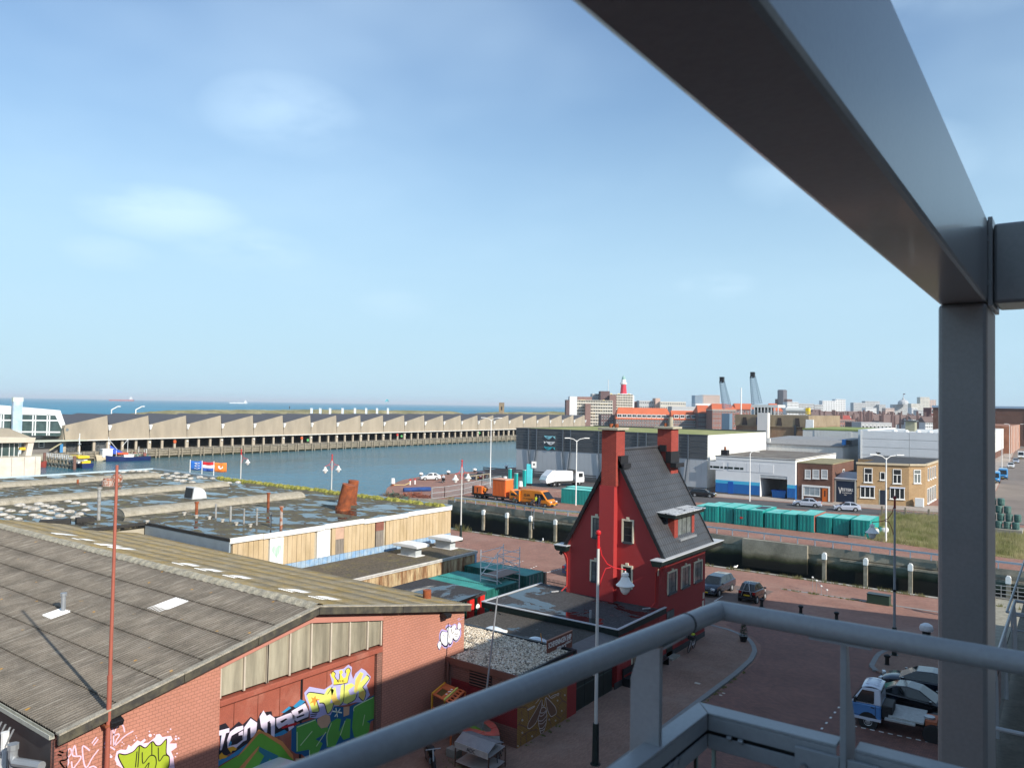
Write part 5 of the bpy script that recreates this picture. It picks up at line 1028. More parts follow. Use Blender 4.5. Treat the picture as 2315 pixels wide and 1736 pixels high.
# ---------------------------------------------------------------- containers
def corrug(mb,x0,x1,face,pl,z0,z1,amp=.035,pitch=.28):  # trapezoid-profiled sheet
    n = int((x1-x0)/pitch);pt = []
    for i in range(n):
        u = x0+(x1-x0)*i/n;s_ = (x1-x0)/n
        pt += [(u,0),(u+s_*.3,0),(u+s_*.5,amp),(u+s_*.8,amp)]
    pt.append((x1,0))
    V = lambda u,d,z: (u,pl-d,z) if face == 'y' else (pl+d,u,z)
    vs = [V(u,d,z) for u,d in pt for z in (z0,z1)];mb.add(vs,[(2*i,2*i+1,2*i+3,2*i+2) for i in range(len(pt)-1)])
def container(label,x0,y0,x1,y1,h,cm,tm,doors='x',group='containers',detail=True,z=0.0,dm=None,lockm=None):
    """steel box: frame, corrugated sides and roof, a pair of doors with lock bars on one end"""
    t = thing('shipping_container',label,'container',((x0+x1)/2,(y0+y1)/2,z),0,group);f = .1
    m = MB()
    for x in (x0,x1-f):
        for y in (y0,y1-f): m.box(x,y,z,x+f,y+f,z+h)
    for y in (y0+.005,y1-f-.005):
        for zz_ in (z+.02,z+h-f-.012): m.box(x0+f,y,zz_,x1-f,y+f,zz_+f)
    for x in (x0+.005,x1-f-.005):
        for zz_ in (z+.02,z+h-f-.012): m.box(x,y0+f,zz_,x+f,y1-f,zz_+f)
    m.build('frame',cm,t)
    m = MB();corrug(m,x0+f,x1-f,'y',y0+.045,z+.1,z+h-.1);m.build('side_panel',cm,t)
    m = MB();corrug(m,x0+f,x1-f,'y',y1-.045,z+.1,z+h-.1);m.build('side_panel',cm,t)
    m = MB();corrug(m,y0+f,y1-f,'x',x1-.06,z+.1,z+h-.1);m.build('end_panel',cm,t)
    m = MB();corrug(m,y0+f,y1-f,'x',x0+.03,z+.1,z+h-.1);m.build('end_panel',cm,t)
    m = MB();n = int((x1-x0)/.25);a = .02
    if tm[1] == 'x':                                    # roof ribs across the length
        vs = []
        for i in range(n*4+1): u = x0+.04+(x1-x0-.08)*i/(n*4);dz = a*((0,1,1,0)[i % 4]);vs += [(u,y0+.05,z+h-.03+dz),(u,y1-.05,z+h-.03+dz)]
    else:
        n = int((y1-y0)/.25);vs = []
        for i in range(n*4+1): u = y0+.04+(y1-y0-.08)*i/(n*4);dz = a*((0,1,1,0)[i % 4]);vs += [(x0+.05,u,z+h-.03+dz),(x1-.05,u,z+h-.03+dz)]
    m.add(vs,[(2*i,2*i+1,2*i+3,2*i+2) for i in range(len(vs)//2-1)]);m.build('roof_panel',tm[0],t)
    if doors:
        dmat = dm or cm
        for k in (0,1):
            if doors == 'x': a,c = (y0+f,(y0+y1)/2-.01) if k == 0 else ((y0+y1)/2+.01,y1-f);face,pl = 'x',x1-.02
            else: a,c = (x0+f,(x0+x1)/2-.01) if k == 0 else ((x0+x1)/2+.01,x1-f);face,pl = 'y',y0+.02
            m = MB();fb(m,face,pl,a,z+.12,c,z+h-.1,-.02,.03)
            for q in range(4): zz_ = z+.25+q*(h-.45)/4;fb(m,face,pl,a+.12,zz_,c-.12,zz_+(h-.45)/4-.12,.03,.05)
            do = m.build('door',dmat,t)
            if detail:
                for u in (a+(c-a)*.3,a+(c-a)*.72): m = MB();fb(m,face,pl,u-.018,z+.1,u+.018,z+h-.08,.05,.085);m.build('lock_bar',lockm or dmat,do)
    return t
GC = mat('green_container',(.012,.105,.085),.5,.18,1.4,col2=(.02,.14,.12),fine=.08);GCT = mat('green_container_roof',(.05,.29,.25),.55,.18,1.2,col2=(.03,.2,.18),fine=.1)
container('dark green container nearest the boarded annex, second from the flat dark shed',-40.4,45.75,-34.3,48.15,2.59,GC,(GCT,'x'),'x','dark green containers in the yard')
container('dark green container directly beside the dark flat shed roof',-40.4,43.3,-34.35,45.72,2.59,GC,(GCT,'x'),'x','dark green containers in the yard')
container('dark green container standing farthest back, near the parking bays',-41.2,50.0,-34.9,52.42,2.6,GC,(GCT,'x'),'x','dark green containers in the yard',lockm=STEEL_G)
ys_ = thing('yard_shed','flat black roofed yard shed with bright red posts beside the green containers','shed',(-36,41,0))
m = MB();P = [(-39.2,43.1),(-33.2,42.7),(-32.9,39.4),(-39.0,36.5)];m.prism(P,'z',2.82,3.02);m.build('roof',puddled('yard_roof',(.05,.048,.05),(.075,.072,.07),.5,.56,(1,.6,1),.4,.6),ys_)
REDM = mat('bright_red',(.55,.025,.02),.5,.1,2)
for x,y in ((-33.3,42.3),(-33.1,40.9),(-33.1,39.6)): m = MB();m.box(x-.12,y-.25,0,x+.12,y+.25,2.82);m.build('post',REDM,ys_)
m = MB();m.box(-39,37,0,-38.8,43,2.8);m.box(-39,36.9,0,-33.4,37.1,2.8);m.build('back_wall',BLACKP,ys_)
ys2 = MB();ys2.tube((-33.05,41.6,2.2),(-33.02,41.6,2.2),.2,n=14);ys2.build('round_sign',WHITEP,ys_)
# aluminium scaffold tower
sc_ = thing('scaffold_tower','aluminium scaffold tower standing between green containers and red extension','scaffold',(-32.2,42,0))
ALU = mat('aluminium',(.74,.75,.76),.4,.1,5)
lf = G(B(960,1180,682,1165),.0);dF = (lf-CAM).dot(ROT @ Vector((0,0,-1)))
def leg(px0):
    p = G(px0,0);return p
top = [(705,345),(912,380),(1190,310),(985,275)]
L0 = (-33.2,43.0)
# four legs found from their tops at the height of the tower
ZT = HT(B(960,1180,705,345),(lf.x,lf.y))
LG = [G(B(960,1180,*q),ZT-(.0 if i < 2 else -.0)) for i,q in enumerate(top)]
for p in LG: m = MB();m.tube((p.x,p.y,0),(p.x,p.y,ZT),.038,n=6);m.build('standard',ALU,sc_,smooth=True)
for i,j in ((0,1),(3,2)):
    z = .3
    while z < ZT-.05: m = MB();m.tube((LG[i].x,LG[i].y,z),(LG[j].x,LG[j].y,z),.03,n=5);m.build('rung',ALU,sc_,smooth=True);z += .42
def sbar(i,zi,j,zj): m = MB();m.tube((LG[i].x,LG[i].y,zi),(LG[j].x,LG[j].y,zj),.03,n=5);m.build('brace',ALU,sc_,smooth=True)
dk = ZT-1.95
for z0,z1 in ((.3,2.0),(2.0,.4),(dk-1.9,dk-.1)): sbar(0,z0,3,z1);sbar(1,z1,2,z0)
for z in (dk+.55,dk+1.05,dk+1.75): sbar(0,z,3,z);sbar(1,z,2,z)
sbar(0,dk,3,ZT-.15);sbar(1,dk+1.75,2,dk+.3)
m = MB();q = [p.copy() for p in LG];
for p in q: p.z = dk
m.add([tuple(p) for p in q]+[(p.x,p.y,dk+.05) for p in q],[(0,1,2,3),(7,6,5,4),(0,4,5,1),(1,5,6,2),(2,6,7,3),(3,7,4,0)]);m.build('platform',mat('ply',(.30,.22,.19),.8,.2,2),sc_)
# ================================================================ HARBOUR HALL AND FAR QUAY
HALLC = mat('hall_concrete',(.34,.285,.215),.85,.12,.35,bump=.1,bscale=6,col2=(.28,.238,.182),fine=.06,stretch=(1,1,.3));HROOF = mat('hall_roof',(.085,.082,.088),.7,.15,.6,fine=.08,bscale=6)
SHUT = mat('green_shutter',(.028,.045,.035),.5,.2,1.5);COLM = mat('hall_column',(.40,.345,.27),.85,.15,1)
HXF = -241.0
hall = thing('auction_hall','long concrete hall with sawtooth roof of dark slopes across the harbour','hall',(-250,240,0))
y = 105.2;k = 0;prot = {}
def hp(nm,mb,mt,dy):                                 # the first bay builds the piece, the others share its mesh
    if nm not in prot: prot[nm] = mb().build(nm.split('#')[0],mt,hall);return
    rep(prot[nm],hall,Matrix.Translation((0,dy,0)))
YB = 118.2
def bay_panel(): m = MB();m.prism([(YB-12.4,7.85),(YB-12.1,3.5),(YB-.05,3.5),(YB+.55,3.5),(YB+.3,7.2),(YB-.02,10.75)],'x',HXF-.4,HXF);return m
def bay_roof(): m = MB();m.add([(HXF-.2,YB-12.3,7.8),(HXF-.2,YB,10.65),(HXF-48,YB,10.65),(HXF-48,YB-12.3,7.8)],[(0,1,2,3)]);m.add([(HXF-.2,YB,10.65),(HXF-.2,YB+.7,7.8),(HXF-48,YB+.7,7.8),(HXF-48,YB,10.65)],[(0,1,2,3)]);m.add([(HXF-47.9,YB,10.6),(HXF-47.9,YB-12.3,7.8),(HXF-47.9,YB-12.3,0),(HXF-47.9,YB+.7,0),(HXF-47.9,YB+.7,7.8)],[(0,1,2,3,4)]);return m
def bay_spout(): m = MB();m.add([(HXF-.5,YB+.15,7.9),(HXF-.5,YB+1.15,7.9),(HXF+.75,YB+1.2,7.75),(HXF+.75,YB+.1,7.75),(HXF-.3,YB+.45,6.3),(HXF-.3,YB+.85,6.3),(HXF+.4,YB+.82,6.25),(HXF+.4,YB+.48,6.25)],[(0,1,2,3),(7,6,5,4),(0,4,5,1),(1,5,6,2),(2,6,7,3),(3,7,4,0)]);return m
def bay_pipe(): m = MB();m.tube((HXF+.15,YB+.62,6.3),(HXF+.15,YB+.62,3.6),.1,n=6);return m
for k in range(23):
    dy = k*13.02
    hp('wall_panel',bay_panel,HALLC,dy);hp('roof_slope',bay_roof,HROOF,dy);hp('spout',bay_spout,WHITEP,dy);hp('drainpipe',bay_pipe,COLM,dy)
    for j in range(3):
        yy = YB-12.4+j*4.34
        hp('column#%d' % (j % 3 == 0),lambda: (lambda m: (m.box(HXF-.5,yy-(.55 if j == 0 else .35),-.02,HXF+.05,yy+(.55 if j == 0 else .35),3.3),m)[1])(MB()),COLM,dy if j == 0 else dy+(j-1)*4.34) if j < 2 or True else None
        if (k*3+j) % 17 == 5:
            m = MB();m.box(HXF-.9,yy+.35,.1,HXF-.5,yy+3.99,3.2);m.build('open_bay',BLACKP,hall)
        elif (k*3+j) % 11 == 9 and k > 6:
            m = MB();m.box(HXF-.7,yy+.5,.05,HXF-.42,yy+3.8,3.1);dd2 = m.build('shutter',mat('grey_shutter',(.45,.48,.50),.5,.1,2),hall);m = MB();m.box(HXF-.42,yy+.8,1.9,HXF-.4,yy+3.5,2.3);m.build('pane',DGLASS,dd2)
        else: hp('shutter',lambda: (lambda m: (m.box(HXF-.7,yy+.35,.0,HXF-.42,yy+3.99,3.2),m)[1])(MB()),SHUT,0 if 'shutter' not in prot else yy-sh0)
        if 'shutter' in prot and 'sh0' not in globals(): sh0 = yy
m = MB();m.box(HXF-.5,106,3.22,HXF+1.1,406,3.52);m.build('canopy',mat('canopy_white',(.62,.60,.55),.7,.1,1),hall)
m = MB();m.box(HXF-47,106,3.2,HXF-.6,406,3.3);m.box(HXF-47.5,105.9,0,HXF-.9,106.2,7.6);m.build('back_wall',COLM,hall)
m = MB();m.prism([(YB-12.6,7.8),(YB-12.9,7.6),(YB-8,3.5),(YB-.2,3.5),(YB-12.1,3.6)],'x',HXF-.38,HXF-.02);m.build('end_panel',HALLC,hall)
m = MB();m.tube((HXF,YB-11.6,6.6),(HXF+.06,YB-11.6,6.6),.45,n=14);m.build('porthole',mat('porthole',(.16,.18,.19),.3,.1),hall)
for i,(px,cl) in enumerate(((A(1,1365,512),(.55,.10,.03)),(A(2,283,485),(.55,.10,.03)),(A(2,1030,460),(.5,.05,.04)),(A(2,330,500),(.10,.35,.12)),(A(2,1063,470),(.10,.35,.12)),(A(2,1672,445),(.10,.35,.12)))):
    p = GX(px,HXF+.2);m = MB();m.tube((HXF+.06,p.y,p.z),(HXF+.4,p.y,p.z),.55,n=10);m.build('life_ring' if cl[0] > .3 else 'green_ball',mat('ring_%d' % int(cl[1]*100),cl,.5,.05),hall)
for k in range(22): m = MB();yy = YB+.65+k*13.02;m.tube((HXF+.1,yy,2.2),(HXF+.45,yy,2.0),.32,.2,n=8);m.build('wall_lamp',WHITEP,hall)
# timber fendering along the hall quay
tf = thing('timber_jetty','weathered timber fender frame along the foot of the sawtooth hall','jetty',(-235.6,240,0))
for z in (-.15,-.95,-1.7):
    yy = 100
    while yy < 420: m = MB();m.box(-235.95,yy,z-.16,-235.6,yy+19.9,z+.16);m.build('waling',TIMB,tf);yy += 20
pp = None;yy = 100;i = 0
while yy < 420:
    if pp is None: m = MB();m.box(-235.6,yy-.16,-3.2,-235.25,yy+.16,.35);pp = m.build('pile',TIMB,tf);p0y = yy
    else: rep(pp,tf,Matrix.Translation((0,yy-p0y,0)))
    i += 1;yy += 1.15 if i % 3 == 1 else 3.3
m = MB();m.box(-240.5,100,-.4,-235.9,425,.02);m.build('deck',CONC_D,tf)
# glass fronted building at the left of the hall, with its pale blue chimney
gb = thing('glass_hall','white framed glass building with sloping end and square pale blue chimney','building',(-255,95,0))
GXP = -243.0;WFR = mat('white_frame',(.66,.68,.68),.5,.06,1);TEALG = glass('teal_glass',(.055,.085,.085),.08)
def gp_(i,x,y): p = GX(A(i,x,y),GXP);return (p.y,p.z)
out_ = [gp_(1,-260,205),gp_(1,468,268),gp_(1,500,420),gp_(1,470,470),gp_(1,-260,450)]
m = MB();m.prism(out_,'x',GXP-14,GXP-.1);m.build('glass_wall',TEALG,gb)
m = MB();m.prism([gp_(1,-260,205),gp_(1,468,268),gp_(1,475,300),gp_(1,430,308),gp_(1,-260,290)],'x',GXP-14.2,GXP+.1);m.build('roof_band',WFR,gb)
m = MB();m.prism([gp_(1,430,305),gp_(1,470,268),gp_(1,520,410),gp_(1,482,420)],'x',GXP-13,GXP+.12);m.build('end_frame',WFR,gb)
for y in (345,435): m = MB();a = gp_(1,-260,y-8);c = gp_(1,470,y-2);m.prism([a,c,(c[0],c[1]-.4),(a[0],a[1]-.4)],'x',GXP-.1,GXP+.08);m.build('transom',WFR,gb)
for x in (-160,-60,8,28,168,258,278,370,388): m = MB();a = gp_(1,x,300);c = gp_(1,x,465);m.box(GXP-.1,a[0]-.16,c[1],GXP+.1,a[0]+.16,a[1]);m.build('mullion',WFR,gb)
p = GX(A(1,98,440),GXP+2);q = GX(A(1,180,168),GXP+2);m = MB();m.box(GXP+1,p.y,0,GXP+2,q.y,q.z-1.2);m.build('chimney',mat('pale_blue_clad',(.36,.48,.60),.6,.15,.7,col2=(.52,.58,.62)),gb)
m = MB();m.box(GXP+.9,p.y-.1,q.z-1.2,GXP+2.05,q.y+.1,q.z);m.build('chimney_cap',mat('cap_green',(.62,.66,.56),.6,.1,1),gb)
m = MB();a = GX(A(1,280,500),HXF-1);c = GX(A(1,520,575),HXF-1);m.box(HXF-8,a.y-20,0,HXF-1,c.y+3,3.4);m.build('base_wall',mat('tile_grey',(.17,.16,.155),.6,.12,4),gb)
m = MB();m.box(HXF-8,a.y-22,3.3,HXF+3,c.y+4,3.65);m.build('terrace',mat('terrace',(.45,.47,.40),.7,.1),gb)
for x in (325,): p = GX(A(1,x-22,515),HXF-.9);q = GX(A(1,x+22,557),HXF-.9);wnd(gb,'x',HXF-1,p.y,q.z,q.y,p.z,WFR,DGLASS,.2,hbars=(.45,))
for d in (0,.9):
    m = MB();p = GX(A(1,520,500),HXF+1+d);q = GX(A(1,385,580),HXF+1+d);m.bar((HXF+1+d,p.y,p.z),(HXF+1+d,q.y,q.z),.25,.3);m.build('stair_stringer',mat('stair_yellow',(.38,.35,.22),.7,.1),gb)
m = MB();p = GX(A(1,482,500),HXF+1.5);m.box(HXF+1.2,p.y-.4,0,HXF+1.6,p.y+.4,3.3);m.build('blue_column',mat('blue_col',(.05,.22,.45),.5,.1),gb)
# white concrete pavilion on the near quay, far left
pv_ = thing('pavilion','white concrete pavilion with dark glazing at the left edge beyond the wet roof','building',(-150,55,0))
PXL = -146.0
def gq(x,y): p = GX(A(1,x,y),PXL);return (p.y,p.z)
WCON = mat('white_concrete',(.60,.56,.49),.8,.1,.8,col2=(.52,.48,.41))
m = MB();a = gq(-400,625);c = gq(320,628);m.box(PXL-2,a[0],0,PXL,c[0],c[1]);m.build('parapet_wall',WCON,pv_)
for x in (90,190,275): m = MB();u = gq(x,700)[0];m.box(PXL-.1,u-.03,0,PXL+.012,u+.03,c[1]-.01);m.build('joint',mat('joint',(.2,.19,.17),.9,.1),pv_)
m = MB();m.prism([gq(-400,475),gq(300,482),gq(288,520),gq(-400,532)],'x',PXL-12,PXL-1.0);m.build('roof_slab',mat('roof_slab',(.52,.47,.39),.8,.1,.6),pv_)
m = MB();p = gq(300,482);m.prism([(-20,p[1]),(p[0],p[1]),(p[0]-3.5,p[1]+1.6),(-20,p[1]+2.0)],'x',PXL-12,PXL-3);m.build('upper_roof',mat('upper_roof',(.30,.27,.22),.9,.1,.6),pv_)
m = MB();m.prism([gq(-400,530),gq(200,528),gq(190,628),gq(-400,632)],'x',PXL-9,PXL-2.5);m.build('glazing',TEALG,pv_)
for x in (-60,-5,40,62,120,158,192): m = MB();u = gq(x,580);m.box(PXL-2.5,u[0]-.05,c[1]-.2,PXL-2.42,u[0]+.05,gq(x,530)[1]);m.build('mullion',WFR,pv_)
m = MB();m.prism([gq(245,522),gq(290,520),gq(268,628),gq(222,628)],'x',PXL-3,PXL-1.2);m.build('slanted_pier',WCON,pv_)
m = MB();p = gq(185,570);m.box(PXL-2,p[0],p[1]-.25,PXL-1.5,p[0]+.9,p[1]+.2);m.build('yellow_box',mat('yellow',(.65,.42,.03),.5,.1),pv_)
# pier with its fence and the yellow roofed boat behind
pr2 = thing('landing_pier','concrete landing pier on piles with white fence at the left of the harbour','pier',(-215,95,0))
m = MB();m.bar((-226,96.0,-.35),(-209.5,96.0,-.35),2.4,.35);m.build('deck',CONC,pr2)
for i in range(9):
    x = -226+i*2.05;m = MB();m.box(x-.2,94.7,-4,x+.2,95.1,.1);m.build('pile',TIMB,pr2)
m = MB();m.bar((-226,94.7,-1.5),(-209.5,94.7,-1.5),.25,.3);m.build('brace',TIMB,pr2)
for z in (.3,.9): m = MB();m.bar((-226,95.0,z),(-209.5,95.0,z),.1);m.build('fence_rail',WFR,pr2)
for i in range(17): x = -226+i*1.03;m = MB();m.box(x-.08,94.9,-.2,x+.08,95.0,1.0);m.build('fence_post',WFR,pr2)
for i,x in enumerate((-226.6,-209.2)):
    m = MB();m.tube((x,94.6,-4),(x,94.6,1.0),.38,n=8);m.build('mooring_pile',mat('red_pile',(.17,.09,.07),.9,.2,2),pr2)
def hull(mb,L,W,zw,zd,bow=.35,sheer=.7,n=14):
    for side in (0,):
        vs = [];pr = [(0,-.6),(.55,-.5),(.9,.0),(1,.55),(1.03,1.0)]
        for i in range(n+1):
            t = i/n;x = -L/2+L*t;wv = W/2*(1-max(0,(t-.5)/.5)**2.4)*(.82+.18*min(1,t*4));zz = zd+sheer*max(0,(t-.45)/.55)**2+.15*max(0,(.2-t)/.2)
            row = [(x+bow*max(0,(t-.8)/.2)*(f+.6)*.8,wv*y_,zw+f*(zz-zw) if f > 0 else zw+f) for y_,f in pr]
            vs += [(a,-b_,c_) for a,b_,c_ in reversed(row)]+row[1:]
        k = 2*len(pr)-1
        mb.add(vs,[(i*k+j,(i+1)*k+j,(i+1)*k+j+1,i*k+j+1) for i in range(n) for j in range(k-1)]+[tuple(range(k)),tuple(n*k+j for j in range(k))])
        mb.add([vs[i*k] for i in range(n+1)]+[vs[i*k+k-1] for i in range(n+1)],[(i,i+1,n+2+i,n+1+i) for i in range(n)])
def boat(label,pos,rz,L,W,hc,wc,parts):
    t = thing('boat',label,'boat',pos,rz);m = MB();hull(m,L,W,0,1.15);m.build('hull',hc,t,world=False,smooth=True)
    parts(t);return t
NAVY = mat('navy_hull',(.012,.025,.10),.35,.1,1);CREAMH = mat('cream_hull',(.62,.52,.36),.45,.06,1);BWHITE = mat('boat_white',(.75,.76,.76),.4,.05,1)
BLUET = mat('blue_tarp',(.01,.06,.38),.6,.15,1);ORNG = mat('orange_red',(.60,.09,.03),.5,.1,1);YEL = mat('yellow_roof',(.72,.50,.02),.5,.08,1)
def lb(t,nm,bx,mt,**k): m = MB();[m.box(*b_) for b_ in bx];return m.build(nm,mt,t,world=False,**k)
def rig(t,pts,r=.07,nm='mast',mt=None): m = MB();[m.tube(a,c,r,n=5) for a,c in pts];return m.build(nm,mt or BWHITE,t,world=False)
def fishing(t):
    wh_ = lb(t,'wheelhouse',[(1.2,-1.2,1.1,4.0,1.2,3.4)],BWHITE,bevel=.08);lb(t,'roof',[(1.0,-1.35,3.4,4.2,1.35,3.55)],BWHITE)
    for i in range(3): lb(t,'window',[(1.5+i*.8,-1.23,2.3,2.1+i*.8,-1.19,3.1)],DGLASS)
    rig(t,[((2.0,0,3.5),(2.0,0,7.0)),((2.0,0,6.3),(-.5,0,3.2)),((-3.5,0,1.2),(-3.5,0,6.2)),((-3.5,0,6.2),(-1.8,0,4.0))])
    m = MB();m.add([(1.6,-.3,4.6),(-2.6,-.3,2.1),(-2.8,.2,1.7),(1.0,.3,1.9)],[(0,1,2,3)]);m.build('blue_tarpaulin',BLUET,t,world=False,solid=.05)
def trawl(t):
    lb(t,'deckhouse',[(-1.2,-1.1,1.1,1.6,1.1,1.9)],BWHITE,bevel=.08);lb(t,'life_raft',[(.2,-.8,1.9,3.2,.8,2.5)],ORNG,bevel=.2)
    rd_ = random.Random(3);m = MB();m2 = MB()
    for i in range(14): (m if i % 2 else m2).cbox((rd_.uniform(-5.2,-1),rd_.uniform(-1.2,1.2),rd_.uniform(1.2,2.2)),(.7,.6,.6))
    o = m.build('crates',mat('deck_gear',(.05,.06,.09),.7,.5,2,col2=(.45,.12,.04)),t,world=False);o['kind'] = 'stuff';o = m2.build('nets',mat('nets',(.05,.14,.12),.9,.5,2,col2=(.4,.35,.3)),t,world=False);o['kind'] = 'stuff'
    rig(t,[((-3,0,1.2),(-3,0,4.2)),((-5,-.8,1.2),(-5,-.8,3.4)),((-5,.8,1.2),(-5,.8,3.4)),((-5,-.8,3.4),(-5,.8,3.4)),((3.4,0,1.3),(3.4,0,3.2))])
    for a in range(5): m = MB();m.tube((-4+a*2,-1.95,.5),(-4+a*2,-1.95,.95),.22,n=7);m.build('fender',mat('fender_mix',(.4,.08,.05),.6,.5,.6,col2=(.6,.6,.6)),t,world=False)
boat('cream white fishing boat with blue tarpaulin moored at the hall quay',(-233.6,117.3,ZW),R(-97),10,3.6,CREAMH,None,fishing)
boat('dark blue boat with orange life raft and piled gear moored alongside the cream boat',(-229.3,119.0,ZW),R(-97),12,4.0,NAVY,None,trawl)
def pilot(t):
    lb(t,'cabin',[(-2.4,-1.2,1.1,2.2,1.2,2.4)],BWHITE,bevel=.08);lb(t,'cabin_roof',[(-3.2,-1.5,2.4,2.9,1.5,3.1)],YEL,bevel=.25);lb(t,'engine_box',[(-4.6,-1.1,.7,-3.4,1.1,1.9)],YEL,bevel=.1)
    rig(t,[((0,0,3.0),(0,0,9.0)),((-.8,0,6.2),(.8,0,6.2)),((-1.2,0,3.6),(1.2,0,3.6)),((0,0,7.2),(.7,0,7.6))],.1)
    for i in range(4): lb(t,'window',[(-2.0+i*1.05,-1.23,1.5,-1.25+i*1.05,-1.18,2.2)],DGLASS)
boat('yellow roofed white launch with tall mast lying behind the landing pier',(-216.5,99.0,ZW),R(178),11,3.6,NAVY,None,pilot)
bb_ = boat('small red hulled rowing boat beside the landing pier',(-222.5,92.2,ZW),R(5),4.2,1.7,mat('red_hull',(.35,.06,.04),.6,.1),None,lambda t: lb(t,'thwart',[(-.3,-.7,.6,0,.7,.66)],BWHITE))
# ---------------------------------------------------------------- grey warehouse with its fish emblems
gw = thing('grey_warehouse','large grey metal warehouse with dark upper cladding and three fish emblems','warehouse',(-80,160,0))
GA,GB_,GY0,GY1,GH,GM = -102.4,-57.15,142.0,177.0,10.82,6.2
DKC = mat('dark_cladding',(.085,.092,.10),.45,.08,.8,metal=.2);LTC = mat('light_cladding',(.46,.48,.50),.5,.05,.4,metal=.2);WHC = mat('white_cladding',(.66,.66,.63),.55,.05,.4)
m = MB();m.box(GA+.1,GY0+.15,0,GB_-.15,GY1,GH-.15);m.build('core',LTC,gw)
n_ = 38;wdt = (GB_-GA)/n_;pp = None
for i in range(n_):
    if pp is None: m = MB();m.box(GA+.012,GY0+.02,.75,GA+wdt-.012,GY0+.14,GM);pp = m.build('lower_panel',LTC,gw)
    else: rep(pp,gw,Matrix.Translation((i*wdt,0,0)))
m = MB();m.box(GA-.3,GY0-.25,0,GB_+.1,GY0+.3,.75);m.build('plinth',mat('plinth_dark',(.06,.065,.07),.7,.1),gw)
z = GM;nb_ = 8;hh = (GH-GM)/nb_
for i in range(nb_): m = MB();m.box(GA-.1,GY0-.06+(.05 if i % 2 else 0),z+i*hh+.03,GB_+.05,GY0+.14,z+(i+1)*hh-.02);m.build('upper_panel',DKC,gw)
m = MB();m.box(GA-.12,GY0-.1,GH-.04,GB_+.1,GY0+.3,GH+.12);m.box(GA-.12,GY0+.3,GH-.04,GA+.2,GY1,GH+.12);m.box(GA-.1,GY1-.3,GH-.04,GB_,GY1,GH+.35);m.build('coping',mat('coping_dark',(.07,.075,.08),.5,.1),gw)
BR = mat('brace_steel',(.07,.09,.115),.5,.1,1)
for x0,x1,xb in ((-98.98,-96.8,-97.89),(-89.9,-87.93,-89.0),(-80.98,-79.1,-80.0),(-71.89,-70.0,-71.0),(-63.03,-61.0,-62.0)):
    m = MB()
    for x,q in ((x0,xb-.25),(x1,xb+.25)): m.bar((x,GY0-.2,GM),(x,GY0-.2,GH+.05),.22,.22);m.bar((x,GY0-.22,GM+.1),(q,GY0-.22,0),.2,.2)
    m.build('brace',BR,gw)
n_ = 24;wdt = (GY1-GY0-.2)/n_;pp = None
for i in range(n_):
    if pp is None: m = MB();m.box(GB_-.15,GY0+.2,.75,GB_,GY0+.2+wdt-.04,GH+.05);pp = m.build('side_panel',WHC,gw)
    else: rep(pp,gw,Matrix.Translation((0,i*wdt,0)))
m = MB();m.box(GA+.25,GY0+.35,GH-.12,GB_-.2,GY1-.35,GH+.02);m.build('sedum_roof',mat('sedum',(.22,.25,.075),.95,.25,.25,col2=(.33,.31,.13),bump=.3,bscale=4,fine=.2),gw)
FT = mat('emblem_teal',(.03,.38,.45),.5,.05);FT2 = mat('emblem_light_teal',(.25,.60,.68),.5,.05)
for zc,mt,fl_ in ((9.12,FT2,1),(7.86,WHITEP,-1),(6.72,FT,1)):
    P = []
    for i in range(17): t = i/16;P.append((-1.45+2.3*t,.34-.1*math.sin(math.pi*t)))
    P += [(1.15,.1),(1.5,.34),(1.35,0.0),(1.5,-.25),(1.1,-.05)]
    for i in range(17): t = 1-i/16;P.append((-1.45+2.3*t,.34-1.0*math.sin(math.pi*t)**.8*.75))
    P = [(-93.35+fl_*u,zc+v) for u,v in P]
    m = MB();m.prism(P,'y',GY0-.2,GY0-.1);e_ = m.build('fish_emblem',mt,gw)
    m = MB();m.prism([(-93.35+fl_*(-.5+.35*math.cos(t)),zc-.06+.09*math.sin(t)) for t in [k*.7 for k in range(9)]],'y',GY0-.225,GY0-.2);m.build('fish_mark',DKC,e_)
for i in range(4): m = MB();m.box(GA-8,GY0-2.0,.15+i*.42,GA+22,GY0-1.92,.42+i*.42);o = m.build('slat',DKC,None) if 0 else m.build('loading_slat',DKC,gw)
# white and blue workshop
wb = thing('blue_white_workshop','white workshop with blue painted base and open roller door','workshop',(-48,150,0))
WX0,WX1,WY0,WY1,WH = -55.1,-40.35,141.2,170,7.0
WPAN = mat('white_panel',(.72,.73,.74),.5,.05,.5);BLUEP = mat('blue_paint',(.012,.12,.38),.5,.1,.8);CYANP = mat('cyan_paint',(.06,.42,.66),.5,.06)
DX0,DX1 = GY(A(4,150,850),WY0).x,GY(A(4,362,870),WY0).x
m = MB()
for a in ((WX0,0,DX0,WH),(DX1,0,WX1,WH),(DX0,4.05,DX1,WH)): m.box(a[0],WY0,a[1],a[2],WY0+.3,a[3])
m.box(WX1-.3,WY0+.3,0,WX1-.001,WY1,WH);m.box(WX0,WY0+.3,0,WX0+.3,WY1,WH);m.box(DX0-.2,WY0+.3,0,DX0,WY0+12,4.05);m.box(WX0,WY0+12,0,WX1,WY0+12.2,WH);m.build('wall',WPAN,wb)
m = MB();m.box(WX0-.1,WY0-.1,WH,WX1+.1,WY1,WH+.12);m.build('roof',mat('workshop_felt',(.12,.10,.085),.9,.2,.6,col2=(.2,.18,.15)),wb)
m = MB()
for a in ((WX0-.02,WY0-.05,WX1+.02,WY0+.0),(WX1,WY0,WX1+.06,WY1)): m.box(a[0],a[1],WH-.5,a[2],a[3],WH+.2)
m.build('fascia',WHITEP,wb)
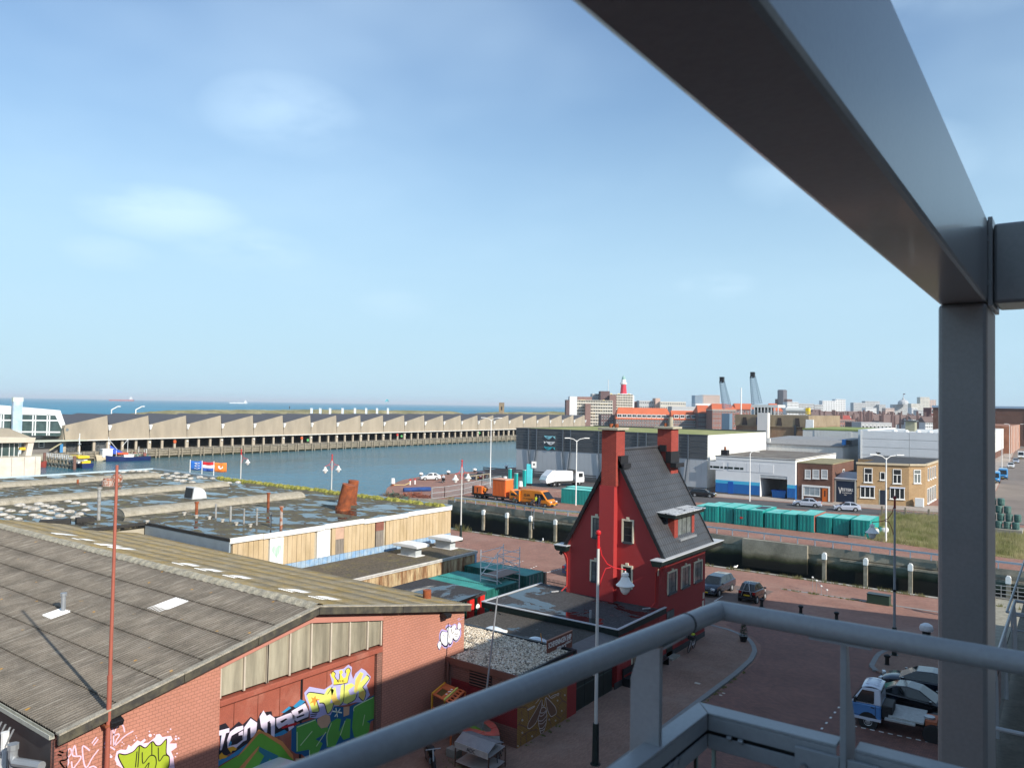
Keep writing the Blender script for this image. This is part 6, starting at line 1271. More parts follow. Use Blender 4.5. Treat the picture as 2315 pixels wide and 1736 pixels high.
for z0,z1,mt,nm in ((.3,2.0,BLUEP,'blue_base'),(2.0,2.6,CYANP,'cyan_stripe'),(0,.3,DKC,'dark_plinth')):
    m = MB();[fb(m,'y',WY0,a,z0,c,z1,0,.03) for a,c in ((WX0,DX0-.02),(DX1+.02,WX1))];m.build(nm,mt,wb)
m = MB();fb(m,'x',WX1,WY0+.01,.0,WY0+14,2.6,0,.03);m.build('blue_base',BLUEP,wb)
m = MB();m.box(DX0,WY0+.05,3.5,DX1,WY0+.2,4.05);m.build('roller_shutter',mat('roller',(.45,.47,.48),.4,.1,3),wb)
pxs = [A(4,x,0)[0] for x in (-245,-130,-100,-40,40,143,258,365)]
for a,c in ((0,1),(2,3),(3,4),(4,5),(5,6)):
    u0 = GY((pxs[a],1060),WY0).x+.08;u1 = GY((pxs[c],1060),WY0).x-.08;m = MB();fb(m,'y',WY0,u0,4.45,u1,6.0,0,.05);m.build('wall_panel',WPAN,wb)
for a,c in ((-240,-222),(-216,-168),(-160,-140),(-128,-110),(-105,-62),(-52,-12),(-6,20)):
    u0 = GY((A(4,a,0)[0],1070),WY0).x;u1 = GY((A(4,c,0)[0],1070),WY0).x;m = MB();fb(m,'y',WY0,u0,4.75,u1,5.15,.03,.07);m.build('window',DGLASS,wb)
u = GY(A(3,1700,950),WY0).x;m = MB();fb(m,'y',WY0,u-.5,.2,u+.5,2.4,.0,.06);m.build('door',mat('blue_door',(.01,.10,.42),.4,.1),wb)
sk = thing('skip','blue steel skip standing inside the open roller door of the workshop','skip',(DX1-1.5,WY0+1.4,0));m = MB();m.prism([(DX1-3.0,1.3),(DX1-.4,1.3),(DX1-.6,.05),(DX1-2.8,.05)],'y',WY0+.6,WY0+2.4);m.build('body',BLUEP,sk,bevel=.03);m = MB();m.box(DX1-3.05,WY0+.55,1.25,DX1-.35,WY0+2.45,1.38);m.build('rim',MATS['blue_door'],sk)
m = MB();p = GY(A(3,1655,690),WY0+1);m.box(p.x-.6,WY0+.5,WH,p.x+.6,WY0+1.7,8.2);c_o = m.build('chimney',BLACKP,wb);m = MB();m.tube((p.x,WY0+1.1,8.2),(p.x,WY0+1.1,8.8),.2);m.build('chimney_pot',RUST,c_o)
# brown brick house and its door
BRB = bricks('far_brown_brick',(.19,.095,.065),(.15,.075,.055),(.10,.06,.05),.3,.1,.015,'wall',.85,.15,.2)
TANB = bricks('tan_brick',(.42,.285,.15),(.34,.22,.115),(.26,.18,.11),.3,.1,.015,'wall',.85,.14,.2)
bh = thing('brown_brick_house','flat roofed brown brick house with white windows and orange door','house',(-37,146,0))
m = MB();m.box(-40.2,142,0,-34.25,158,6.55);m.build('wall',BRB,bh)
m = MB();m.box(-40.25,141.95,6.55,-34.2,158,6.7);m.build('roof',mat('gravel_roof',(.30,.26,.15),.95,.2,1,col2=(.2,.18,.1)),bh)
for x0,x1 in ((500,545),(560,612),(628,678)):
    p = GY(A(4,x0,798),142);q = GY(A(4,x1,872),142);wnd(bh,'y',142,p.x,q.z,q.x,p.z,WHITEP,mat('blind',(.45,.46,.46),.4,.1,2),.12,hbars=(.4,),sill=WHITEP)
p = GY(A(4,478,925),142);q = GY(A(4,695,1040),142);m = MB();fb(m,'y',142,p.x,2.45,q.x,2.75,0,.12);fb(m,'y',142,p.x,.1,p.x+.25,2.45,0,.12);fb(m,'y',142,q.x-.25,.1,q.x,2.45,0,.12);m.build('white_surround',WHITEP,bh)
a = GY(A(4,493,938),142);c = GY(A(4,618,1005),142);wnd(bh,'y',142,a.x,.9,c.x,2.42,WHITEP,mat('shop_pane',(.28,.33,.36),.15,.25,1),.09,bars=(.36,.68),sill=WHITEP)
a = GY(A(4,636,945),142);c = GY(A(4,678,1040),142);m = MB();fb(m,'y',142,a.x,.05,c.x,2.42,0,.06);do = m.build('door',mat('orange_door',(.62,.14,.02),.5,.06),bh);m = MB();fb(m,'y',142,(a.x+c.x)/2-.1,.9,(a.x+c.x)/2+.1,2.0,.06,.07);m.build('pane',DGLASS,do)
p = GX(A(4,793,798),-34.25);q = GX(A(4,806,858),-34.25);wnd(bh,'x',-34.25,p.y,q.z,q.y+.3,p.z,WHITEP,DGLASS,.15)
# navy gate with the lettering, and its zinc roof
vg = thing('gatehouse','narrow gateway with navy door lettered VESTERS between two brick buildings','gatehouse',(-32.4,144,0))
m = MB();m.box(-34.0,143.4,0,-30.9,143.7,3.75);gd = m.build('door',mat('navy_door',(.010,.022,.050),.5,.12,1),vg)
m = MB();m.box(-34.2,143.3,0,-33.98,144,3.95);m.box(-30.92,143.3,0,-30.7,144,3.95);m.box(-34.2,143.35,3.75,-30.7,143.75,4.0);m.build('frame',mat('grey_frame',(.36,.36,.33),.7,.1),vg)
m = MB();m.add([(-34.2,143.2,4.05),(-30.6,143.2,4.05),(-30.6,149.5,4.9),(-34.2,149.5,4.9)],[(0,1,2,3)]);m.build('roof',mat('zinc_roof',(.36,.38,.42),.5,.1,.6),vg,solid=.08)
m = MB();put_txt(m,'V',(-33.6,143.39,1.45),(1,0,0),(0,0,1),(0,-1,0),.62,1.15,.005,.02);put_txt(m,'ESTERS',(-33.0,143.39,2.0),(1,0,0),(0,0,1),(0,-1,0),1.85,.5,.005,.02);put_txt(m,'WATERSPORT',(-32.95,143.39,1.6),(1,0,0),(0,0,1),(0,-1,0),1.6,.2,.005,.01);put_txt(m,'NU',(-32.6,143.39,1.25),(1,0,0),(0,0,1),(0,-1,0),.36,.2,.005,.01);m.build('lettering',LW,gd)
# tan brick corner building
tb = thing('tan_brick_building','two storey tan brick corner building with white windows and chamfered corner','building',(-26,150,0))
P = [(-30.6,143.6),(-22.85,146.0),(-20.7,148.2),(-20.6,172),(-33.5,172),(-33.5,158),(-30.6,158)]
m = MB();m.prism(P,'z',0,6.85);m.build('wall',TANB,tb)
m = MB();m.prism([(x*1.0+(.15 if x < -25 else -.2),y+.25) for x,y in P],'z',6.86,6.9);m.build('roof',mat('dark_roof',(.05,.052,.056),.8,.15,.6),tb)
m = MB();c3_ = [(-30.7,143.5),(-22.8,145.88),(-20.6,148.15),(-20.5,172)]
for a,c in zip(c3_,c3_[1:]): m.bar((a[0],a[1],7.0),(c[0],c[1],7.0),.4,.32)
m.build('parapet',mat('parapet_stone',(.45,.38,.27),.8,.1,1),tb)
def slant(parent,a,c,t0,t1,z0,z1,frame,pane,bars=(),hb=None,awn=False):
    """a window on the face that runs from a to c (plan), between fractions t0..t1"""
    a = Vector((a[0],a[1],0));c = Vector((c[0],c[1],0));d = (c-a).normalized();n = Vector((d.y,-d.x,0));L_ = (c-a).length;T = Matrix(((d.x,n.x*-1,0,a.x),(d.y,n.y*-1,0,a.y),(0,0,1,0),(0,0,0,1)))
    u0,u1 = t0*L_,t1*L_;m = MB();m.T = T;f = .1
    for q in ((u0,z0,u0+f,z1),(u1-f,z0,u1,z1),(u0+f,z0,u1-f,z0+f),(u0+f,z1-f,u1-f,z1)): m.box(q[0],-.09,q[1],q[2],.05,q[3])
    for b_ in bars: x = u0+(u1-u0)*b_;m.box(x-.06,-.08,z0+f,x+.06,.05,z1-f if hb is None else z0+(z1-z0)*hb)
    if hb: zz_ = z0+(z1-z0)*hb;m.box(u0+f,-.08,zz_-.05,u1-f,.05,zz_+.05)
    o = m.build('window',frame,parent);m = MB();m.T = T;m.box(u0+f,-.03,z0+f,u1-f,.05,z1-f);m.build('pane',pane,o)
    m = MB();m.T = T;m.box(u0-.1,-.2,z0-.12,u1+.1,.05,z0-.01);m.build('sill',WHITEP,o)
    if awn: m = MB();m.T = T;m.box(u0-.05,-.25,z1-.05,u1+.05,-.1,z1+.15);m.build('awning',mat('awning',(.55,.60,.72),.6,.15,6),o)
FA,FB2,FC,FD = (-30.6,143.6),(-22.85,146.0),(-20.7,148.2),(-20.6,172)
fx = lambda px: (px-A(4,908,0)[0])/(A(4,1318,0)[0]-A(4,908,0)[0])
for x0,x1,z0,z1,br,hb,aw in ((965,1032,3.75,6.2,(.5,),.6,False),(1093,1133,4.25,5.6,(),None,False),(1193,1260,3.75,6.2,(.5,),.6,False),(935,1050,1.1,3.0,(.33,.67),None,True),(1170,1285,1.1,3.0,(.33,.67),None,True)):
    slant(tb,FA,FB2,fx(A(4,x0,0)[0]),fx(A(4,x1,0)[0]),z0,z1,WHITEP,DGLASS,br,hb,aw)
slant(tb,FB2,FC,.28,.72,3.9,6.2,WHITEP,CURT,(.5,),.68)
for i in range(4): slant(tb,FC,FD,.10+.11*i,.15+.11*i,4.2,6.3,WHITEP,DGLASS)
for i in range(4): slant(tb,FC,FD,.08+.11*i,.16+.11*i,.2,2.8,WHITEP,CURT)
dd3 = Vector((FB2[0]-FA[0],FB2[1]-FA[1],0));p0 = Vector((*FA,0));m = MB();q0 = p0+dd3*.45;q1 = p0+dd3*.56;nn = Vector((dd3.y,-dd3.x,0)).normalized();m.add([q0+nn*.05,q1+nn*.05,q1+nn*.05+Vector((0,0,2.5)),q0+nn*.05+Vector((0,0,2.5))],[(0,1,2,3)]);m.build('door',mat('navy_front_door',(.015,.02,.035),.4,.1),tb,solid=.06)
m = MB();q0 = p0+dd3*.43;m.add([q0+nn*.04,q0+dd3*.025+nn*.04,q0+dd3*.025+nn*.04+Vector((0,0,2.6)),q0+nn*.04+Vector((0,0,2.6))],[(0,1,2,3)]);m.build('door_jamb',CREAMT,tb,solid=.06)
cb = thing('utility_cabinet','white utility cabinet standing at the chamfered corner of the tan building','cabinet',(-21.2,146.4,0));m = MB();m.box(-21.9,145.6,.05,-20.6,146.4,1.5);m.build('body',WHITEP,cb,bevel=.04);m = MB();m.box(-21.95,145.55,0,-20.55,146.45,.08);m.build('plinth',CONC,cb)
# sheds behind
cs = thing('cream_shed','long low cream metal shed with grey ribbed roof edge behind the workshop','shed',(-45,178,0))
a = GY(A(4,205,555),178);c = GY(A(4,800,580),178)
m = MB();m.box(a.x,178,0,c.x,196,a.z-1.2);m.build('wall',WHC,cs);m = MB();m.prism([(177.7,a.z-1.3),(177.7,a.z-1.1),(179.6,a.z),(196,a.z+.2),(196,a.z-1.3)],'x',a.x-.2,c.x+.2);m.build('roof',mat('ribbed_roof',(.26,.26,.26),.7,.1,2),cs)
m = MB();m.box(a.x,177.9,0,a.x+.7,178.3,a.z);m.build('corner_trim',WHITEP,cs)
for i in range(18): m = MB();x = a.x+.7+(c.x-a.x-.9)*i/18;m.box(x+.02,177.93,.2,x+(c.x-a.x-.9)/18-.02,177.999,a.z-1.3);m.build('wall_sheet',WHC,cs)
wsd = thing('white_cold_store','tall white panelled cold store behind the tan brick building','warehouse',(-20,185,0))
a = GY(A(4,868,490),176);c = GY(A(4,945,515),176);zt_ = a.z
m = MB();m.box(c.x,176.2,0,-16.5,214,zt_-.2);m.box(a.x,182,0,c.x,214,zt_);m.build('core',WHC,wsd)
nz = 7
for i in range(nz):
    z0 = zt_*i/nz;z1 = zt_*(i+1)/nz-.05
    for x0,x1 in ((c.x,c.x+(-16.5-c.x)*.45),(c.x+(-16.5-c.x)*.45+.06,-16.5)): m = MB();m.box(x0,176,z0,x1,176.19,z1-.03);m.build('panel',mat('cold_panel',(.68,.70,.72),.5,.05,.4),wsd)
    m = MB();m.box(a.x,181.8,z0,c.x-.1,181.99,z1);m.build('panel',mat('side_cold_panel',(.52,.60,.66),.5,.08,.4),wsd)
m = MB();m.box(c.x-.3,175.9,0,c.x-.02,176.3,zt_);m.build('corner_trim',WHITEP,wsd)
m = MB();p = GY(A(4,1285,415),190);q = GY(A(4,1358,505),190);m.box(p.x,190,zt_-.5,q.x,193,p.z-.3);ch_ = m.build('vent_tower',mat('tower_green',(.27,.27,.20),.9,.1,1),wsd);m = MB();m.box(p.x-.3,189.7,p.z-.3,q.x+.3,193.3,p.z);m.build('tower_cap',DKC,ch_)
m = MB()
for i in range(6): x = c.x+6+i*2.2;m.lathe((x,178,zt_-.2),[(.5,0),(.5,.3),(.2,.5),(.02,.5)],8)
o = m.build('roof_vents',WHITEP,wsd);o['kind'] = 'stuff'
ls = thing('low_white_shed','white ribbed shed with strip of green roof beyond the cream shed','shed',(-35,215,0))
a = GY(A(4,575,490),212);c = GY(A(4,868,500),212);m = MB();m.box(a.x-3,212,0,c.x+5,245,a.z);m.build('wall',WHC,ls);m = MB();m.box(a.x-3.1,211.9,a.z,c.x+5,245,a.z+.35);m.build('green_roof_edge',mat('roof_green',(.22,.27,.08),.9,.2,.5),ls)
n_ = 12
for i in range(n_): m = MB();x0 = a.x+(c.x-a.x)*i/n_;m.box(x0+.03,211.9,0,x0+(c.x-a.x)/n_-.03,211.99,a.z-.1);m.build('wall_sheet',WHC,ls)
bs = thing('roof_plant','blue and black cooling unit on the end of the cream shed roof','cooling unit',(-31,177,7));p = GY(A(4,798,565),177.5);q = GY(A(4,860,605),177.5);m = MB();m.box(p.x,176.5,q.z-.1,(p.x+q.x)/2,178.5,p.z);m.build('blue_box',BLUEP,bs);m = MB();m.box((p.x+q.x)/2+.05,176.5,q.z-.1,q.x,178.5,p.z-.05);m.build('fan_box',BLACKP,bs)
# brown concrete cold store with tapered openings and the two crane jibs
bk = thing('brown_concrete_block','brown concrete and brick block with dark tapered openings and white pylon','building',(-75,255,0))
BKY = 250
def by(i,x,y): p = GY(A(i,x,y),BKY);return (p.x,p.z)
CBR = mat('bunker_concrete',(.28,.225,.15),.9,.15,.3,col2=(.22,.17,.11));CBR2 = mat('bunker_brick',(.20,.125,.08),.9,.2,.25,col2=(.26,.19,.12))
l0 = by(3,1735,368);r0 = by(4,530,372);mid = by(3,1740,450)
m = MB();m.box(l0[0],BKY,mid[1],r0[0],BKY+40,l0[1]);m.build('upper_wall',CBR,bk);m = MB();m.box(l0[0]+.3,BKY+.05,0,r0[0],BKY+40,mid[1]);m.build('lower_wall',CBR2,bk);m = MB();m.box(l0[0]-.3,BKY-.3,mid[1]-.25,r0[0]+.2,BKY+.04,mid[1]);m.build('ledge',CBR,bk)
for i,(xa,xb,xc,xd,yt,yb_) in enumerate(((1798,1823,1830,1788,390,452),)): m = MB();m.prism([by(3,xa,yt),by(3,xb,yt),by(3,xc,yb_),by(3,xd,yb_)],'y',BKY-.12,BKY+.2);m.build('opening',mat('opening',(.045,.035,.032),.8,.1),bk)
for (xa,xb,xc,xd,yt,yb_) in ((288,315,322,277,395,460),(425,455,463,422,398,465)): m = MB();m.prism([by(4,xa,yt),by(4,xb,yt),by(4,xc,yb_),by(4,xd,yb_)],'y',BKY-.12,BKY+.2);m.build('opening',MATS['opening'],bk)
p = by(4,152,368);q = by(4,232,368);m = MB();m.box(p[0],BKY-3,0,q[0],BKY-.5,p[1]+.5);m.build('white_pylon',WHC,bk)
p = by(4,130,390);q = by(4,152,450);m = MB();m.box(p[0],BKY-1,q[1],q[0],BKY,p[1]);m.build('blue_door',mat('deep_blue',(.02,.06,.16),.5,.1),bk)
m = MB();x = by(4,425,500)[0];m.box(x-.3,BKY-.4,0,x+.3,BKY-.05,l0[1]-3);m.build('drainpipe',DKC,bk)
m = MB();p = by(3,1795,290);q = by(3,2010,300);m.box(p[0],BKY+8,p[1]-.9,q[0],BKY+16,p[1]);m.build('roof_house_slab',WFR,bk);m = MB();m.box(p[0]+.6,BKY+9,l0[1],p[0]+(q[0]-p[0])*.55,BKY+16,p[1]-.9);m.build('roof_house',BLACKP,bk)
for i in range(9): m = MB();x = p[0]+(q[0]-p[0])*i/8;m.box(x-.15,BKY+8,l0[1],x+.15,BKY+8.3,p[1]-.9);m.build('roof_post',WFR,bk)
m = MB();
for z in (.7,1.3): m.bar((l0[0],BKY+1,l0[1]+z),(r0[0],BKY+1,l0[1]+z),.1)
for i in range(24): x = l0[0]+(r0[0]-l0[0])*i/23;m.bar((x,BKY+1,l0[1]),(x,BKY+1,l0[1]+1.3),.1)
o = m.build('roof_railing',STEEL_G,bk)
m = MB();a = by(4,312,322);c = by(4,470,322);m.tube((a[0],BKY+6,a[1]-.6),(c[0],BKY+6,a[1]-.6),1.0,n=10);m.build('roof_tank',WHC,bk,smooth=True);m = MB();m.box(c[0],BKY+5,a[1]-1.8,c[0]+1,BKY+7,a[1]+.3);m.build('tank_end',YEL,bk)
m = MB();a = by(4,545,410);c = by(4,570,565)
for i in range(8): t = i/7;m.tube((a[0]-1+t*2,BKY-1,a[1]),(c[0]-2+t*2.4,BKY-2,c[1]),.22,n=5)
o = m.build('conveyor_legs',WFR,bk);o['kind'] = 'stuff'
CRM = mat('crane_steel',(.14,.22,.30),.6,.1)
def crane(label,foot,tip,D,w0,w1):
    a = GD(foot,D);c = GD(tip,D);t = thing('crane',label,'crane',a,0,'lattice crane jibs above the roofs');n = 16;ax = (c-a);side = ROT @ Vector((1,0,0));dp = ROT @ Vector((0,0,1));side = (side-ax.normalized()*side.dot(ax.normalized())).normalized()
    def cr(k): f = k/n;wv = w0+(w1-w0)*f;p = a+ax*f;return [p+side*wv+dp*wv,p-side*wv+dp*wv,p-side*wv-dp*wv,p+side*wv-dp*wv]
    m = MB()
    for j in range(4): m.tube(cr(0)[j],cr(n)[j],.10,n=4)
    m.build('chords',CRM,t);m = MB()
    for k in range(n):
        q,r = cr(k),cr(k+1)
        for j in range(4): m.tube(q[j],r[(j+1) % 4],.055,n=3);m.tube(q[j],q[(j+1) % 4],.055,n=3)
    m.build('lacing',CRM,t);m = MB();m.cbox(c+Vector((0,0,.5)),(1.4,1.4,2.2));m.build('head',BLACKP,t)
    m = MB();m.bar(a-Vector((0,0,2)),Vector((a.x,a.y,0)),3.0,3.0);m.build('mast',CRM,t)
crane('lattice crane jib left of the white mast',A(3,1672,320),A(3,1632,110),285,1.35,.75);crane('taller lattice crane jib right of the white mast',A(3,1905,285),A(3,1872,72),285,1.5,.8)
p = GD(A(3,1783,160),285);t = thing('flag_pole','white pole rising between the two crane jibs','pole',(p.x,p.y,0));m = MB();m.tube((p.x,p.y,0),tuple(p),.3,.2,n=6);m.build('shaft',WHITEP,t)
# far right: the side street
for lb_,x0,x1,yt,Yd,dep,mt in (('white shed wall at the start of the side street',-40,-22.6,0,300,62,WHC),):
    t = thing('street_shed',lb_,'shed',(-28,330,0));m = MB();m.box(-40,300,2.2,-22.9,362,10);m.build('wall',mt,t);m = MB();m.box(-40,299.9,0,-22.85,362,2.2);m.build('base',BRB,t)
t = thing('orange_brick_shed','orange brick shed with white verticals along the side street','shed',(-25,390,0));m = MB();m.box(-42,366,0,-20.8,430,11);m.build('wall',bricks('orange_brick',(.45,.19,.10),(.40,.17,.09),(.3,.15,.1),.3,.1,.015),t)
for i in range(6): m = MB();m.box(-20.8,368+i*10,0,-20.6,369+i*10,11);m.build('pier',WHC,t)
t = thing('long_brown_shed','long brown shed with pale blue roof edge and white post across the side street','shed',(-10,470,0));m = MB();m.box(-60,455,0,-8.3,480,18.5);m.build('wall',BRB,t);m = MB();m.box(-60.5,454.5,18.5,-8,480,19.6);m.build('roof_edge',mat('blue_edge',(.3,.42,.55),.6,.1),t);m = MB();m.box(-15.5,454,6,-14.5,454.9,19);m.build('white_post',WFR,t)
# ================================================================ THE TOWN, THE DUNES AND THE SEA BEYOND
YAW = R(36.2);WINW = mat('town_window_frame',(.66,.67,.66),.5,.1,.5)
def hzy(x): return 897+.0166*x
def city(label,x0,x1,yt,D,wall,rows=0,cols=0,name='apartment_building',cat='building',win=WINW,dep=14,wf=(.55,.6),zb=0.0,lowest=.0,single=False,band=None,roofm=None,roofh=0,hip=.25,over=0,pane=DGLASS,group=None,turn=0.0):
    w_ = (x1-x0)/F*D;xm = x0;p = GD((xm,hzy(xm)),D);zt = CAMZ+(hzy((x0+x1)/2)-yt)/F*D-roofh
    t = thing(name,label,cat,(p.x,p.y,0),YAW+turn,group)
    m = MB();m.box(0,0,zb,w_,dep,zt);m.build('wall',wall,t,world=False)
    if band: m = MB();m.box(-.2,-.25,zt-.5,w_+.2,dep,zt+.25);m.build('roof_edge',band,t,world=False)
    if roofm:
        m = MB();h_ = hip*w_ if hip else 0;m.add([(-.4,-.5,zt),(w_+.4,-.5,zt),(w_+.4,dep,zt),(-.4,dep,zt),(h_,dep*.5,zt+roofh),(w_-h_,dep*.5,zt+roofh)],[(0,1,5,4),(1,2,5),(2,3,4,5),(3,0,4)]);m.build('roof',roofm,t,world=False)
    if rows:
        fh = (zt-zb-lowest)/rows;cw = w_/cols;ww,wh_ = cw*wf[0],fh*wf[1]
        def wbox(m,x,z):
            m.m = 0;m.box(x-ww/2,-.10,z-wh_/2,x+ww/2,.02,z+wh_/2);m.m = 1;m.box(x-ww/2+ww*.14,-.14,z-wh_/2+wh_*.12,x+ww/2-ww*.14,-.08,z+wh_/2-wh_*.12)
        if single:
            f0 = None
            for r in range(rows):
                for c in range(cols):
                    x = cw*(c+.5);z = zb+lowest+fh*(r+.52)
                    if f0 is None:
                        m = MB();m.box(x-ww/2,-.10,z-wh_/2,x+ww/2,.02,z+wh_/2);f0 = m.build('window',win,t,world=False);m = MB();m.box(x-ww*.36,-.14,z-wh_*.38,x+ww*.36,-.08,z+wh_*.38);pn0 = m.build('pane',pane,f0,world=False);bx,bz = x,z
                    else:
                        M = Matrix.Translation((x-bx,0,z-bz));f1 = rep(f0,t,M);rep(pn0,f1,Matrix.Identity(4))
        else:
            m = MB()
            for r in range(rows):
                for c in range(cols): wbox(m,cw*(c+.5),zb+lowest+fh*(r+.52))
            o = m.build('windows',[win,pane],t,world=False);o['kind'] = 'stuff'
    return t,w_,zt
ax3 = lambda x: A(3,x,0)[0];ay3 = lambda y: A(3,0,y)[1];ax4 = lambda x: A(4,x,0)[0];ay4 = lambda y: A(4,0,y)[1]
TB = mat('town_brick',(.22,.135,.12),.9,.15,.1);TB2 = mat('town_brick_red',(.27,.125,.10),.9,.15,.1);TB3 = mat('town_brick_dark',(.13,.085,.085),.9,.15,.1);TCR = mat('town_cream',(.56,.53,.46),.8,.1,.1);TGR = mat('town_grey',(.42,.43,.44),.8,.1,.1);TWH = mat('town_white',(.66,.67,.68),.8,.08,.1)
RROOF = mat('orange_tile',(.50,.125,.055),.8,.12,.15);BROOF = mat('brown_tile',(.16,.11,.10),.85,.15,.15);TPINK = mat('town_pink',(.50,.36,.30),.8,.08,.1);YAWN = mat('yellow_awning',(.68,.50,.12),.7,.2,.3)
def balcony_block(label,x0,x1,yt,D,floors,cols,seed,wall=TCR,yb=470):
    t,w_,zt = city(label,ax3(x0),ax3(x1),ay3(yt),D,mat('recess',(.13,.13,.135),.7,.2,.2),name='balcony_flats');rd_ = random.Random(seed);fh = zt/floors;cw = w_/cols
    for f in range(floors): m = MB();m.box(-.1,-1.2,f*fh+.15,w_+.1,.0,f*fh+1.2);m.build('balcony_band',wall,t,world=False)
    m = MB()
    for c in range(cols+1): m.box(c*cw-.14,-1.15,0,c*cw+.14,.02,zt)
    o = m.build('party_walls',wall,t,world=False);o['kind'] = 'stuff'
    m = MB();
    for f in range(floors):
        for c in range(cols):
            if rd_.random() < .16: m.add([(c*cw+.2,-1.25,f*fh+2.2),(c*cw+cw-.2,-1.25,f*fh+2.2),(c*cw+cw-.2,.0,f*fh+2.9),(c*cw+.2,.0,f*fh+2.9)],[(0,1,2,3)])
    if m.v: o = m.build('awnings',YAWN,t,world=False);o['kind'] = 'stuff'
    m = MB()
    for f in range(floors):
        for c in range(cols): x = c*cw+cw*.3;m.box(x,-.08,f*fh+1.25,x+cw*.32,.0,f*fh+2.4)
    o = m.build('curtained_windows',WINW,t,world=False);o['kind'] = 'stuff'
    m = MB();m.box(-.2,-1.3,zt,w_+.2,14,zt+.4);m.build('roof_slab',wall,t,world=False);return t
balcony_block('long cream balcony flats with yellow awnings, left of the lighthouse',468,775,262,545,9,16,1)
balcony_block('tall stepped balcony flats standing directly below the lighthouse',755,932,215,600,13,9,2)
city('dark narrow end slab at the seaward end of the balcony flats',ax3(415),ax3(441),ay3(255),540,TB3,name='stair_block')
city('blank white stair tower at the left end of the balcony flats',ax3(441),ax3(500),ay3(228),541,TWH,name='stair_tower')
city('brown stair shaft rising through the cream balcony flats',ax3(565),ax3(606),ay3(285),538,TB,name='stair_shaft',dep=6)
city('low brown penthouse block on the left of the balcony flats',ax3(502),ax3(616),ay3(231),556,TB,name='penthouse')
city('grey balcony block behind the brown lift tower',ax3(617),ax3(700),ay3(208),606,TGR,12,6,name='flats')
t_,w_,zt_ = city('dark brown lift tower with aerial, left of the lighthouse',ax3(683),ax3(754),ay3(187),592,TB3,name='lift_tower');m = MB();m.tube((w_*.9,4,zt_),(w_*.9,4,zt_+9),.25,n=4);m.build('aerial',WFR,t_,world=False)
city('brown brick middle block between lift tower and balcony flats',ax3(754),ax3(806),ay3(218),588,TB,name='flats',dep=8)
# lighthouse
D = 640;p = GD((ax3(861),hzy(ax3(861))),D);lt_ = thing('lighthouse','red lighthouse with white lantern rising behind the balcony flats','lighthouse',(p.x,p.y,0));zz_ = lambda y: CAMZ+(hzy(ax3(861))-ay3(y))/F*D
m = MB();m.lathe((p.x,p.y,0),[(4.2,0),(4.0,zz_(330)),(2.1,zz_(137))],10);m.build('tower',mat('lighthouse_red',(.52,.035,.06),.6,.08,.2),lt_)
m = MB();m.lathe((p.x,p.y,zz_(137)),[(2.1,0),(2.9,.6),(2.9,1.6),(2.0,1.7),(2.0,zz_(97)-zz_(137))],10);m.build('gallery',WHITEP,lt_);m = MB();m.lathe((p.x,p.y,zz_(97)),[(1.6,0),(1.6,1.4),(.9,2.6),(.1,3.4)],8);m.tube((p.x,p.y,zz_(97)+3),(p.x,p.y,zz_(76)),.1,n=4);m.build('dome',mat('copper',(.25,.42,.38),.6,.1),lt_)
m = MB();m.lathe((p.x,p.y,0),[(9,0),(9,zz_(222)),(6.5,zz_(208)),(1,zz_(208)+.1)],10);m.build('base_house',TWH,lt_)
# terraces and apartment rows
def dormers(t,w_,zt,n,h=2.2,z0=.8):
    for i in range(n): x = w_*(i+.7)/(n+.4);m = MB();m.m = 0;m.box(x-1.3,.4,zt+z0,x+1.3,5,zt+z0+h);m.m = 1;m.box(x-1.0,.32,zt+z0+.5,x-.1,.42,zt+z0+h-.3);m.box(x+.1,.32,zt+z0+.5,x+1.0,.42,zt+z0+h-.3);m.build('dormer',[WINW,DGLASS],t,world=False)
t_,w_,zt_ = city('long brown brick terrace with orange mansard roof and white dormers',ax3(806),ax3(1245),ay3(318),470,TB,4,22,name='terrace',roofm=RROOF,roofh=7.0,hip=.06,single=True,wf=(.5,.62));dormers(t_,w_,zt_,11)
t_,w_,zt_ = city('lower brick terrace with orange roof, right of the long mansard terrace',ax3(1247),ax3(1446),ay3(340),462,TB,3,11,name='terrace',roofm=RROOF,roofh=5.5,hip=.02,single=True,wf=(.5,.62));dormers(t_,w_,zt_,4)
city('tall narrow dark brick block with orange hipped roof',ax3(1447),ax3(1556),ay3(298),455,TB3,5,6,name='brick_flats',roofm=RROOF,roofh=4.6,hip=.1,single=True,wf=(.42,.5))
city('five storey red brick block with white windows left of the crane',ax3(1557),ax3(1742),ay3(286),440,TB2,6,8,name='brick_flats',roofm=RROOF,roofh=3.4,hip=.1,single=True,wf=(.5,.5),band=TCR)
city('five storey red brick block with orange roof behind the crane jibs',ax3(1744),ax3(1900),ay3(284),446,TB2,6,6,name='brick_flats',roofm=RROOF,roofh=3.4,hip=.05,single=True,wf=(.5,.5))
city('small dark brick house left of the long mansard terrace',ax3(688),ax3(806),ay3(372),478,TB3,3,6,name='brick_house',single=True,wf=(.4,.5))
city('pale flats beyond the orange mansard roof',ax3(1150),ax3(1350),ay3(270),640,TCR,6,14,name='flats')
city('grey flats between lighthouse and pale flats',ax3(985),ax3(1150),ay3(262),650,TGR,6,12,name='flats')
city('brown block beside the balcony flats, right of the lighthouse',ax3(930),ax3(985),ay3(268),660,TB,name='flats')
city('long grey slab with strip windows behind the lower terrace',ax3(1240),ax3(1446),ay3(308),520,TGR,2,16,name='slab',wf=(.8,.4))
city('pink block raised on its glazed corner, left of the crane',ax3(1480),ax3(1615),ay3(218),760,TPINK,6,9,name='pink_flats',zb=18)
city('blue glazed end of the pink block',ax3(1420),ax3(1482),ay3(220),758,mat('blue_glazing',(.17,.25,.34),.3,.2,.3),5,4,name='glazed_block',zb=18)
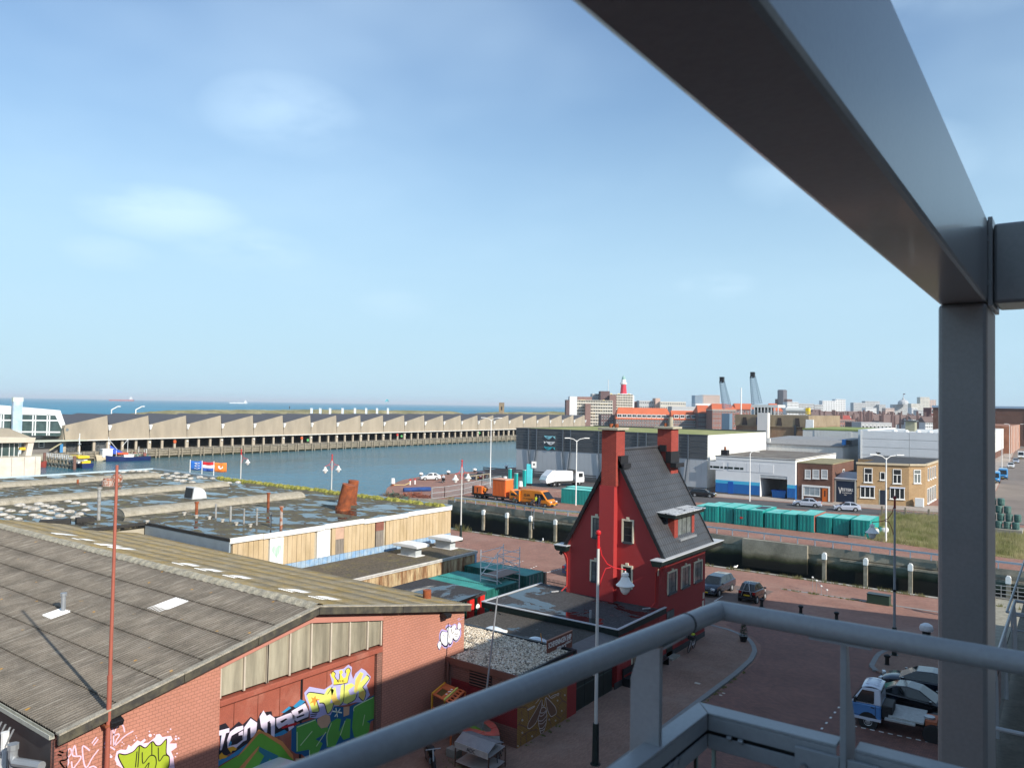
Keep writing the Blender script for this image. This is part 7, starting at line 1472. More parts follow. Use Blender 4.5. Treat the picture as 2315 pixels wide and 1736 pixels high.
city('pale base building under the pink block',ax3(1425),ax3(1600),ay3(285),752,TWH,3,14,name='base_block')
city('small tower on the roofs behind the mansard terrace',ax3(1112),ax3(1148),ay3(242),645,TPINK,name='roof_tower')
city('brick house with red hipped roof behind the brown concrete block',ax4(225),ax4(325),ay4(284),520,TB2,4,5,name='brick_house',roofm=RROOF,roofh=5,hip=.2,single=True,wf=(.45,.5))
p = GD((ax4(322),hzy(ax4(322))),1150);t = thing('church','dark pointed church spire on the skyline','church',(p.x,p.y,0));m = MB();m.lathe((p.x,p.y,0),[(7,0),(7,45),(5.4,46),(.2,CAMZ+(hzy(ax4(322))-ay4(225))/F*1150)],6);m.build('spire',mat('spire',(.12,.12,.14),.8,.1),t);m = MB();m.box(p.x-9,p.y-5,0,p.x+9,p.y+20,32);m.build('nave',TB3,t)
SK = [('white flats right of the church spire',360,450,272,900,TWH,9,9),('grey stepped flats beside the white flats',450,572,285,950,TGR,8,10),('low pale houses before the white apartment slab',575,640,292,1000,TGR,7,6),('white apartment slab with dark gaps on the skyline',637,740,262,1250,TWH,10,8),('tallest white apartment slab on the middle of the skyline',740,818,250,1260,TWH,12,6),
 ('bluish flats at the left of the hazy skyline group',880,975,278,1500,TGR,10,10),('stepped grey flats in the middle of the hazy skyline',970,1085,266,1550,TGR,12,10),('pale long hotel block under the hazy flats',975,1060,318,1300,TWH,6,10),('sloping roofed flats right of the stepped grey flats',1080,1130,292,1540,TGR,8,6),
 ('grand domed hotel body on the hazy skyline',1190,1330,292,1700,TGR,8,14),('pale house row before the domed hotel',1130,1200,320,1400,TPINK,5,9),('stepped flats left of the tallest hazy tower',1330,1400,285,1650,TCR,9,7),('tallest hazy tower with blue glazed corner',1400,1475,234,1750,TCR,16,7),('pink slab at the right end of the hazy skyline',1475,1525,255,1800,TPINK,14,4),('white block before the hazy towers',1335,1380,318,1350,TWH,7,4),('pale blue houses below the pink slab',1380,1490,335,1300,TGR,5,12)]
for lb_,x0,x1,yt,D,mt,r_,c_2 in SK: city(lb_,ax4(x0),ax4(x1),ay4(yt),D,mt,r_,c_2,name='skyline_flats')
rd_ = random.Random(12)
D = 1690;p = GD((ax4(1268),hzy(ax4(1268))),D);t = thing('dome','grey dome crowning the hotel on the hazy skyline','dome',(p.x,p.y,0));zb = CAMZ+(hzy(ax4(1268))-ay4(292))/F*D;m = MB();m.lathe((p.x,p.y,zb),[(11,0),(11,3)]+[(11*math.cos(a),3+8*math.sin(a)) for a in [k*.26 for k in range(1,6)]]+[(2,11.5),(2,14),(.1,16)],12);m.build('dome_shell',TGR,t);m = MB();m.tube((p.x,p.y,zb+14),(p.x,p.y,zb+24),.35,n=4);m.cbox((p.x+2,p.y,zb+23),(4,.2,2.2));m.build('flag_pole',TB3,t);
HS = [('brick houses with dark roofs below the skyline, left',560,725,350,620,TB,3,12,BROOF,4,.02),('large red hipped roof house among the town roofs',745,905,376,560,TB2,2,8,mat('red_tile',(.30,.06,.05),.8,.1),9,.2),('pinkish brick houses before the red hipped roof',755,890,408,500,TB2,3,10,None,0,0),('brown brick flats left of the pinkish houses',630,756,408,510,TB,3,9,None,0,0),('dark slate house row with small windows',880,975,430,480,TB3,2,6,None,0,0),('red brick house with white panel right of slate row',975,1048,428,478,TB2,2,4,None,0,0),
 ('long brown tiled terrace below the domed hotel',905,1130,366,700,TWH,2,20,BROOF,7,.01),('second brown tiled terrace with white fronts',1050,1335,372,660,TWH,3,22,BROOF,8,.01),('white fronted houses at the right of the roofs',1335,1450,378,620,TWH,4,9,BROOF,3,.02),('white gabled houses beside the balcony column',1440,1560,388,560,TWH,3,9,BROOF,4,.02),('pale houses with red trim below the white apartment slab',570,640,330,800,TPINK,4,6,BROOF,4,.02),('brown roofed row under the white apartment slab',640,830,345,820,TCR,3,14,BROOF,6,.01),('brown roofed row under the hazy flats',830,1050,345,860,TCR,3,16,BROOF,6,.01),('low grey sheds before the town roofs',940,1180,432,430,TGR,1,8,None,0,0),('dark red brick block beside the balcony column',1485,1565,318,640,mat('dark_red_block',(.16,.05,.05),.8,.1),3,4,None,0,0)]
for lb_,x0,x1,yt,D,mt,r_,c_2,rm,rh,hp_ in HS: city(lb_,ax4(x0),ax4(x1),ay4(yt),D,mt,r_,c_2,name='town_houses',roofm=rm,roofh=rh,hip=hp_,single=False,lowest=2,dep=12)
m = MB();D = 478;p = GD((ax4(1085),hzy(ax4(1085))),D);t = thing('gabled_house','small brick house with pointed gable between slate row and sheds','house',(p.x,p.y,0),YAW);w_ = 70*.2893/F*D;zt_ = CAMZ+(hzy(ax4(1085))-ay4(425))/F*D;m.prism([(-w_/2,0),(w_/2,0),(w_/2,zt_-5),(0,zt_-.5),(-w_/2,zt_-5)],'y',0,10);m.build('gable',TB,t,world=False);m = MB();m.prism([(-w_/2-.5,zt_-5.2),(0,zt_-.5),(w_/2+.5,zt_-5.2),(w_/2+.5,zt_-4.4),(0,zt_+.4),(-w_/2-.5,zt_-4.4)],'y',-.3,10);m.build('roof',BROOF,t,world=False)
c3x = lambda x: 2195+x*120/796;c3y = lambda y: 860+y*120/796
t_,w_,zt_ = city('brown brick apartment block with blue bays, right of the balcony column',c3x(250),c3x(930),c3y(432),520,TB2,4,16,name='brick_flats',win=mat('blue_bay',(.18,.25,.38),.5,.2,.2),single=True,wf=(.5,.45))
# clutter of chimneys and trees among the roofs reads as one mass
m = MB()
for i in range(150): D = rd_.uniform(560,900);x = rd_.uniform(ax4(560),ax4(1560));p = GD((x,hzy(x)),D);z = CAMZ-rd_.uniform(2,30)*D/F/1.0*.5;m.box(p.x-.7,p.y-.5,2,p.x+.7,p.y+.5,max(6,z+rd_.uniform(0,2)))
o = m.build('town_chimneys',TB,None);o['kind'] = 'stuff'
# vehicles far off along the quay before the terraces
m = MB();rd_ = random.Random(5)
# flags, tower, ships, banners on the dunes
for i,x in enumerate((352,420,497,595,692,780,865,950)):
    p = GX(A(2,x,300),-292);q = GX(A(2,x,248),-292);t = thing('banner','white banner flag, %s from the left of the eight along the dune' % ('first','second','third','fourth','fifth','sixth','seventh','eighth')[i],'banner',(p.x,p.y,5),0,'white banners on the dune');m = MB();m.tube((p.x,p.y,5),(p.x,p.y,q.z),.12,n=5);m.build('pole',WHITEP,t);m = MB();m.grid(lambda u,v: (p.x+.1+.25*math.sin(u*4),p.y+.15+1.3*u,q.z-.2-3.4*v),4,2);m.build('cloth',mat('banner_cloth',(.55,.66,.74),.7,.2,1),t,solid=.03)
D = 560;p = GD((A(2,1846,285)[0],hzy(1134)),D);zt_ = CAMZ+(hzy(1134)-A(2,0,212)[1])/F*D;t = thing('concrete_tower','square brown concrete tower standing on the dunes by the harbour mouth','tower',(p.x,p.y,0),YAW);m = MB();m.box(-1.9,-1.9,0,1.9,1.9,zt_);m.build('shaft',CBR,t,world=False);m = MB();m.box(-.5,-1.95,zt_-5,.5,-1.88,zt_-2.5);m.build('slot',BLACKP,t,world=False);m = MB();m.box(-2.0,-2.0,zt_,2.0,2.0,zt_+.35);m.build('cap',CBR2,t,world=False)
for lb_,(x,y),(x2,y2) in (('left of two white lamp masts against the sea',(870,300),(872,240)),('right of two white lamp masts against the sea',(1060,300),(1062,240))):
    p = GX(A(1,x,y),-300);q = GX(A(1,x2,y2),-300);t = thing('lamp_mast',lb_,'lamp',(p.x,p.y,0));m = MB();m.tube((p.x,p.y,0),(p.x,p.y,q.z-1),.22,n=5);m.tube((p.x,p.y,q.z-1.2),(p.x,p.y+2.6,q.z+.2),.18,n=5);m.build('mast',WHITEP,t);m = MB();m.box(p.x-.3,p.y+2.2,q.z,p.x+.3,p.y+3.4,q.z+.3);m.build('lamp_head',WHITEP,t)
def ship(label,x0,x1,yb,yt,D,hm_,bridge_right=True):
    a = GD(A(1,x0,yb),D);c = GD(A(1,x1,yb),D);L_ = (c-a).length;h_ = (yb-yt)*.2893/F*D;t = thing('ship',label,'ship',(a.x,a.y,ZW-.4),YAW);z0 = 0
    m = MB();m.prism([(0,3+h_*.2),(6,0),(L_-3,0),(L_,h_*.32),(L_-4,h_*.36),(9,h_*.30)],'y',0,22);m.build('hull',hm_,t,world=False);m = MB();m.box(L_*.84,4,h_*.3,L_*.93,18,h_*.8);m.box(L_*.87,8,h_*.8,L_*.90,14,h_);m.build('bridge',WHITEP,t,world=False)
    m = MB();m.box(L_*.25,10,h_*.3,L_*.26,11,h_*.5);m.box(L_*.5,10,h_*.3,L_*.51,11,h_*.5);m.build('deck_crane',WHITEP,t,world=False)
ship('faint red hulled cargo ship on the horizon at left',850,1040,186,150,6500,mat('ship_red',(.45,.10,.08),.6,.1));ship('white ship on the horizon right of the red cargo ship',1790,1930,198,170,5200,WHITEP)
p = GD(A(2,950,205),600);t = thing('kite','small turquoise kite flying above the dunes','kite',p,YAW);m = MB();m.grid(lambda u,v: (2.4*(u-.5),.5*math.sin(math.pi*u),1.2*math.sin(math.pi*u)+1.1*v),8,2);m.build('canopy',mat('kite',(.02,.42,.50),.6,.1),t,world=False,solid=.05);m = MB();m.tube((0,0,.3),(-3,0,-14),.03,n=3);m.build('line',BLACKP,t,world=False)
# ================================================================ CONTAINERS, LAMPS, VEHICLES, PEOPLE, BALCONY
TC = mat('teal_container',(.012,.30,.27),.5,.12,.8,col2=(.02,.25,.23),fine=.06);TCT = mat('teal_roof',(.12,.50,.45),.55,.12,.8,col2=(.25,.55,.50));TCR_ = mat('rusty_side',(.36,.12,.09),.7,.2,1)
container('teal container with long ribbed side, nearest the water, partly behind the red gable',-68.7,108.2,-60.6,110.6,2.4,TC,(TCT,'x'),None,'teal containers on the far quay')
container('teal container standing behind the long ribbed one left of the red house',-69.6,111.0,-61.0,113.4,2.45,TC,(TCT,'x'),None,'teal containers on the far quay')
row = [(3,1422,1490,1176,4.9),(3,1492,1603,1192,5.6),(3,1606,1718,1212,6),(3,1721,1833,1224,6),(3,1836,1953,1236,6),(4,62,178,1240,6),(4,184,306,1258,4.6),(4,314,436,1274,4.8),(4,442,572,1294,6),(4,588,713,1303,4.4),(4,718,848,1318,4.6),(4,857,1012,1330,5.6)]
lbs = ['teal container just right of the red house roof, first of the long row','second teal container of the row, right of the red house roof','teal container with plain double doors, third along the row','teal container with panelled doors and a red mark, fourth along the row','teal container with panelled doors, fifth along the row','teal container with dark opening on its roof, in the middle of the row','lower teal container left of the two plain door pairs','teal container with plain doors below the silver hatchback on the left','teal container with a rusty red long side','teal container right of the rusty sided one','teal container second from the right end of the row','rightmost teal container beside the grey lamp pole']
lc = ((1,0),(0,0))
prev = None
for (i,x0,x1,yb_,dp),lb_ in zip(row,lbs):
    if (i,x0) == (4,62): pass
    a = G(A(i,x0,yb_-10));c = G(A(i,x1,yb_));y = 105.35+.4*math.sin(x0*1.7);X0 = GY(A(i,x0,yb_-30),y).x+.05;X1 = GY(A(i,x1,yb_-30),y).x-.05
    if (i,x0) in ((4,62),): continue
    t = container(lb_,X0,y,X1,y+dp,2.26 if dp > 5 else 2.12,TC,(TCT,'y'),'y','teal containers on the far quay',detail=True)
    if (i,x0) == (4,442): m = MB();m.box(X1+.0,y+.1,.1,X1+.03,y+dp-.1,2.2);m.build('rusty_side',TCR_,t)
    if (i,x0) == (3,1836): m = MB();m.box(X0+.4,y+2,2.26,X1-.3,y+4.6,2.32);m.build('roof_hatch',BLACKP,t)
    if (i,x0) == (3,1721): m = MB();m.box(X0+.9,y-.06,.9,X0+1.3,y-.02,1.15);m.build('red_mark',REDM,t)
# bulk bags and slab beside the row
for (x,y),lb_ in zip(((-21.0,108.4),(-20.2,110.3)),('nearer white bulk bag of weeds beside the last teal container','farther white bulk bag of weeds beside the last teal container')):
    t = thing('bulk_bag',lb_,'bag',(x,y,0));m = MB();m.lathe((x,y,0),[(.5,0),(.62,.3),(.6,.7),(.5,.92)],10);m.build('bag',mat('bag_white',(.55,.56,.55),.9,.2,3),t,smooth=True);m = MB();m.lathe((x,y,.9),[(.46,0),(.4,.12),(.1,.2)],8);m.build('weeds',TUFT,t)
o = MB().box(-23.2,104.2,0,-21.1,104.7,.28).build('concrete_block',CONC,None);tag(o,'low concrete block in front of the last teal container','block')
# ---------------------------------------------------------------- street lamps
LRED = mat('lamp_red',(.55,.015,.02),.4,.06,3);LPOLE = mat('lamp_pole',(.56,.56,.53),.5,.1,2);LWHITE = mat('lantern_white',(.76,.76,.72),.4,.05,3);LGLOBE = mat('lantern_globe',(.80,.80,.76),.2,.03)
def harbour_lamp(lb,x,y,arms,pole=LPOLE,H=10.45,red=LRED,collar=False):
    k_ = H/10.45
    t = thing('harbour_lamp',lb,'street lamp',(x,y,0),0,'red and white harbour lamps')
    m = MB();m.tube((x,y,1.9),(x,y,6.2),.085,.075,10);m.tube((x,y,6.2),(x,y,H-.75),.07,.06,10);m.build('pole',pole,t,smooth=True)
    m = MB();m.tube((x,y,0),(x,y,1.9),.16,.14,12);m.tube((x,y,0),(x,y,.12),.24,n=12);m.build('base',mat('lamp_base',(.018,.03,.028),.4,.3,6),t,smooth=True)
    m = MB();m.tube((x,y,H-.8),(x,y,H-.15),.075,.055,10);m.build('pole_top',red,t,smooth=True)
    m = MB();m.lathe((x,y,H-.1),[(.02,-.13),(.1,-.08),(.125,0),(.1,.08),(.02,.125)],10);m.build('ball',red,t,smooth=True)
    if collar: m = MB();m.tube((x,y,4.2),(x,y,4.35),.1);m.build('collar',BLACKP,t)
    for ax_,ay_ in arms:
        d = Vector((ax_,ay_,0)).normalized();L_ = math.hypot(ax_,ay_);P = Vector((x,y,0))
        q = lambda r,z: P+d*r+Vector((0,0,z))
        m = MB();m.ribbon([q(.08,H-.75*k_),q(.16,H-1.1*k_),q(.42,H-1.5*k_),q(.75,H-1.68*k_),q(L_*.8,H-1.73*k_),q(L_,H-1.76*k_),q(L_,H-1.84*k_)],.026,6)
        m.ribbon([q(.08,H-2.5*k_),q(.15,H-2.2*k_),q(.3,H-1.82*k_),q(.36,H-1.7*k_),q(.6,H-1.66*k_)],.024,6);m.build('bracket',red,t,smooth=True)
        m = MB();c = q(L_,H-2.74*k_);m.lathe(c,[(.03,.92*k_),(.05,.84*k_),(.14,.82*k_),(.17,.72*k_),(.10,.68*k_),(.19,.60*k_),(.22,.50*k_),(.30,.40*k_),(.42,.28*k_),(.41,.25*k_),(.1,.25*k_)],16);la = m.build('lantern',LWHITE,t,smooth=True)
        m = MB();m.lathe(c,[(.24,.27),(.25,.15),(.19,-.02),(.09,-.13),(.01,-.16)],12);m.build('globe',LGLOBE,la,smooth=True)
harbour_lamp('large single armed harbour lamp standing in front of the red house',-17.3,30.4,[(.9,.9)])
harbour_lamp('grey harbour lamp with left hanging lantern, near the balcony column',-9.6,56.0,[(-1.25,-.6)],mat('lamp_grey',(.30,.32,.34),.5,.1,2),red=mat('lamp_dark_red',(.22,.02,.02),.4,.1),collar=True)
for lb_,px,ar in (('two armed harbour lamp behind the cream shed annex',A(2,1537,655),[(0,-1.15),(0,1.15)]),('two armed harbour lamp rising behind the wet roof, left of the rusty flues',A(2,522,612),[(0,-1.15),(0,1.15)]),('single armed harbour lamp next to the three flags',A(1,1886,573),[(0,1.15)])): p = GY(px,69.8);harbour_lamp(lb_,p.x,69.8,ar,H=p.z)
def white_lamp(lb,x,y,H,kind,rz):
    t = thing('street_lamp',lb,'street lamp',(x,y,0),0,'tall white street lamps');m = MB();m.tube((x,y,0),(x,y,H-.3),.11,.07,8);m.build('pole',WHITEP,t,smooth=True)
    dx,dy = math.cos(rz),math.sin(rz)
    if kind == 2:
        for s_,l in ((1,1.35),(-1,1.25)): m = MB();m.ribbon([(x,y,H-.5),(x+dx*s_*.5,y+dy*s_*.5,H-.1),(x+dx*s_*l,y+dy*s_*l,H+.05)],.05,6);ao = m.build('arm',WHITEP,t);m = MB();m.cbox((x+dx*s_*(l+.35),y+dy*s_*(l+.35),H+.08),(.9,.22,.12),Matrix.Rotation(rz,3,'Z'));m.build('head',WHITEP,ao)
    else:
        m = MB();m.ribbon([(x,y,H-.6),(x+dx*.1,y+dy*.1,H-.2),(x+dx*.45,y+dy*.45,H+.02),(x+dx*.9,y+dy*.9,H+.05)],.055,6);ao = m.build('arm',WHITEP,t,smooth=True);m = MB();m.cbox((x+dx*1.2,y+dy*1.2,H+.04),(.8,.24,.12),Matrix.Rotation(rz,3,'Z'));m.build('head',WHITEP,ao)
    return t
white_lamp('tall white two armed street lamp by the orange trucks',-93.2,120.6,13.4,2,R(36));white_lamp('tall white two armed street lamp in front of the grey warehouse',-65.2,107.1,10.8,2,R(50));white_lamp('white street lamp with one curved arm before the blue and white workshop',-45.6,132.7,8.65,1,R(36));white_lamp('white street lamp with a black gull on its arm, before the tan building',-18.8,104,10.6,2,R(36))
for lb_,x,y,H in (('nearer white lamp on the side street pavement',-17.0,262,11.5),('farther white lamp on the side street pavement',-17.8,308,12.5),('white lamp far along the side street',-15.5,355,12)): white_lamp(lb_,x,y,H,1,R(200))
# three flags on white poles
FLG = [(A(1,1487,652),'blue flag with three white fish on a white pole',0),(A(1,1580,660),'red white and blue striped flag on a white pole',1),(A(1,1672,665),'orange flag with a small white emblem on a white pole',2)]
for px,lb_,k in FLG:
    p = GY(px,73);ZFL = p.z;t = thing('flag',lb_,'flag',(p.x,p.y,0));x,y = p.x,p.y;m = MB();m.tube((x,y,0),(x,y,ZFL),.08,.055,8);m.build('pole',WHITEP,t,smooth=True)
    L_,hh = 1.95,1.5;d = Vector((.80,.60,0));fn = lambda u,v: (x+d.x*(.1+L_*u)-.12*math.sin(u*7+v)*u,y+d.y*(.1+L_*u)+.12*math.sin(u*7+v)*u,ZFL-.2-.12*u-hh*v-.08*math.sin(u*5)*u)
    if k == 1: bands = [(0,1/3,(.55,.02,.03)),(1/3,2/3,(.75,.75,.75)),(2/3,1,(.03,.10,.40))]
    else: bands = [(0,1,(.015,.13,.48) if k == 0 else (.72,.20,.03))]
    for j,(v0,v1,c_) in enumerate(bands): m = MB();m.grid(lambda u,v: fn(u,v0+(v1-v0)*v),14,4);m.build('cloth' if len(bands) == 1 else 'stripe',mat('flag_%d_%d' % (k,j),c_,.7,.06),t,smooth=True,solid=.01)
    em = [[(.3+.5*s_,.22+.28*i+.09*math.sin(math.pi*s_)*sg) for sg,rng in ((1,[q/8 for q in range(9)]),(-1,[1-q/8 for q in range(1,9)])) for s_ in rng] for i in range(3)] if k == 0 else ([[(.3,.3),(.72,.35),(.72,.55),(.5,.7),(.3,.55)]] if k == 2 else [])
    for P in em:
        for off in (.02,-.02): m = MB();m.add([Vector(fn(u,v))+Vector((d.y,-d.x,0))*off for u,v in P],[tuple(range(len(P)))]);m.build('emblem',WHITEP,t)
# ---------------------------------------------------------------- vehicles
TYRE = mat('tyre',(.016,.016,.017),.8,.15,5);RIM = mat('rim',(.45,.46,.47),.35,.1,5,metal=.5);CGL = glass('car_glass',(.012,.016,.019),.05,.7);HEADL = mat('headlight',(.66,.70,.72),.12,.05,8,spec=.8);TAIL = mat('tail_light',(.42,.015,.015),.2,.05);PLATE = mat('number_plate',(.72,.50,.03),.5,.03);TRIM = mat('black_trim',(.02,.02,.021),.6,.1,5)
def wheel(t,x,y,r,wd,side,rim=RIM):
    m = MB();m.T = Matrix.Translation((x,y,r)) @ Matrix.Rotation(math.pi/2*-side,4,'X');m.lathe((0,0,0),[(r*.62,-wd/2),(r*.96,-wd/2),(r,-wd*.3),(r,wd*.3),(r*.96,wd/2),(r*.6,wd/2)],18);o = m.build('wheel',TYRE,t,world=False,smooth=True)
    m = MB();m.T = Matrix.Translation((x,y,r)) @ Matrix.Rotation(math.pi/2*-side,4,'X');m.lathe((0,0,wd*.36),[(r*.64,0),(r*.6,.04),(r*.45,.025),(r*.2,.05),(.02,.055)],12);m.build('rim',rim,o,world=False,smooth=True)
def paintm(n,c,rough=.28): return mat(n,c,rough,.04,2,coat=.6,spec=.5)
def car(lb,x,y,rz,paint_,L=4.1,W=1.72,H=1.44,kind='hatch',group=None,cat='car',name='parked_car',bonnet=.98,deck=None,plate=PLATE,z=0.0):
    """lofted body over wheels, glasshouse with separate panes, lamps, plates, mirrors"""
    t = thing(name,lb,cat,(x,y,z),rz,group);h = W/2
    P = {'hatch':([(-.5,.42,.62,.90),(-.485,.30,.98,.96),(-.40,.24,1.0,1.0),(-.2,.20,.97,1.0),(.08,.20,.95,1.0),(.24,.20,.92,1.0),(.36,.22,.84,.99),(.44,.24,.74,.94),(.49,.28,.60,.84),(.5,.36,.50,.74)],(.27,.06,-.28,-.47)),
         'wagon':([(-.5,.42,.62,.92),(-.49,.30,.98,.97),(-.40,.24,1.0,1.0),(-.2,.20,.97,1.0),(.08,.20,.95,1.0),(.26,.20,.92,1.0),(.38,.22,.84,.99),(.45,.24,.74,.95),(.49,.28,.60,.86),(.5,.36,.50,.76)],(.25,.10,-.40,-.485)),
         'sedan':([(-.5,.42,.62,.86),(-.485,.30,.96,.93),(-.36,.24,1.0,1.0),(-.2,.20,.97,1.0),(.08,.20,.95,1.0),(.22,.20,.92,1.0),(.36,.22,.84,.99),(.44,.24,.74,.94),(.49,.28,.60,.84),(.5,.36,.50,.74)],(.25,.05,-.20,-.40)),
         'mini':([(-.5,.42,.80,.92),(-.49,.30,1.0,.98),(-.40,.24,1.03,1.0),(-.2,.22,1.02,1.0),(.1,.22,1.0,1.0),(.28,.22,.98,1.0),(.40,.24,.88,.96),(.47,.28,.72,.88),(.5,.36,.58,.78)],(.36,.12,-.38,-.49))}[kind]
    st,(wb_,wt_,rt,rb) = P;vs = [];k = 9
    for f,zl,zt,wf in st:
        X = f*L;a = h*wf;vs += [(X,-a*.86,zl),(X,-a*.98,zl+.10),(X,-a,zl+(zt-zl)*.55),(X,-a*.965,zt-.06),(X,-a*.86,zt),(X,a*.86,zt),(X,a*.965,zt-.06),(X,a,zl+(zt-zl)*.55),(X,a*.98,zl+.10)];vs.append((X,a*.86,zl))
    k = 10;n = len(st);m = MB();m.add(vs,[(i*k+j,(i+1)*k+j,(i+1)*k+(j+1)%k,i*k+(j+1)%k) for i in range(n-1) for j in range(k)]+[tuple(range(k)),tuple((n-1)*k+j for j in range(k))]);m.build('body',paint_,t,world=False,smooth=True)
    bz = .95 if kind != 'mini' else 1.0;x0,x1,x2,x3 = wb_*L,wt_*L,rt*L,rb*L;hb,ht = h*.90,h*.70;zt = H
    def gp(f,s,zf):                                   # point on the glasshouse: f along, s side, zf height 0..1
        return None
    C8 = [(x0,-hb,bz-.06),(x0,hb,bz-.06),(x1,-ht,zt-.04),(x1,ht,zt-.04),(x2,-ht,zt-.05),(x2,ht,zt-.05),(x3,-hb*.96,bz-.02),(x3,hb*.96,bz-.02)]
    m = MB();m.add(C8+[((x1+x2)/2,-ht*.96,zt+.02),((x1+x2)/2,ht*.96,zt+.02)],[(0,1,3,2),(2,3,9,8),(8,9,5,4),(4,5,7,6),(0,2,8,4,6),(1,7,5,9,3),(0,6,7,1)]);m.build('cabin',paint_,t,world=False,smooth=False,bevel=.05)
    V = [Vector(p) for p in C8]
    def pane(nm,a,b,c,d,off,sh=(.08,.08,.1,.14)):
        l0,l1,t0,b0 = sh;q = lambda u,v: (a*(1-u)+b*u)*(1-v)+(d*(1-u)+c*u)*v;nn_ = (b-a).cross(d-a).normalized();cc = (a+b+c+d)/4
        if nn_.dot(cc-Vector(((x1+x2)/2,0,1.1))) < 0: nn_ = -nn_
        Q = [q(l0,b0),q(1-l1,b0),q(1-l1,1-t0),q(l0,1-t0)];m = MB();m.add([p+nn_*off for p in Q]+[p-nn_*.01 for p in Q],[(0,1,2,3),(0,4,5,1),(1,5,6,2),(2,6,7,3),(3,7,4,0)]);m.build(nm,CGL,t,world=False)
    pane('windscreen',V[0],V[1],V[3],V[2],.012,(.05,.05,.04,.05));pane('rear_window',V[7],V[6],V[4],V[5],.012,(.08,.08,.08,.2 if kind != 'sedan' else .05))
    for s_ in (0,1):
        b0,b1,t1,t0 = V[0+s_],V[6+s_],V[4+s_],V[2+s_];md = .5 if kind != 'mini' else .72
        A_ = lambda f: b0*(1-f)+b1*f;B_ = lambda f: t0*(1-f)+t1*f
        cuts = [(.02,.5),(.53,.93)] if kind in ('hatch','sedan') else ([(.02,.42),(.45,.72),(.75,.96)] if kind == 'wagon' else [(.03,.62),(.68,.95)])
        for i,(f,g_) in enumerate(cuts): pane('side_window',A_(f),A_(g_),B_(min(1,max(0,(g_-.02)))),B_(max(0,f-.0)),.012,(.03,.03,.06,.12))
    wr = .31 if kind != 'mini' else .29
    for fx_ in ((.31 if kind != 'mini' else .36)*L,(-.29 if kind != 'mini' else -.36)*L):
        for s_ in (1,-1): m = MB();m.T = Matrix.Translation((fx_,s_*(h*.985-.04),wr)) @ Matrix.Rotation(math.pi/2*-s_,4,'X');m.lathe((0,0,0),[(wr*1.22,-.05),(wr*1.22,.055),(.05,.056)],16);m.build('wheel_arch',TRIM,t,world=False);wheel(t,fx_,s_*(h-.09),wr,.2,s_)
    for s_ in (1,-1):
        m = MB();m.cbox((.468*L,s_*h*.66,.68),(.18,.34,.17),Matrix.Rotation(R(-18*s_),3,'Z'));m.build('headlight',HEADL,t,world=False,bevel=.03)
        m = MB();m.cbox((-.487*L,s_*h*.76,.82),(.10,.22,.22));m.build('tail_light',TAIL,t,world=False,bevel=.02)
        m = MB();m.cbox((x0-.25,s_*(h+.08),bz+.04),(.14,.2,.13));m.build('mirror',paint_,t,world=False,bevel=.03)
        m = MB();m.box(-.2*L,s_*h*.985-.01,.55,.2*L,s_*h*.985+.015,.6);m.build('side_strip',TRIM,t,world=False)
    for X,s_ in ((.5*L,1),(-.5*L,-1)): m = MB();m.cbox((X-.02*s_,0,.34),(.14,W*.86,.18));m.build('bumper',paint_ if kind != 'mini' else TRIM,t,world=False,bevel=.05);m = MB();m.cbox((X+.04*s_,0,.42 if s_ > 0 else .62),(.02,.5,.11));m.build('number_plate',plate,t,world=False)
    m = MB();m.cbox((.493*L,0,.58),(.06,W*.42,.1));m.build('grille',TRIM,t,world=False);return t
SILV = paintm('silver_paint',(.42,.46,.55));BLK = paintm('black_car_paint',(.008,.009,.012),.18);NVY = paintm('dark_blue_paint',(.012,.018,.03),.2);WHT = paintm('white_car_paint',(.72,.73,.74));MAR = paintm('maroon_paint',(.10,.012,.02));BLUC = paintm('blue_paint_car',(.03,.07,.16))
car('silver hatchback parked before the tan building, second silver car from the left',-29.6,131.9,R(202),SILV,4.0,1.66,1.42,'hatch')
car('silver saloon car parked before the brown house and navy gate',-36.0,132.9,R(190),SILV,4.5,1.74,1.42,'sedan')
car('black car parked between the grey warehouse and the blue workshop',-54.6,133.9,R(10),BLK,4.5,1.75,1.42,'wagon')
car('white car driving along the harbour quay',-110.0,121.6,R(235),WHT,4.2,1.75,1.46,'hatch',name='car');car('maroon car parked by the quay, left of the white street lamp',-104.4,131.6,R(-68),MAR,4.2,1.75,1.46,'hatch')
car('dark blue estate car facing us beside the corner of the red house',-25.35,65.4,R(-92),NVY,4.6,1.75,1.5,'wagon');car('blue car half hidden behind the left of the red house',-38.1,64.0,R(80),BLUC,4.2,1.7,1.45,'hatch')
sm = car('tiny black two seater with silver bars on its back, beside the estate car',-21.95,64.7,R(88),BLK,2.5,1.52,1.55,'mini')
m = MB()
for s_ in (1,-1): m.ribbon([(-1.33,s_*.42,.55),(-1.38,s_*.3,1.0),(-1.15,s_*.14,1.55),(-.8,s_*.1,1.62)],.025,6)
m.ribbon([(-1.36,-.8,1.0),(-1.38,0,.97),(-1.36,.8,1.0)],.025,6);m.build('carrier',STEEL_G,sm,world=False,smooth=True)
car('black saloon parked beside the pale blue pickup, its nose behind the column',-6.9,46.4,R(-2),BLK,4.4,1.76,1.43,'sedan');car('dark car parked farthest from the pickup, its nose towards the left',-7.0,49.6,R(183),NVY,4.5,1.76,1.46,'hatch')
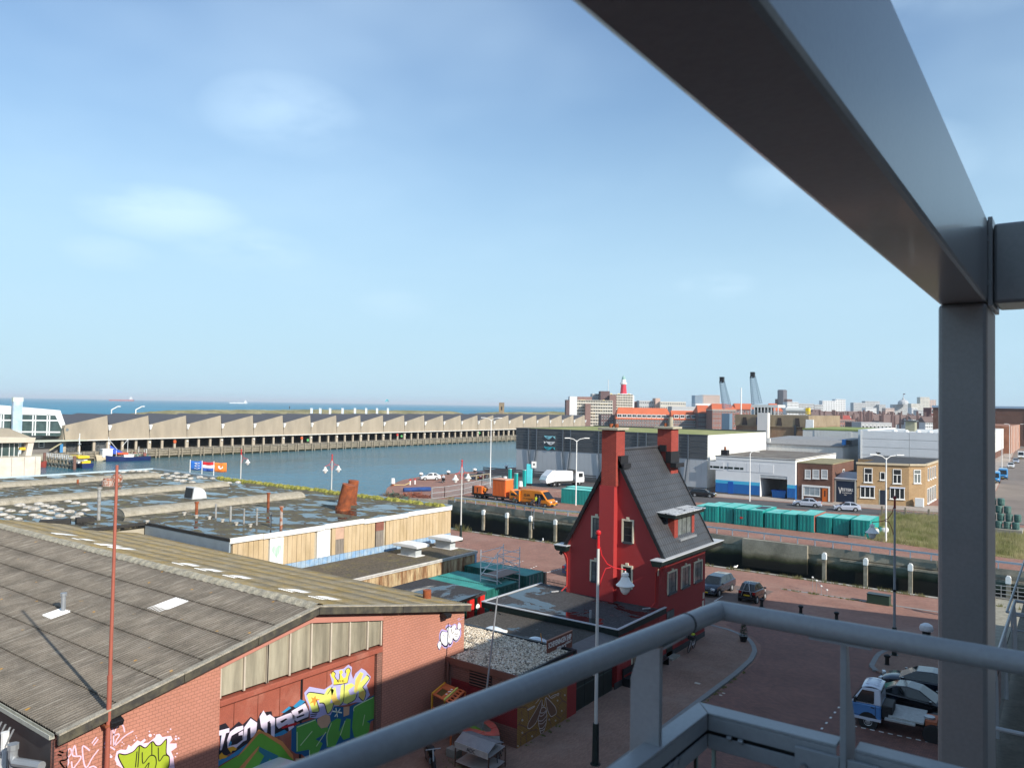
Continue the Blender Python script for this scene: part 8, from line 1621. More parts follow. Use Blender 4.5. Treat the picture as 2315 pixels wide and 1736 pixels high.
# pale blue and white pickup truck
PB = paintm('pickup_blue',(.09,.25,.55));PW = paintm('pickup_white',(.60,.64,.74))
pk = thing('pickup_truck','pale blue and white forward cab flatbed pickup parked in the marked bay','truck',(-7.0,43.55,0),R(180+3))
def bx(nm,a,mt,par=None,**k): m = MB();m.box(*a);return m.build(nm,mt,par or pk,world=False,**k)
pr_l = [(2.42,.42),(2.45,.85),(2.32,1.2),(.95,1.2),(.95,.42)]
m = MB();m.prism(pr_l,'y',-.92,.92);cabl = m.build('cab_lower',PB,pk,world=False,bevel=.06)
m = MB();m.add([(2.34,-.90,1.2),(2.34,.90,1.2),(.95,.90,1.2),(.95,-.90,1.2),(1.82,-.78,1.98),(1.82,.78,1.98),(1.0,.78,2.0),(1.0,-.78,2.0)],[(0,1,2,3),(4,7,6,5),(0,4,5,1),(1,5,6,2),(2,6,7,3),(3,7,4,0)]);m.build('cab_upper',PW,pk,world=False,bevel=.05)
m = MB();m.grid(lambda u,v: (1.86-.9*u,-.80+1.6*v,1.98+.10*math.sin(math.pi*u)+.05*math.sin(math.pi*v)),8,8);rf_ = m.build('cab_roof',PW,pk,world=False,smooth=True)
for i in range(4): bx('roof_rib',(1.1,-.5+i*.3,2.03,1.7,-.44+i*.3,2.12),PW)
for s_ in (1,-1):
    m = MB();f = lambda x,z: (x,s_*(.905-.12*(z-1.2)/.8+.0),z);m.add([f(2.18,1.26),f(1.28,1.26),f(1.28,1.86),f(1.84,1.86)],[(0,1,2,3)]);m.build('door_window',CGL,pk,world=False,solid=.02)
    m = MB();m.box(1.2,s_*.925-.008,.62,1.22,s_*.925+.008,1.2);m.box(1.2,s_*.925-.008,.60,2.2,s_*.925+.008,.62);m.build('door_seam',TRIM,pk,world=False);bx('door_handle',(1.26,s_*.93-.02,1.06,1.42,s_*.93+.02,1.1),TRIM)
    bx('mirror',(2.1,s_*1.02-.1,1.25,2.2,s_*1.02+.1,1.5),TRIM);m = MB();m.cbox((2.44,s_*.62,.72),(.06,.26,.2));m.build('headlight',HEADL,pk,world=False)
    m = MB();m.T = Matrix.Translation((1.55,s_*.86,.36)) @ Matrix.Rotation(math.pi/2*-s_,4,'X');m.lathe((0,0,0),[(.46,-.06),(.46,.07),(.05,.071)],16);m.build('wheel_arch',TRIM,pk,world=False)
    bx('arch_trim',(.95,s_*.93-.012,.42,2.4,s_*.93+.012,.55),PW);wheel(pk,1.55,s_*.82,.34,.22,s_);wheel(pk,-1.35,s_*.82,.34,.24,s_)
m = MB();m.add([(2.31,-.76,1.27),(2.31,.76,1.27),(1.88,.68,1.9),(1.88,-.68,1.9)],[(0,1,2,3)]);m.build('windscreen',CGL,pk,world=False,solid=.03);m = MB();m.add([(.975,-.6,1.3),(.975,.6,1.3),(.985,.56,1.85),(.985,-.56,1.85)],[(0,1,2,3)]);m.build('rear_window',CGL,pk,world=False,solid=.04)
bx('bumper',(2.36,-.95,.36,2.56,.95,.56),TRIM,bevel=.04);bx('engine_box',(.45,-.5,.6,.95,.8,1.25),TRIM,bevel=.05);bx('chassis',(-2.3,-.4,.45,1.0,.4,.62),TRIM)
BEDM = mat('bed_plate',(.40,.41,.40),.55,.2,6,bump=.4,bscale=40);bx('load_bed',(-.95,-.98,.78,.62,.98,.86),BEDM);bx('bed_ramp',(-.6,.99,.7,.75,1.22,.78),BEDM);bx('crane_base',(-1.5,-.3,.7,-1.0,.8,.95),mat('rust_orange',(.45,.13,.06),.7,.2,4));m = MB();m.tube((-1.15,.35,.95),(-1.15,.35,1.05),.24,n=16);m.tube((-1.6,.1,.9),(-1.6,.1,1.5),.05);m.tube((-1.3,-.5,.6),(-1.7,.9,.75),.06);m.build('winch',STEEL_G,pk,world=False);bx('rear_frame',(-2.4,-.9,.6,-1.6,.9,.78),TRIM)
for s_ in (1,-1): m = MB();m.T = Matrix.Translation((-1.35,s_*.84,.36)) @ Matrix.Rotation(math.pi/2*-s_,4,'X');m.lathe((0,0,0),[(.47,-.16),(.47,.16),(.40,.17)],14);m.build('mudguard',TRIM,pk,world=False)
# white van roof at the bottom edge
vn = thing('white_van','white van roof with black edge just below the graffitied doors','van',(-23.9,19.0,0),R(8));m = MB();m.grid(lambda u,v: (-2.4+4.4*u,-.88+1.76*v,1.86+.12*math.sin(math.pi*min(1,u*1.15))**.5*math.sin(math.pi*(.1+.8*v))**.4),14,8);m.build('roof',WHT,vn,world=False,smooth=True);m = MB();m.box(-2.45,-.95,.35,2.5,.95,1.25);m.build('body',WHT,vn,world=False,bevel=.12);m = MB();m.add([(-2.42,-.93,1.2),(2.2,-.93,1.2),(2.2,.93,1.2),(-2.42,.93,1.2),(-2.3,-.9,1.88),(1.4,-.9,1.9),(1.4,.9,1.9),(-2.3,.9,1.88)],[(0,3,2,1),(4,5,6,7),(0,1,5,4),(1,2,6,5),(2,3,7,6),(3,0,4,7)]);m.build('glasshouse',CGL,vn,world=False)
for X in (1.5,-1.5):
    for s_ in (1,-1): wheel(vn,X,s_*.84,.32,.2,s_)
# orange vans and truck of the contractors
ORV = paintm('orange_van_paint',(.72,.22,.012),.4)
def van(lb,x,y,rz,L,W,H,mt,opened=False,lettered=True,cargo=True):
    t = thing('van',lb,'van',(x,y,0),rz);h = W/2;zr = H if cargo else H*.86;B0 = -L/2 if cargo else L*.12
    pf = [(L/2,.35),(L/2+.02,.8),(L*.40,1.15),(L*.20,zr-.12),(L*.14,zr),(B0,zr),(B0-.05,.4)];m = MB();m.prism(pf,'y',-h,h);m.build('body',mt,t,world=False,bevel=.12)
    m = MB();m.add([(L*.385,-h*.86,1.25),(L*.385,h*.86,1.25),(L*.215,h*.76,zr-.22),(L*.215,-h*.76,zr-.22)],[(0,1,2,3)]);m.v = [(a+.06,b,c+.03) for a,b,c in m.v];m.build('windscreen',CGL,t,world=False,solid=.02)
    for s_ in (1,-1):
        m = MB();m.add([(L*.345,s_*(h+.012),1.2),(L*.17,s_*(h+.012),1.2),(L*.17,s_*(h+.012),zr-.5),(L*.235,s_*(h+.012),zr-.5)],[(0,1,2,3)]);m.build('side_window',CGL,t,world=False,solid=.01)
        for X in (L*.33,-L*.28): wheel(t,X,s_*(h-.1),.34,.22,s_)
        m = MB();m.cbox((L/2-.12,s_*h*.72,.92),(.3,.3,.2));m.build('headlight',HEADL,t,world=False,bevel=.03);m = MB();m.box(-L/2 if cargo else B0,s_*(h+.01)-.01,.5,L*.4,s_*(h+.01)+.01,.62);m.build('side_strip',TRIM,t,world=False)
    m = MB();m.cbox((L/2+.04,0,.45),(.12,W*.92,.22));m.build('bumper',TRIM,t,world=False,bevel=.04);m = MB();m.cbox((L/2+.11,0,.48),(.02,.5,.11));m.build('number_plate',PLATE,t,world=False);m = MB();m.cbox((L/2-.02,0,.82),(.1,.7,.16));m.build('grille',TRIM,t,world=False)
    return t
a = G((1178,1140));
v1 = van('orange delivery van lettered O.W. with open side door on the far quay',-69.2,102.4,R(-3),5.9,2.0,2.55,ORV)
m = MB();m.box(-.1,-1.02,.55,1.05,-.985,2.05);m.build('open_doorway',BLACKP,v1,world=False);m = MB();m.box(-3.25,-1.25,.55,-3.05,-.2,2.3);m.build('rear_door',ORV,v1,world=False,bevel=.03)
m = MB();put_txt(m,'O.W.',(-2.3,-1.012,1.45),(1,0,0),(0,0,1),(0,-1,0),1.35,.42,.004,.02);put_txt(m,'O.W. WATERBOUW',(-2.5,-1.012,1.05),(1,0,0),(0,0,1),(0,-1,0),2.0,.16,.004,.01);m.build('lettering',BLACKP,v1,world=False)
v2 = van('orange flatbed truck carrying an upright orange steel box',-76.3,103.9,R(-3),7.4,2.0,2.45,ORV,cargo=False)
m = MB();m.box(-7.5,-1.0,.55,.9,1.0,.8);m.build('flatbed',TRIM,v2,world=False)
for X in (-5.6,-6.6):
    for s_ in (1,-1): wheel(v2,X,s_*.85,.38,.25,s_)
OB = mat('orange_box',(.70,.15,.03),.5,.08,1);bxs = thing('steel_box','upright ribbed orange steel box standing on the orange truck bed','container',(-77.6,104.0,.8),R(-3));m = MB();m.box(-1.45,-1.0,0,1.35,1.0,2.75);m.build('box',OB,bxs,world=False)
for i in range(9): m = MB();m.box(-1.4+i*.31,-1.05,.08,-1.24+i*.31,-.99,2.68);m.build('rib',OB,bxs,world=False)
m = MB();m.box(-1.65,-1.1,2.72,1.4,1.1,2.84);m.build('lid',mat('box_lid',(.72,.34,.2),.5,.1),bxs,world=False);m = MB();m.box(-1.6,-.9,.1,-1.46,.9,2.4);m.build('end_door',mat('grey_blue_door',(.40,.46,.5),.5,.1),bxs,world=False)
gn = thing('generator','orange and black generator set standing on the flatbed behind the orange truck','generator',(-82.0,103.6,.8),R(-3));m = MB();m.box(-1.1,-.6,.1,.7,.6,1.35);m.build('housing',OB,gn,world=False,bevel=.05);m = MB();m.box(-1.5,-.62,0,-1.1,.62,1.3);m.build('radiator',BLACKP,gn,world=False);m = MB();m.cbox((1.0,0,.85),(.6,.8,.6),Matrix.Rotation(R(20),3,'Y'));m.build('engine',ORV,gn,world=False,bevel=.1);m = MB();m.box(-1.6,-.7,-.1,1.6,.7,0);m.build('skid',BLACKP,gn,world=False);m = MB();m.box(-.4,-.61,.3,-.2,-.6,1.1);m.build('panel_gap',BLACKP,gn,world=False)
# garbage truck
gt = thing('garbage_truck','white refuse truck with rounded body parked before the grey warehouse','truck',(-83.2,131.3,0),R(67));m = MB();m.prism([(1.9,1.0),(1.9,3.05),(-2.6,3.15),(-3.0,2.95),(-3.0,1.0)],'y',-1.2,1.2);m.build('body',WHT,gt,world=False,bevel=.25);m = MB();m.prism([(-3.0,3.25),(-2.4,3.3),(-2.7,1.0),(-4.5,.7),(-4.75,1.4),(-4.3,2.2)],'y',-1.2,1.2);m.build('tailgate',WHT,gt,world=False,bevel=.08);m = MB();m.prism([(4.6,.7),(4.65,1.5),(4.4,2.8),(2.6,2.85),(2.6,.7)],'y',-1.2,1.2);m.build('cab',WHT,gt,world=False,bevel=.08);m = MB();m.add([(4.64,-1.05,1.7),(4.64,1.05,1.7),(4.47,1.0,2.6),(4.47,-1.0,2.6)],[(0,1,2,3)]);m.build('windscreen',CGL,gt,world=False,solid=.04);m = MB();m.box(-4.2,-.9,.6,4.5,.9,1.0);m.build('chassis',TRIM,gt,world=False);m = MB();m.box(1.9,-1.0,2.6,2.6,1.0,3.2);m.build('hopper_gear',TRIM,gt,world=False)
for s_ in (1,-1):
    m = MB();m.box(3.2,s_*1.21-.01,1.75,4.2,s_*1.21+.01,2.55);m.build('side_window',CGL,gt,world=False)
    for X in (3.5,-1.4,-2.6): wheel(gt,X,s_*1.0,.5,.3,s_)
# parked vehicles along the side street
BLV = paintm('bright_blue_paint',(.03,.22,.50));
def bluevan(lb,x,y): t = van(lb,x,y,R(-88),5.4,1.95,2.4,BLV);m = MB();m.box(-2.6,-.8,2.4,.4,.8,2.52);m.build('roof_rack',mat('pale_blue_rack',(.3,.5,.66),.5,.1),t,world=False)
bluevan('nearest bright blue van parked along the side street',-15.0,211,);bluevan('second bright blue van parked behind the nearest one',-14.3,224)
car('white hatchback parked behind the two blue vans',-15.4,272,R(-88),WHT,4.3,1.8,1.5,'wagon')
van('white box van parked far along the side street',-15.6,330,R(-88),5.6,2.0,2.6,WHT);car('silver car between white hatchback and white box van',-15.6,300,R(-88),SILV,4.3,1.8,1.45,'hatch');car('dark car far along the side street',-12.0,345,R(-88),NVY,4.3,1.8,1.45,'hatch');van('pale van parked at the end of the side street',-13.0,365,R(-88),5.6,2.0,2.5,SILV)
# stack of net barrels on a concrete slab
ns = MB().box(-9.6,120.6,0,-5.6,124.2,.75);o = ns.build('concrete_slab',CONC,None);tag(o,'concrete slab in the grass under the stacked green barrels','slab');BARR = mat('barrel_green',(.045,.12,.11),.7,.25,2,col2=(.10,.17,.15))
bpts = [(-9.2+.95*i+.2*(r%2),121.6+.3*r,.75+r*.98) for r in range(4) for i in range(4-r+(1 if r else 0)) if i < 4][:14]
for i,(x,y,z) in enumerate(bpts): t = MB().lathe((x,y,z),[(.36,0),(.42,.1),(.42,.3),(.45,.33),(.42,.36),(.42,.62),(.45,.65),(.42,.68),(.42,.88),(.36,.95)],10).build('barrel',BARR,None,smooth=True);tag(t,'green barrel, %s of the stack beyond the column' % ('first','second','third','fourth','fifth','sixth','seventh','eighth','ninth','tenth','eleventh','twelfth','thirteenth','fourteenth')[i] + ' counting from bottom left','barrel','stacked green barrels')
# ---------------------------------------------------------------- small things on the quays
TEALP = mat('teal_post',(.01,.36,.34),.5,.08,2)
for (x,y),lb_ in zip(((-91.4,124.7),(-84.8,117.7),(-88.0,124.9)),('left teal marker post by the quay entrance','nearest teal marker post above the orange box','teal marker post beside the pale cyan totem')): t = thing('marker_post',lb_,'post',(x,y,0));m = MB();m.box(x-.25,y-.25,0,x+.25,y+.25,3.2);m.build('post',TEALP,t);m = MB();m.box(x-.27,y-.27,3.2,x+.27,y+.27,3.3);m.build('cap',mat('post_cap',(.4,.6,.58),.5,.1),t)
t = thing('totem_sign','pale cyan totem sign with a small white board beside it','sign',(-88.2,126.9,0),R(20));m = MB();m.box(-.6,-.15,.4,.6,.15,4.3);m.build('panel',mat('totem_cyan',(.10,.62,.68),.5,.1,1),t,world=False,bevel=.1);m = MB();m.box(-.5,-.12,0,.5,.12,.4);m.build('foot',TRIM,t,world=False);m = MB();m.box(.5,-.3,3.6,1.5,-.26,4.9);m.build('white_board',WHITEP,t,world=False);m = MB();m.lathe((0,0,0),[(.01,0),(.2,.0),(.2,.02),(.01,.02)],10);m.v = [(1.0+a,-.31+c*.3,4.3+b) for a,b,c in m.v];m.build('roundel',BLACKP,t,world=False)
BOLL = mat('white_bollard',(.76,.74,.72),.5,.08,3)
def bollard(x,y,lb,k='white'):
    t = thing('bollard',lb,'bollard',(x,y,0),0,'mooring bollards along the quay' if k == 'quay' else None);m = MB();m.tube((x,y,0),(x,y,.45),.28,n=10);m.build('stem',TRIM if k == 'quay' else RUST,t);m = MB();m.lathe((x,y,.45),[(.42,0),(.5,.15),(.4,.38),(.1,.5)] if k == 'quay' else [(.45,0),(.42,.4),(.36,1.0),(.2,1.05)],10);m.build('cap',BOLL,t,smooth=True)
bollard(-94.0,126.6,'white topped marker stump left of the teal post','m');bollard(-86.0,120.8,'white topped marker stump above the orange van','m')
for px,w9 in (((1200,785),'nearest'),((1413,768),'second nearest'),((1620,750),'middle'),((1740,738),'second farthest'),((1868,722),'farthest')): p = G(A(2,*px));bollard(p.x+.6,p.y,w9+' white headed mooring bollard along the harbour edge of the far quay','quay')
p = G(A(2,995,858));bollard(p.x,p.y,'pale mooring bollard on the rounded quay corner above the nets','c')
for p,lb_ in ((G(A(2,1130,850)),'white and red hydrant with a yellow hose, left one'),(G(A(2,1168,845)),'white and red hydrant, right one')): t = thing('hydrant',lb_,'hydrant',p);m = MB();m.tube(p,p+Vector((0,0,.9)),.14,n=8);m.build('body',BOLL,t);m = MB();m.lathe(p+Vector((0,0,.85)),[(.2,0),(.2,.15),(.05,.28)],8);m.build('cap',LRED,t)
p = G(A(2,1130,852));m = MB();m.ribbon([p+Vector((-2.4,-3,.05)),p+Vector((-1.6,-1.6,.05)),p+Vector((-.6,-.8,.06)),p+Vector((0,0,.5))],.08,6);o = m.build('hose',mat('yellow_hose',(.62,.48,.22),.7,.1),None);tag(o,'yellow hose trailing over the quay from the hydrant','hose')
a = G(A(2,1080,905));c = G(A(2,1290,898));m = MB();m.ribbon([a+Vector((0,0,.35)),(a+c)/2+Vector((0,.2,.38)),c+Vector((0,0,.35))],.42,8);o = m.build('blue_net_roll',mat('blue_net',(.02,.06,.20),.9,.3,2),None);tag(o,'long roll of blue fishing net on the quay by the mesh fence','net')
def heap(lb,c,rx,ry,h,mt,seed):
    rd2 = np.random.RandomState(seed);m = MB();n = 220
    for i in range(n): r = rd2.rand()**.6;a_ = rd2.rand()*6.28;q = Vector((c.x+rx*r*math.cos(a_),c.y+ry*r*math.sin(a_),h*(1-r)*rd2.rand()));d = Vector((rd2.randn(),rd2.randn(),rd2.randn()*.35)).normalized()*rd2.uniform(.3,.9);m.tube(q,q+d,rd2.uniform(.03,.08),n=4,cap=False)
    o = m.build('net_heap',mt,None);tag(o,lb,'fishing nets')
c = G(A(2,1000,945));heap('tangled brown and green fishing nets heaped at the quay corner',c,2.8,1.6,1.1,mat('net_mix',(.20,.09,.06),.95,.4,1.2,col2=(.03,.16,.12)),3);c = G(A(2,1180,940));heap('long reddish brown heap of nets beside the blue net roll',c,3.2,1.6,.8,mat('net_red',(.23,.08,.05),.95,.4,1.5),5)
t = thing('log_fence','low wooden rail fence beside the maroon car','fence',(-103,129,0));a = Vector((-102.6,125.6,0));c = Vector((-103.4,133.4,0));m = MB();m.bar(a+Vector((0,0,1.0)),c+Vector((0,0,1.0)),.22);m.build('rail',TIMB,t)
for i in range(4): q = a+(c-a)*(i/3);m = MB();m.box(q.x-.15,q.y-.15,0,q.x+.15,q.y+.15,1.1);m.build('post',TIMB,t)
t = thing('field_fence','low timber post and rail fence along the grass before the tan building','fence',(-20,132,0));q = [Vector((-24.3,131.2,0)),Vector((-21.1,131.8,0)),Vector((-18.0,132.4,0)),Vector((-14.9,133,0)),Vector((-12,133.6,0))]
for a,c in zip(q,q[1:]):
    for z in (.5,.9): m = MB();m.bar(a+Vector((0,0,z)),c+Vector((0,0,z)),.1);m.build('rail',TIMB,t)
for a in q: m = MB();m.box(a.x-.13,a.y-.13,0,a.x+.13,a.y+.13,1.3);m.build('post',TIMB,t)
IRON = mat('cast_iron',(.015,.017,.017),.5,.2,4)
for (x,y),lb_ in zip(((-20.5,62.7),(-17.4,62.6),(-14.7,62.4),(-9.6,53.6)),('left black iron bollard in the row above the handrail','middle black iron bollard in the row above the handrail','right black iron bollard in the row above the handrail','black iron bollard beside the foot of the grey lamp')): t = thing('iron_bollard',lb_,'bollard',(x,y,0),0,'small black iron bollards');m = MB();m.lathe((x,y,0),[(.24,0),(.24,.06),(.13,.12),(.12,.5),(.2,.6),(.2,.68),(.08,.74)],12);m.build('bollard',IRON,t,smooth=True)
t = thing('metal_box','dark green metal cabinet lying on the paving near the quay edge','box',(-13.2,70.3,0));m = MB();m.box(-14.1,70.0,0,-12.4,70.8,.75);m.build('body',mat('box_green',(.02,.05,.035),.5,.15,2),t,bevel=.02);m = MB();m.box(-14.12,69.98,.75,-12.38,70.82,.8);m.build('lid',DGREEN,t)
t = thing('litter_bin','black litter bin with white bag over its top beside the column','bin',(-8.4,60.8,0));m = MB();m.tube((-8.4,60.8,0),(-8.4,60.8,1.0),.27,n=12);m.build('bin',IRON,t,smooth=True);m = MB();m.lathe((-8.4,60.8,.95),[(.42,-.12),(.46,.05),(.38,.25),(.15,.38),(.02,.4)],10);m.build('bag',mat('white_bag',(.75,.76,.78),.4,.1,6),t,smooth=True)
t = thing('quay_rail','low white knobbed rail fixed to the paving near the quay edge','rail',(-18,70.5,0));kn = [Vector((-18.9,71.6,1.15)),Vector((-18.45,71.2,1.0)),Vector((-17.9,70.6,.7)),Vector((-17.35,70.3,.5))]
for q in kn: m = MB();m.tube((q.x,q.y,0),q,.02,n=5);m.build('stem',STEEL_G,t);m = MB();m.lathe(q,[(.02,-.06),(.09,-.02),(.09,.04),(.02,.09)],8);m.build('knob',WHITEP,t)
m = MB();m.ribbon(kn,.014,5);m.build('cable',STEEL_G,t)
t = thing('potted_plant','small conifer in a black pot on the pavement by the curved kerb','plant',(-18.4,52.5,.1));m = MB();m.lathe((-18.4,52.5,.1),[(.2,0),(.28,.35),(.3,.4),(.02,.38)],10);m.build('pot',IRON,t);m = MB();rd2 = random.Random(2)
for i in range(420): z = rd2.uniform(0,1.05);r = .36*(1-z/1.15)*rd2.uniform(.3,1);a_ = rd2.uniform(0,6.28);q = Vector((-18.4+r*math.cos(a_),52.5+r*math.sin(a_),.5+z));d = Vector((math.cos(a_)*.09,math.sin(a_)*.09,.09));s_ = Vector((-math.sin(a_),math.cos(a_),0))*.02;m.add([q-s_,q+s_,q+d],[(0,1,2)])
m.build('foliage',mat('conifer',(.035,.07,.03),.9,.4,3),t)
def bicycle(lb,x,y,z,rz,frame,lean=8):
    t = thing('bicycle',lb,'bicycle',(x,y,z),rz,rot=(R(lean),0,rz));
    for X in (-.52,.54):
        m = MB();n = 20;vs = [Vector((X+.33*math.cos(2*math.pi*i/n),0,.34+.33*math.sin(2*math.pi*i/n))) for i in range(n+1)];m.ribbon(vs,.022,5);w_ = m.build('wheel',TYRE,t,world=False,smooth=True);m = MB()
        for i in range(8): a_ = math.pi*i/8;m.tube((X+.32*math.cos(a_),0,.34+.32*math.sin(a_)),(X-.32*math.cos(a_),0,.34-.32*math.sin(a_)),.004,n=3)
        m.build('spokes',STEEL_G,w_,world=False)
    m = MB();bb=(-.08,0,.32);st=(-.22,0,.85);hd=(.40,0,.88)
    for a,c in ((bb,st),(bb,(.42,0,.72)),(st,(.41,0,.84)),((-.52,0,.34),bb),((-.52,0,.34),(-.20,0,.78)),((.54,0,.34),hd)): m.tube(a,c,.02,n=6)
    m.build('frame',frame,t,world=False,smooth=True);m = MB();m.ribbon([(.30,-.28,1.04),(.42,-.1,1.05),(.42,.1,1.05),(.30,.28,1.04)],.016,6);m.tube(hd,(.42,0,1.05),.015);m.build('handlebar',TRIM,t,world=False);m = MB();m.cbox((-.25,0,.93),(.26,.16,.07));m.build('saddle',TRIM,t,world=False,bevel=.02);m = MB();m.tube(st,(-.25,0,.92),.015);m.build('seat_post',STEEL_G,t,world=False);return t
bk_ = bicycle('white bicycle with yellow bag leaning on the wall of the red house',-20.45,48.4,.1,R(-84),mat('bike_white',(.66,.68,.72),.4,.05),-9);m = MB();m.cbox((.5,0,.98),(.28,.4,.24));m.build('basket',TRIM,bk_,world=False);m = MB();m.cbox((-.2,-.1,.99),(.25,.2,.1));m.build('bag',mat('lime_bag',(.55,.62,.02),.6,.1),bk_,world=False)
# people
SKIN = mat('skin',(.50,.30,.22),.6,.05)
def person(lb,x,y,z,rz,top,legs,pose='stand',hair=BLACKP):
    t = thing('person',lb,'person',(x,y,z),rz)
    if pose == 'stand': J = dict(pel=(0,0,.95),ch=(.02,0,1.32),nk=(.03,0,1.48),hd=(.05,0,1.66),kl=(.02,.11,.5),fl=(0,.13,.04),kr=(.04,-.11,.5),fr=(-.02,-.13,.04),el=(.05,.27,1.15),wl=(.18,.24,.95),er=(.05,-.27,1.15),wr=(.18,-.24,.95))
    elif pose == 'bend': J = dict(pel=(-.15,0,.85),ch=(.22,0,1.15),nk=(.34,0,1.22),hd=(.47,0,1.28),kl=(.05,.12,.46),fl=(-.05,.14,.04),kr=(.05,-.12,.46),fr=(-.1,-.14,.04),el=(.38,.24,.95),wl=(.5,.18,.72),er=(.38,-.24,.95),wr=(.5,-.18,.72))
    else: J = dict(pel=(-.1,0,.82),ch=(.0,0,1.2),nk=(.03,0,1.36),hd=(.08,0,1.53),kl=(.32,.2,.72),fl=(.3,.2,.3),kr=(.32,-.2,.72),fr=(.3,-.2,.3),el=(.22,.28,1.05),wl=(.48,.3,1.02),er=(.22,-.28,1.05),wr=(.48,-.3,1.02))
    sl = (J['ch'][0],.2,J['ch'][2]+.1);sr = (J['ch'][0],-.2,J['ch'][2]+.1)
    m = MB();m.m = 1
    for a in 'lr': s_ = 1 if a == 'l' else -1;m.ribbon([(J['pel'][0],s_*.09,J['pel'][2]+.04),J['k'+a],(J['f'+a][0],J['f'+a][1],J['f'+a][2]+.06),(J['f'+a][0]+.16,J['f'+a][1],J['f'+a][2])],.08,8,[.105,.075,.055,.04])
    m.m = 0;m.ribbon([(J['pel'][0],0,J['pel'][2]-.08),J['pel'],J['ch'],(J['ch'][0],0,J['ch'][2]+.12),J['nk']],.15,10,[.13,.16,.19,.17,.06])
    for a,s_ in (('l',sl),('r',sr)): m.ribbon([s_,J['e'+a],J['w'+a]],.05,8,[.07,.05,.04])
    m.m = 2;m.lathe(Vector(J['hd']),[(.02,-.13),(.07,-.1),(.095,0),(.085,.08),(.03,.12)],10)
    for a in 'lr': q = Vector(J['w'+a]);m.cbox(q+Vector((.05,0,-.03)),(.1,.05,.08))
    o = m.build('figure',[top,legs,SKIN],t,world=False,smooth=True)
    m = MB();m.lathe(Vector(J['hd'])+Vector((-.015,0,.02)),[(.1,-.02),(.1,.05),(.07,.11),(.01,.125)],10);m.build('hair',hair,t,world=False,smooth=True);return t
JEAN = mat('jeans',(.03,.045,.09),.8,.2,5);HIV = mat('hi_vis',(.55,.62,.03),.6,.1)
person('worker in yellow vest and jeans standing at the open side door of the orange van',-68.95,101.15,.05,R(80),HIV,JEAN);person('second worker in dark blue clothes standing inside the open van doorway',-68.35,101.15,.05,R(100),mat('navy_top',(.02,.03,.07),.8,.1),JEAN);person('worker in dark clothes with red hood bending beside the orange truck',-71.7,98.9,0,R(100),mat('dark_top',(.03,.04,.03),.8,.3),BLACKP,'bend',REDM)
person('worker in dark clothes crouching by the guard rail before the orange van',-68.1,98.6,0,R(60),mat('dark_top2',(.025,.025,.03),.8,.2),BLACKP,'bend');person('person in dark clothes standing by the quay edge left of the column',-8.1,69.6,0,R(200),mat('maroon_top',(.06,.02,.025),.8,.2),BLACKP);pd = GX(A(2,188,258),-345);person('distant dark figure standing on top of the dune',pd.x,pd.y,pd.z-.1,0,BLACKP,BLACKP)
t = thing('motor_scooter','black motor scooter driven along the quay towards us','scooter',(-104.2,119.2,0),R(-65));m = MB();m.prism([(-.7,.35),(-.75,.8),(-.1,.8),(.05,.35),(.4,.3),(.55,1.0),(.7,1.0),(.75,.4)],'y',-.17,.17);m.build('body',BLACKP,t,world=False,bevel=.05);m = MB();m.tube((.55,-.35,1.05),(.55,.35,1.05),.025);m.build('handlebar',TRIM,t,world=False);wheel(t,.75,0,.25,.12,1);wheel(t,-.6,0,.25,.12,1);person('scooter rider in white jacket and helmet on the quay',-104.25,119.3,0,R(-65),mat('white_jacket',(.6,.62,.66),.6,.1),BLACKP,'ride',WHITEP)
def gull(lb,x,y,z,rz,body=WHITEP,back=mat('gull_grey',(.35,.37,.4),.8,.1)): t = thing('gull',lb,'gull',(x,y,z),rz);m = MB();m.ribbon([(-.28,0,.2),(-.15,0,.2),(.05,0,.22),(.16,0,.28),(.2,0,.34),(.27,0,.36)],.08,8,[.02,.07,.1,.06,.055,.02]);m.build('body',body,t,world=False,smooth=True);m = MB();m.ribbon([(-.34,0,.23),(-.1,0,.29),(.08,0,.28)],.06,6,[.015,.07,.04]);m.build('wings',back,t,world=False,smooth=True);m = MB();m.tube((.26,0,.36),(.33,0,.34),.014,.004);m.build('beak',YEL,t,world=False);m = MB();m.tube((.02,.03,0),(.02,.03,.15),.01);m.tube((.0,-.03,0),(.0,-.03,.15),.01);m.build('legs',YEL,t,world=False)
gull('white gull standing on the quay edge left of the red house',-50.6,75.8,.05,R(120));gull('white gull standing on the quay edge right of the red house',-27.4,75.8,.05,R(60));gull('black bird perched on the arm of the white street lamp',-19.6,103.4,10.62,R(180),BLACKP,BLACKP)
# yard clutter below the pink gable: playhouse, dinghy, barbecue, moped
PH = thing('playhouse','tilted orange and yellow wooden playhouse frame lying against the pink wall','playhouse',(-24.2,27.6,0));OP = mat('playhouse_orange',(.52,.13,.04),.6,.15,3);YP = mat('playhouse_yellow',(.62,.32,.03),.6,.1,3)
def phx(x,y,X): q = GX(B(960,1436,x,y),X);return Vector(q)
q0,q1,q2,q3 = GX(B(960,1436,95,735),-24.6),GX(B(960,1436,255,600),-24.9),GX(B(960,1436,505,700),-23.6),GX(B(960,1436,335,860),-23.2)
def pq(u,v): return (q0*(1-u)+q3*u)*(1-v)+(q1*(1-u)+q2*u)*v
def ppan(nm,u0,v0,u1,v1,mt,off=0): nn_ = (q3-q0).cross(q1-q0).normalized();nn_ = nn_ if nn_.z > 0 else -nn_;m = MB();P = [pq(u0,v0),pq(u1,v0),pq(u1,v1),pq(u0,v1)];m.add([p+nn_*(.03+off) for p in P]+[p-nn_*.02 for p in P],[(0,1,2,3),(7,6,5,4),(0,4,5,1),(1,5,6,2),(2,6,7,3),(3,7,4,0)]);return m.build(nm,mt,PH)
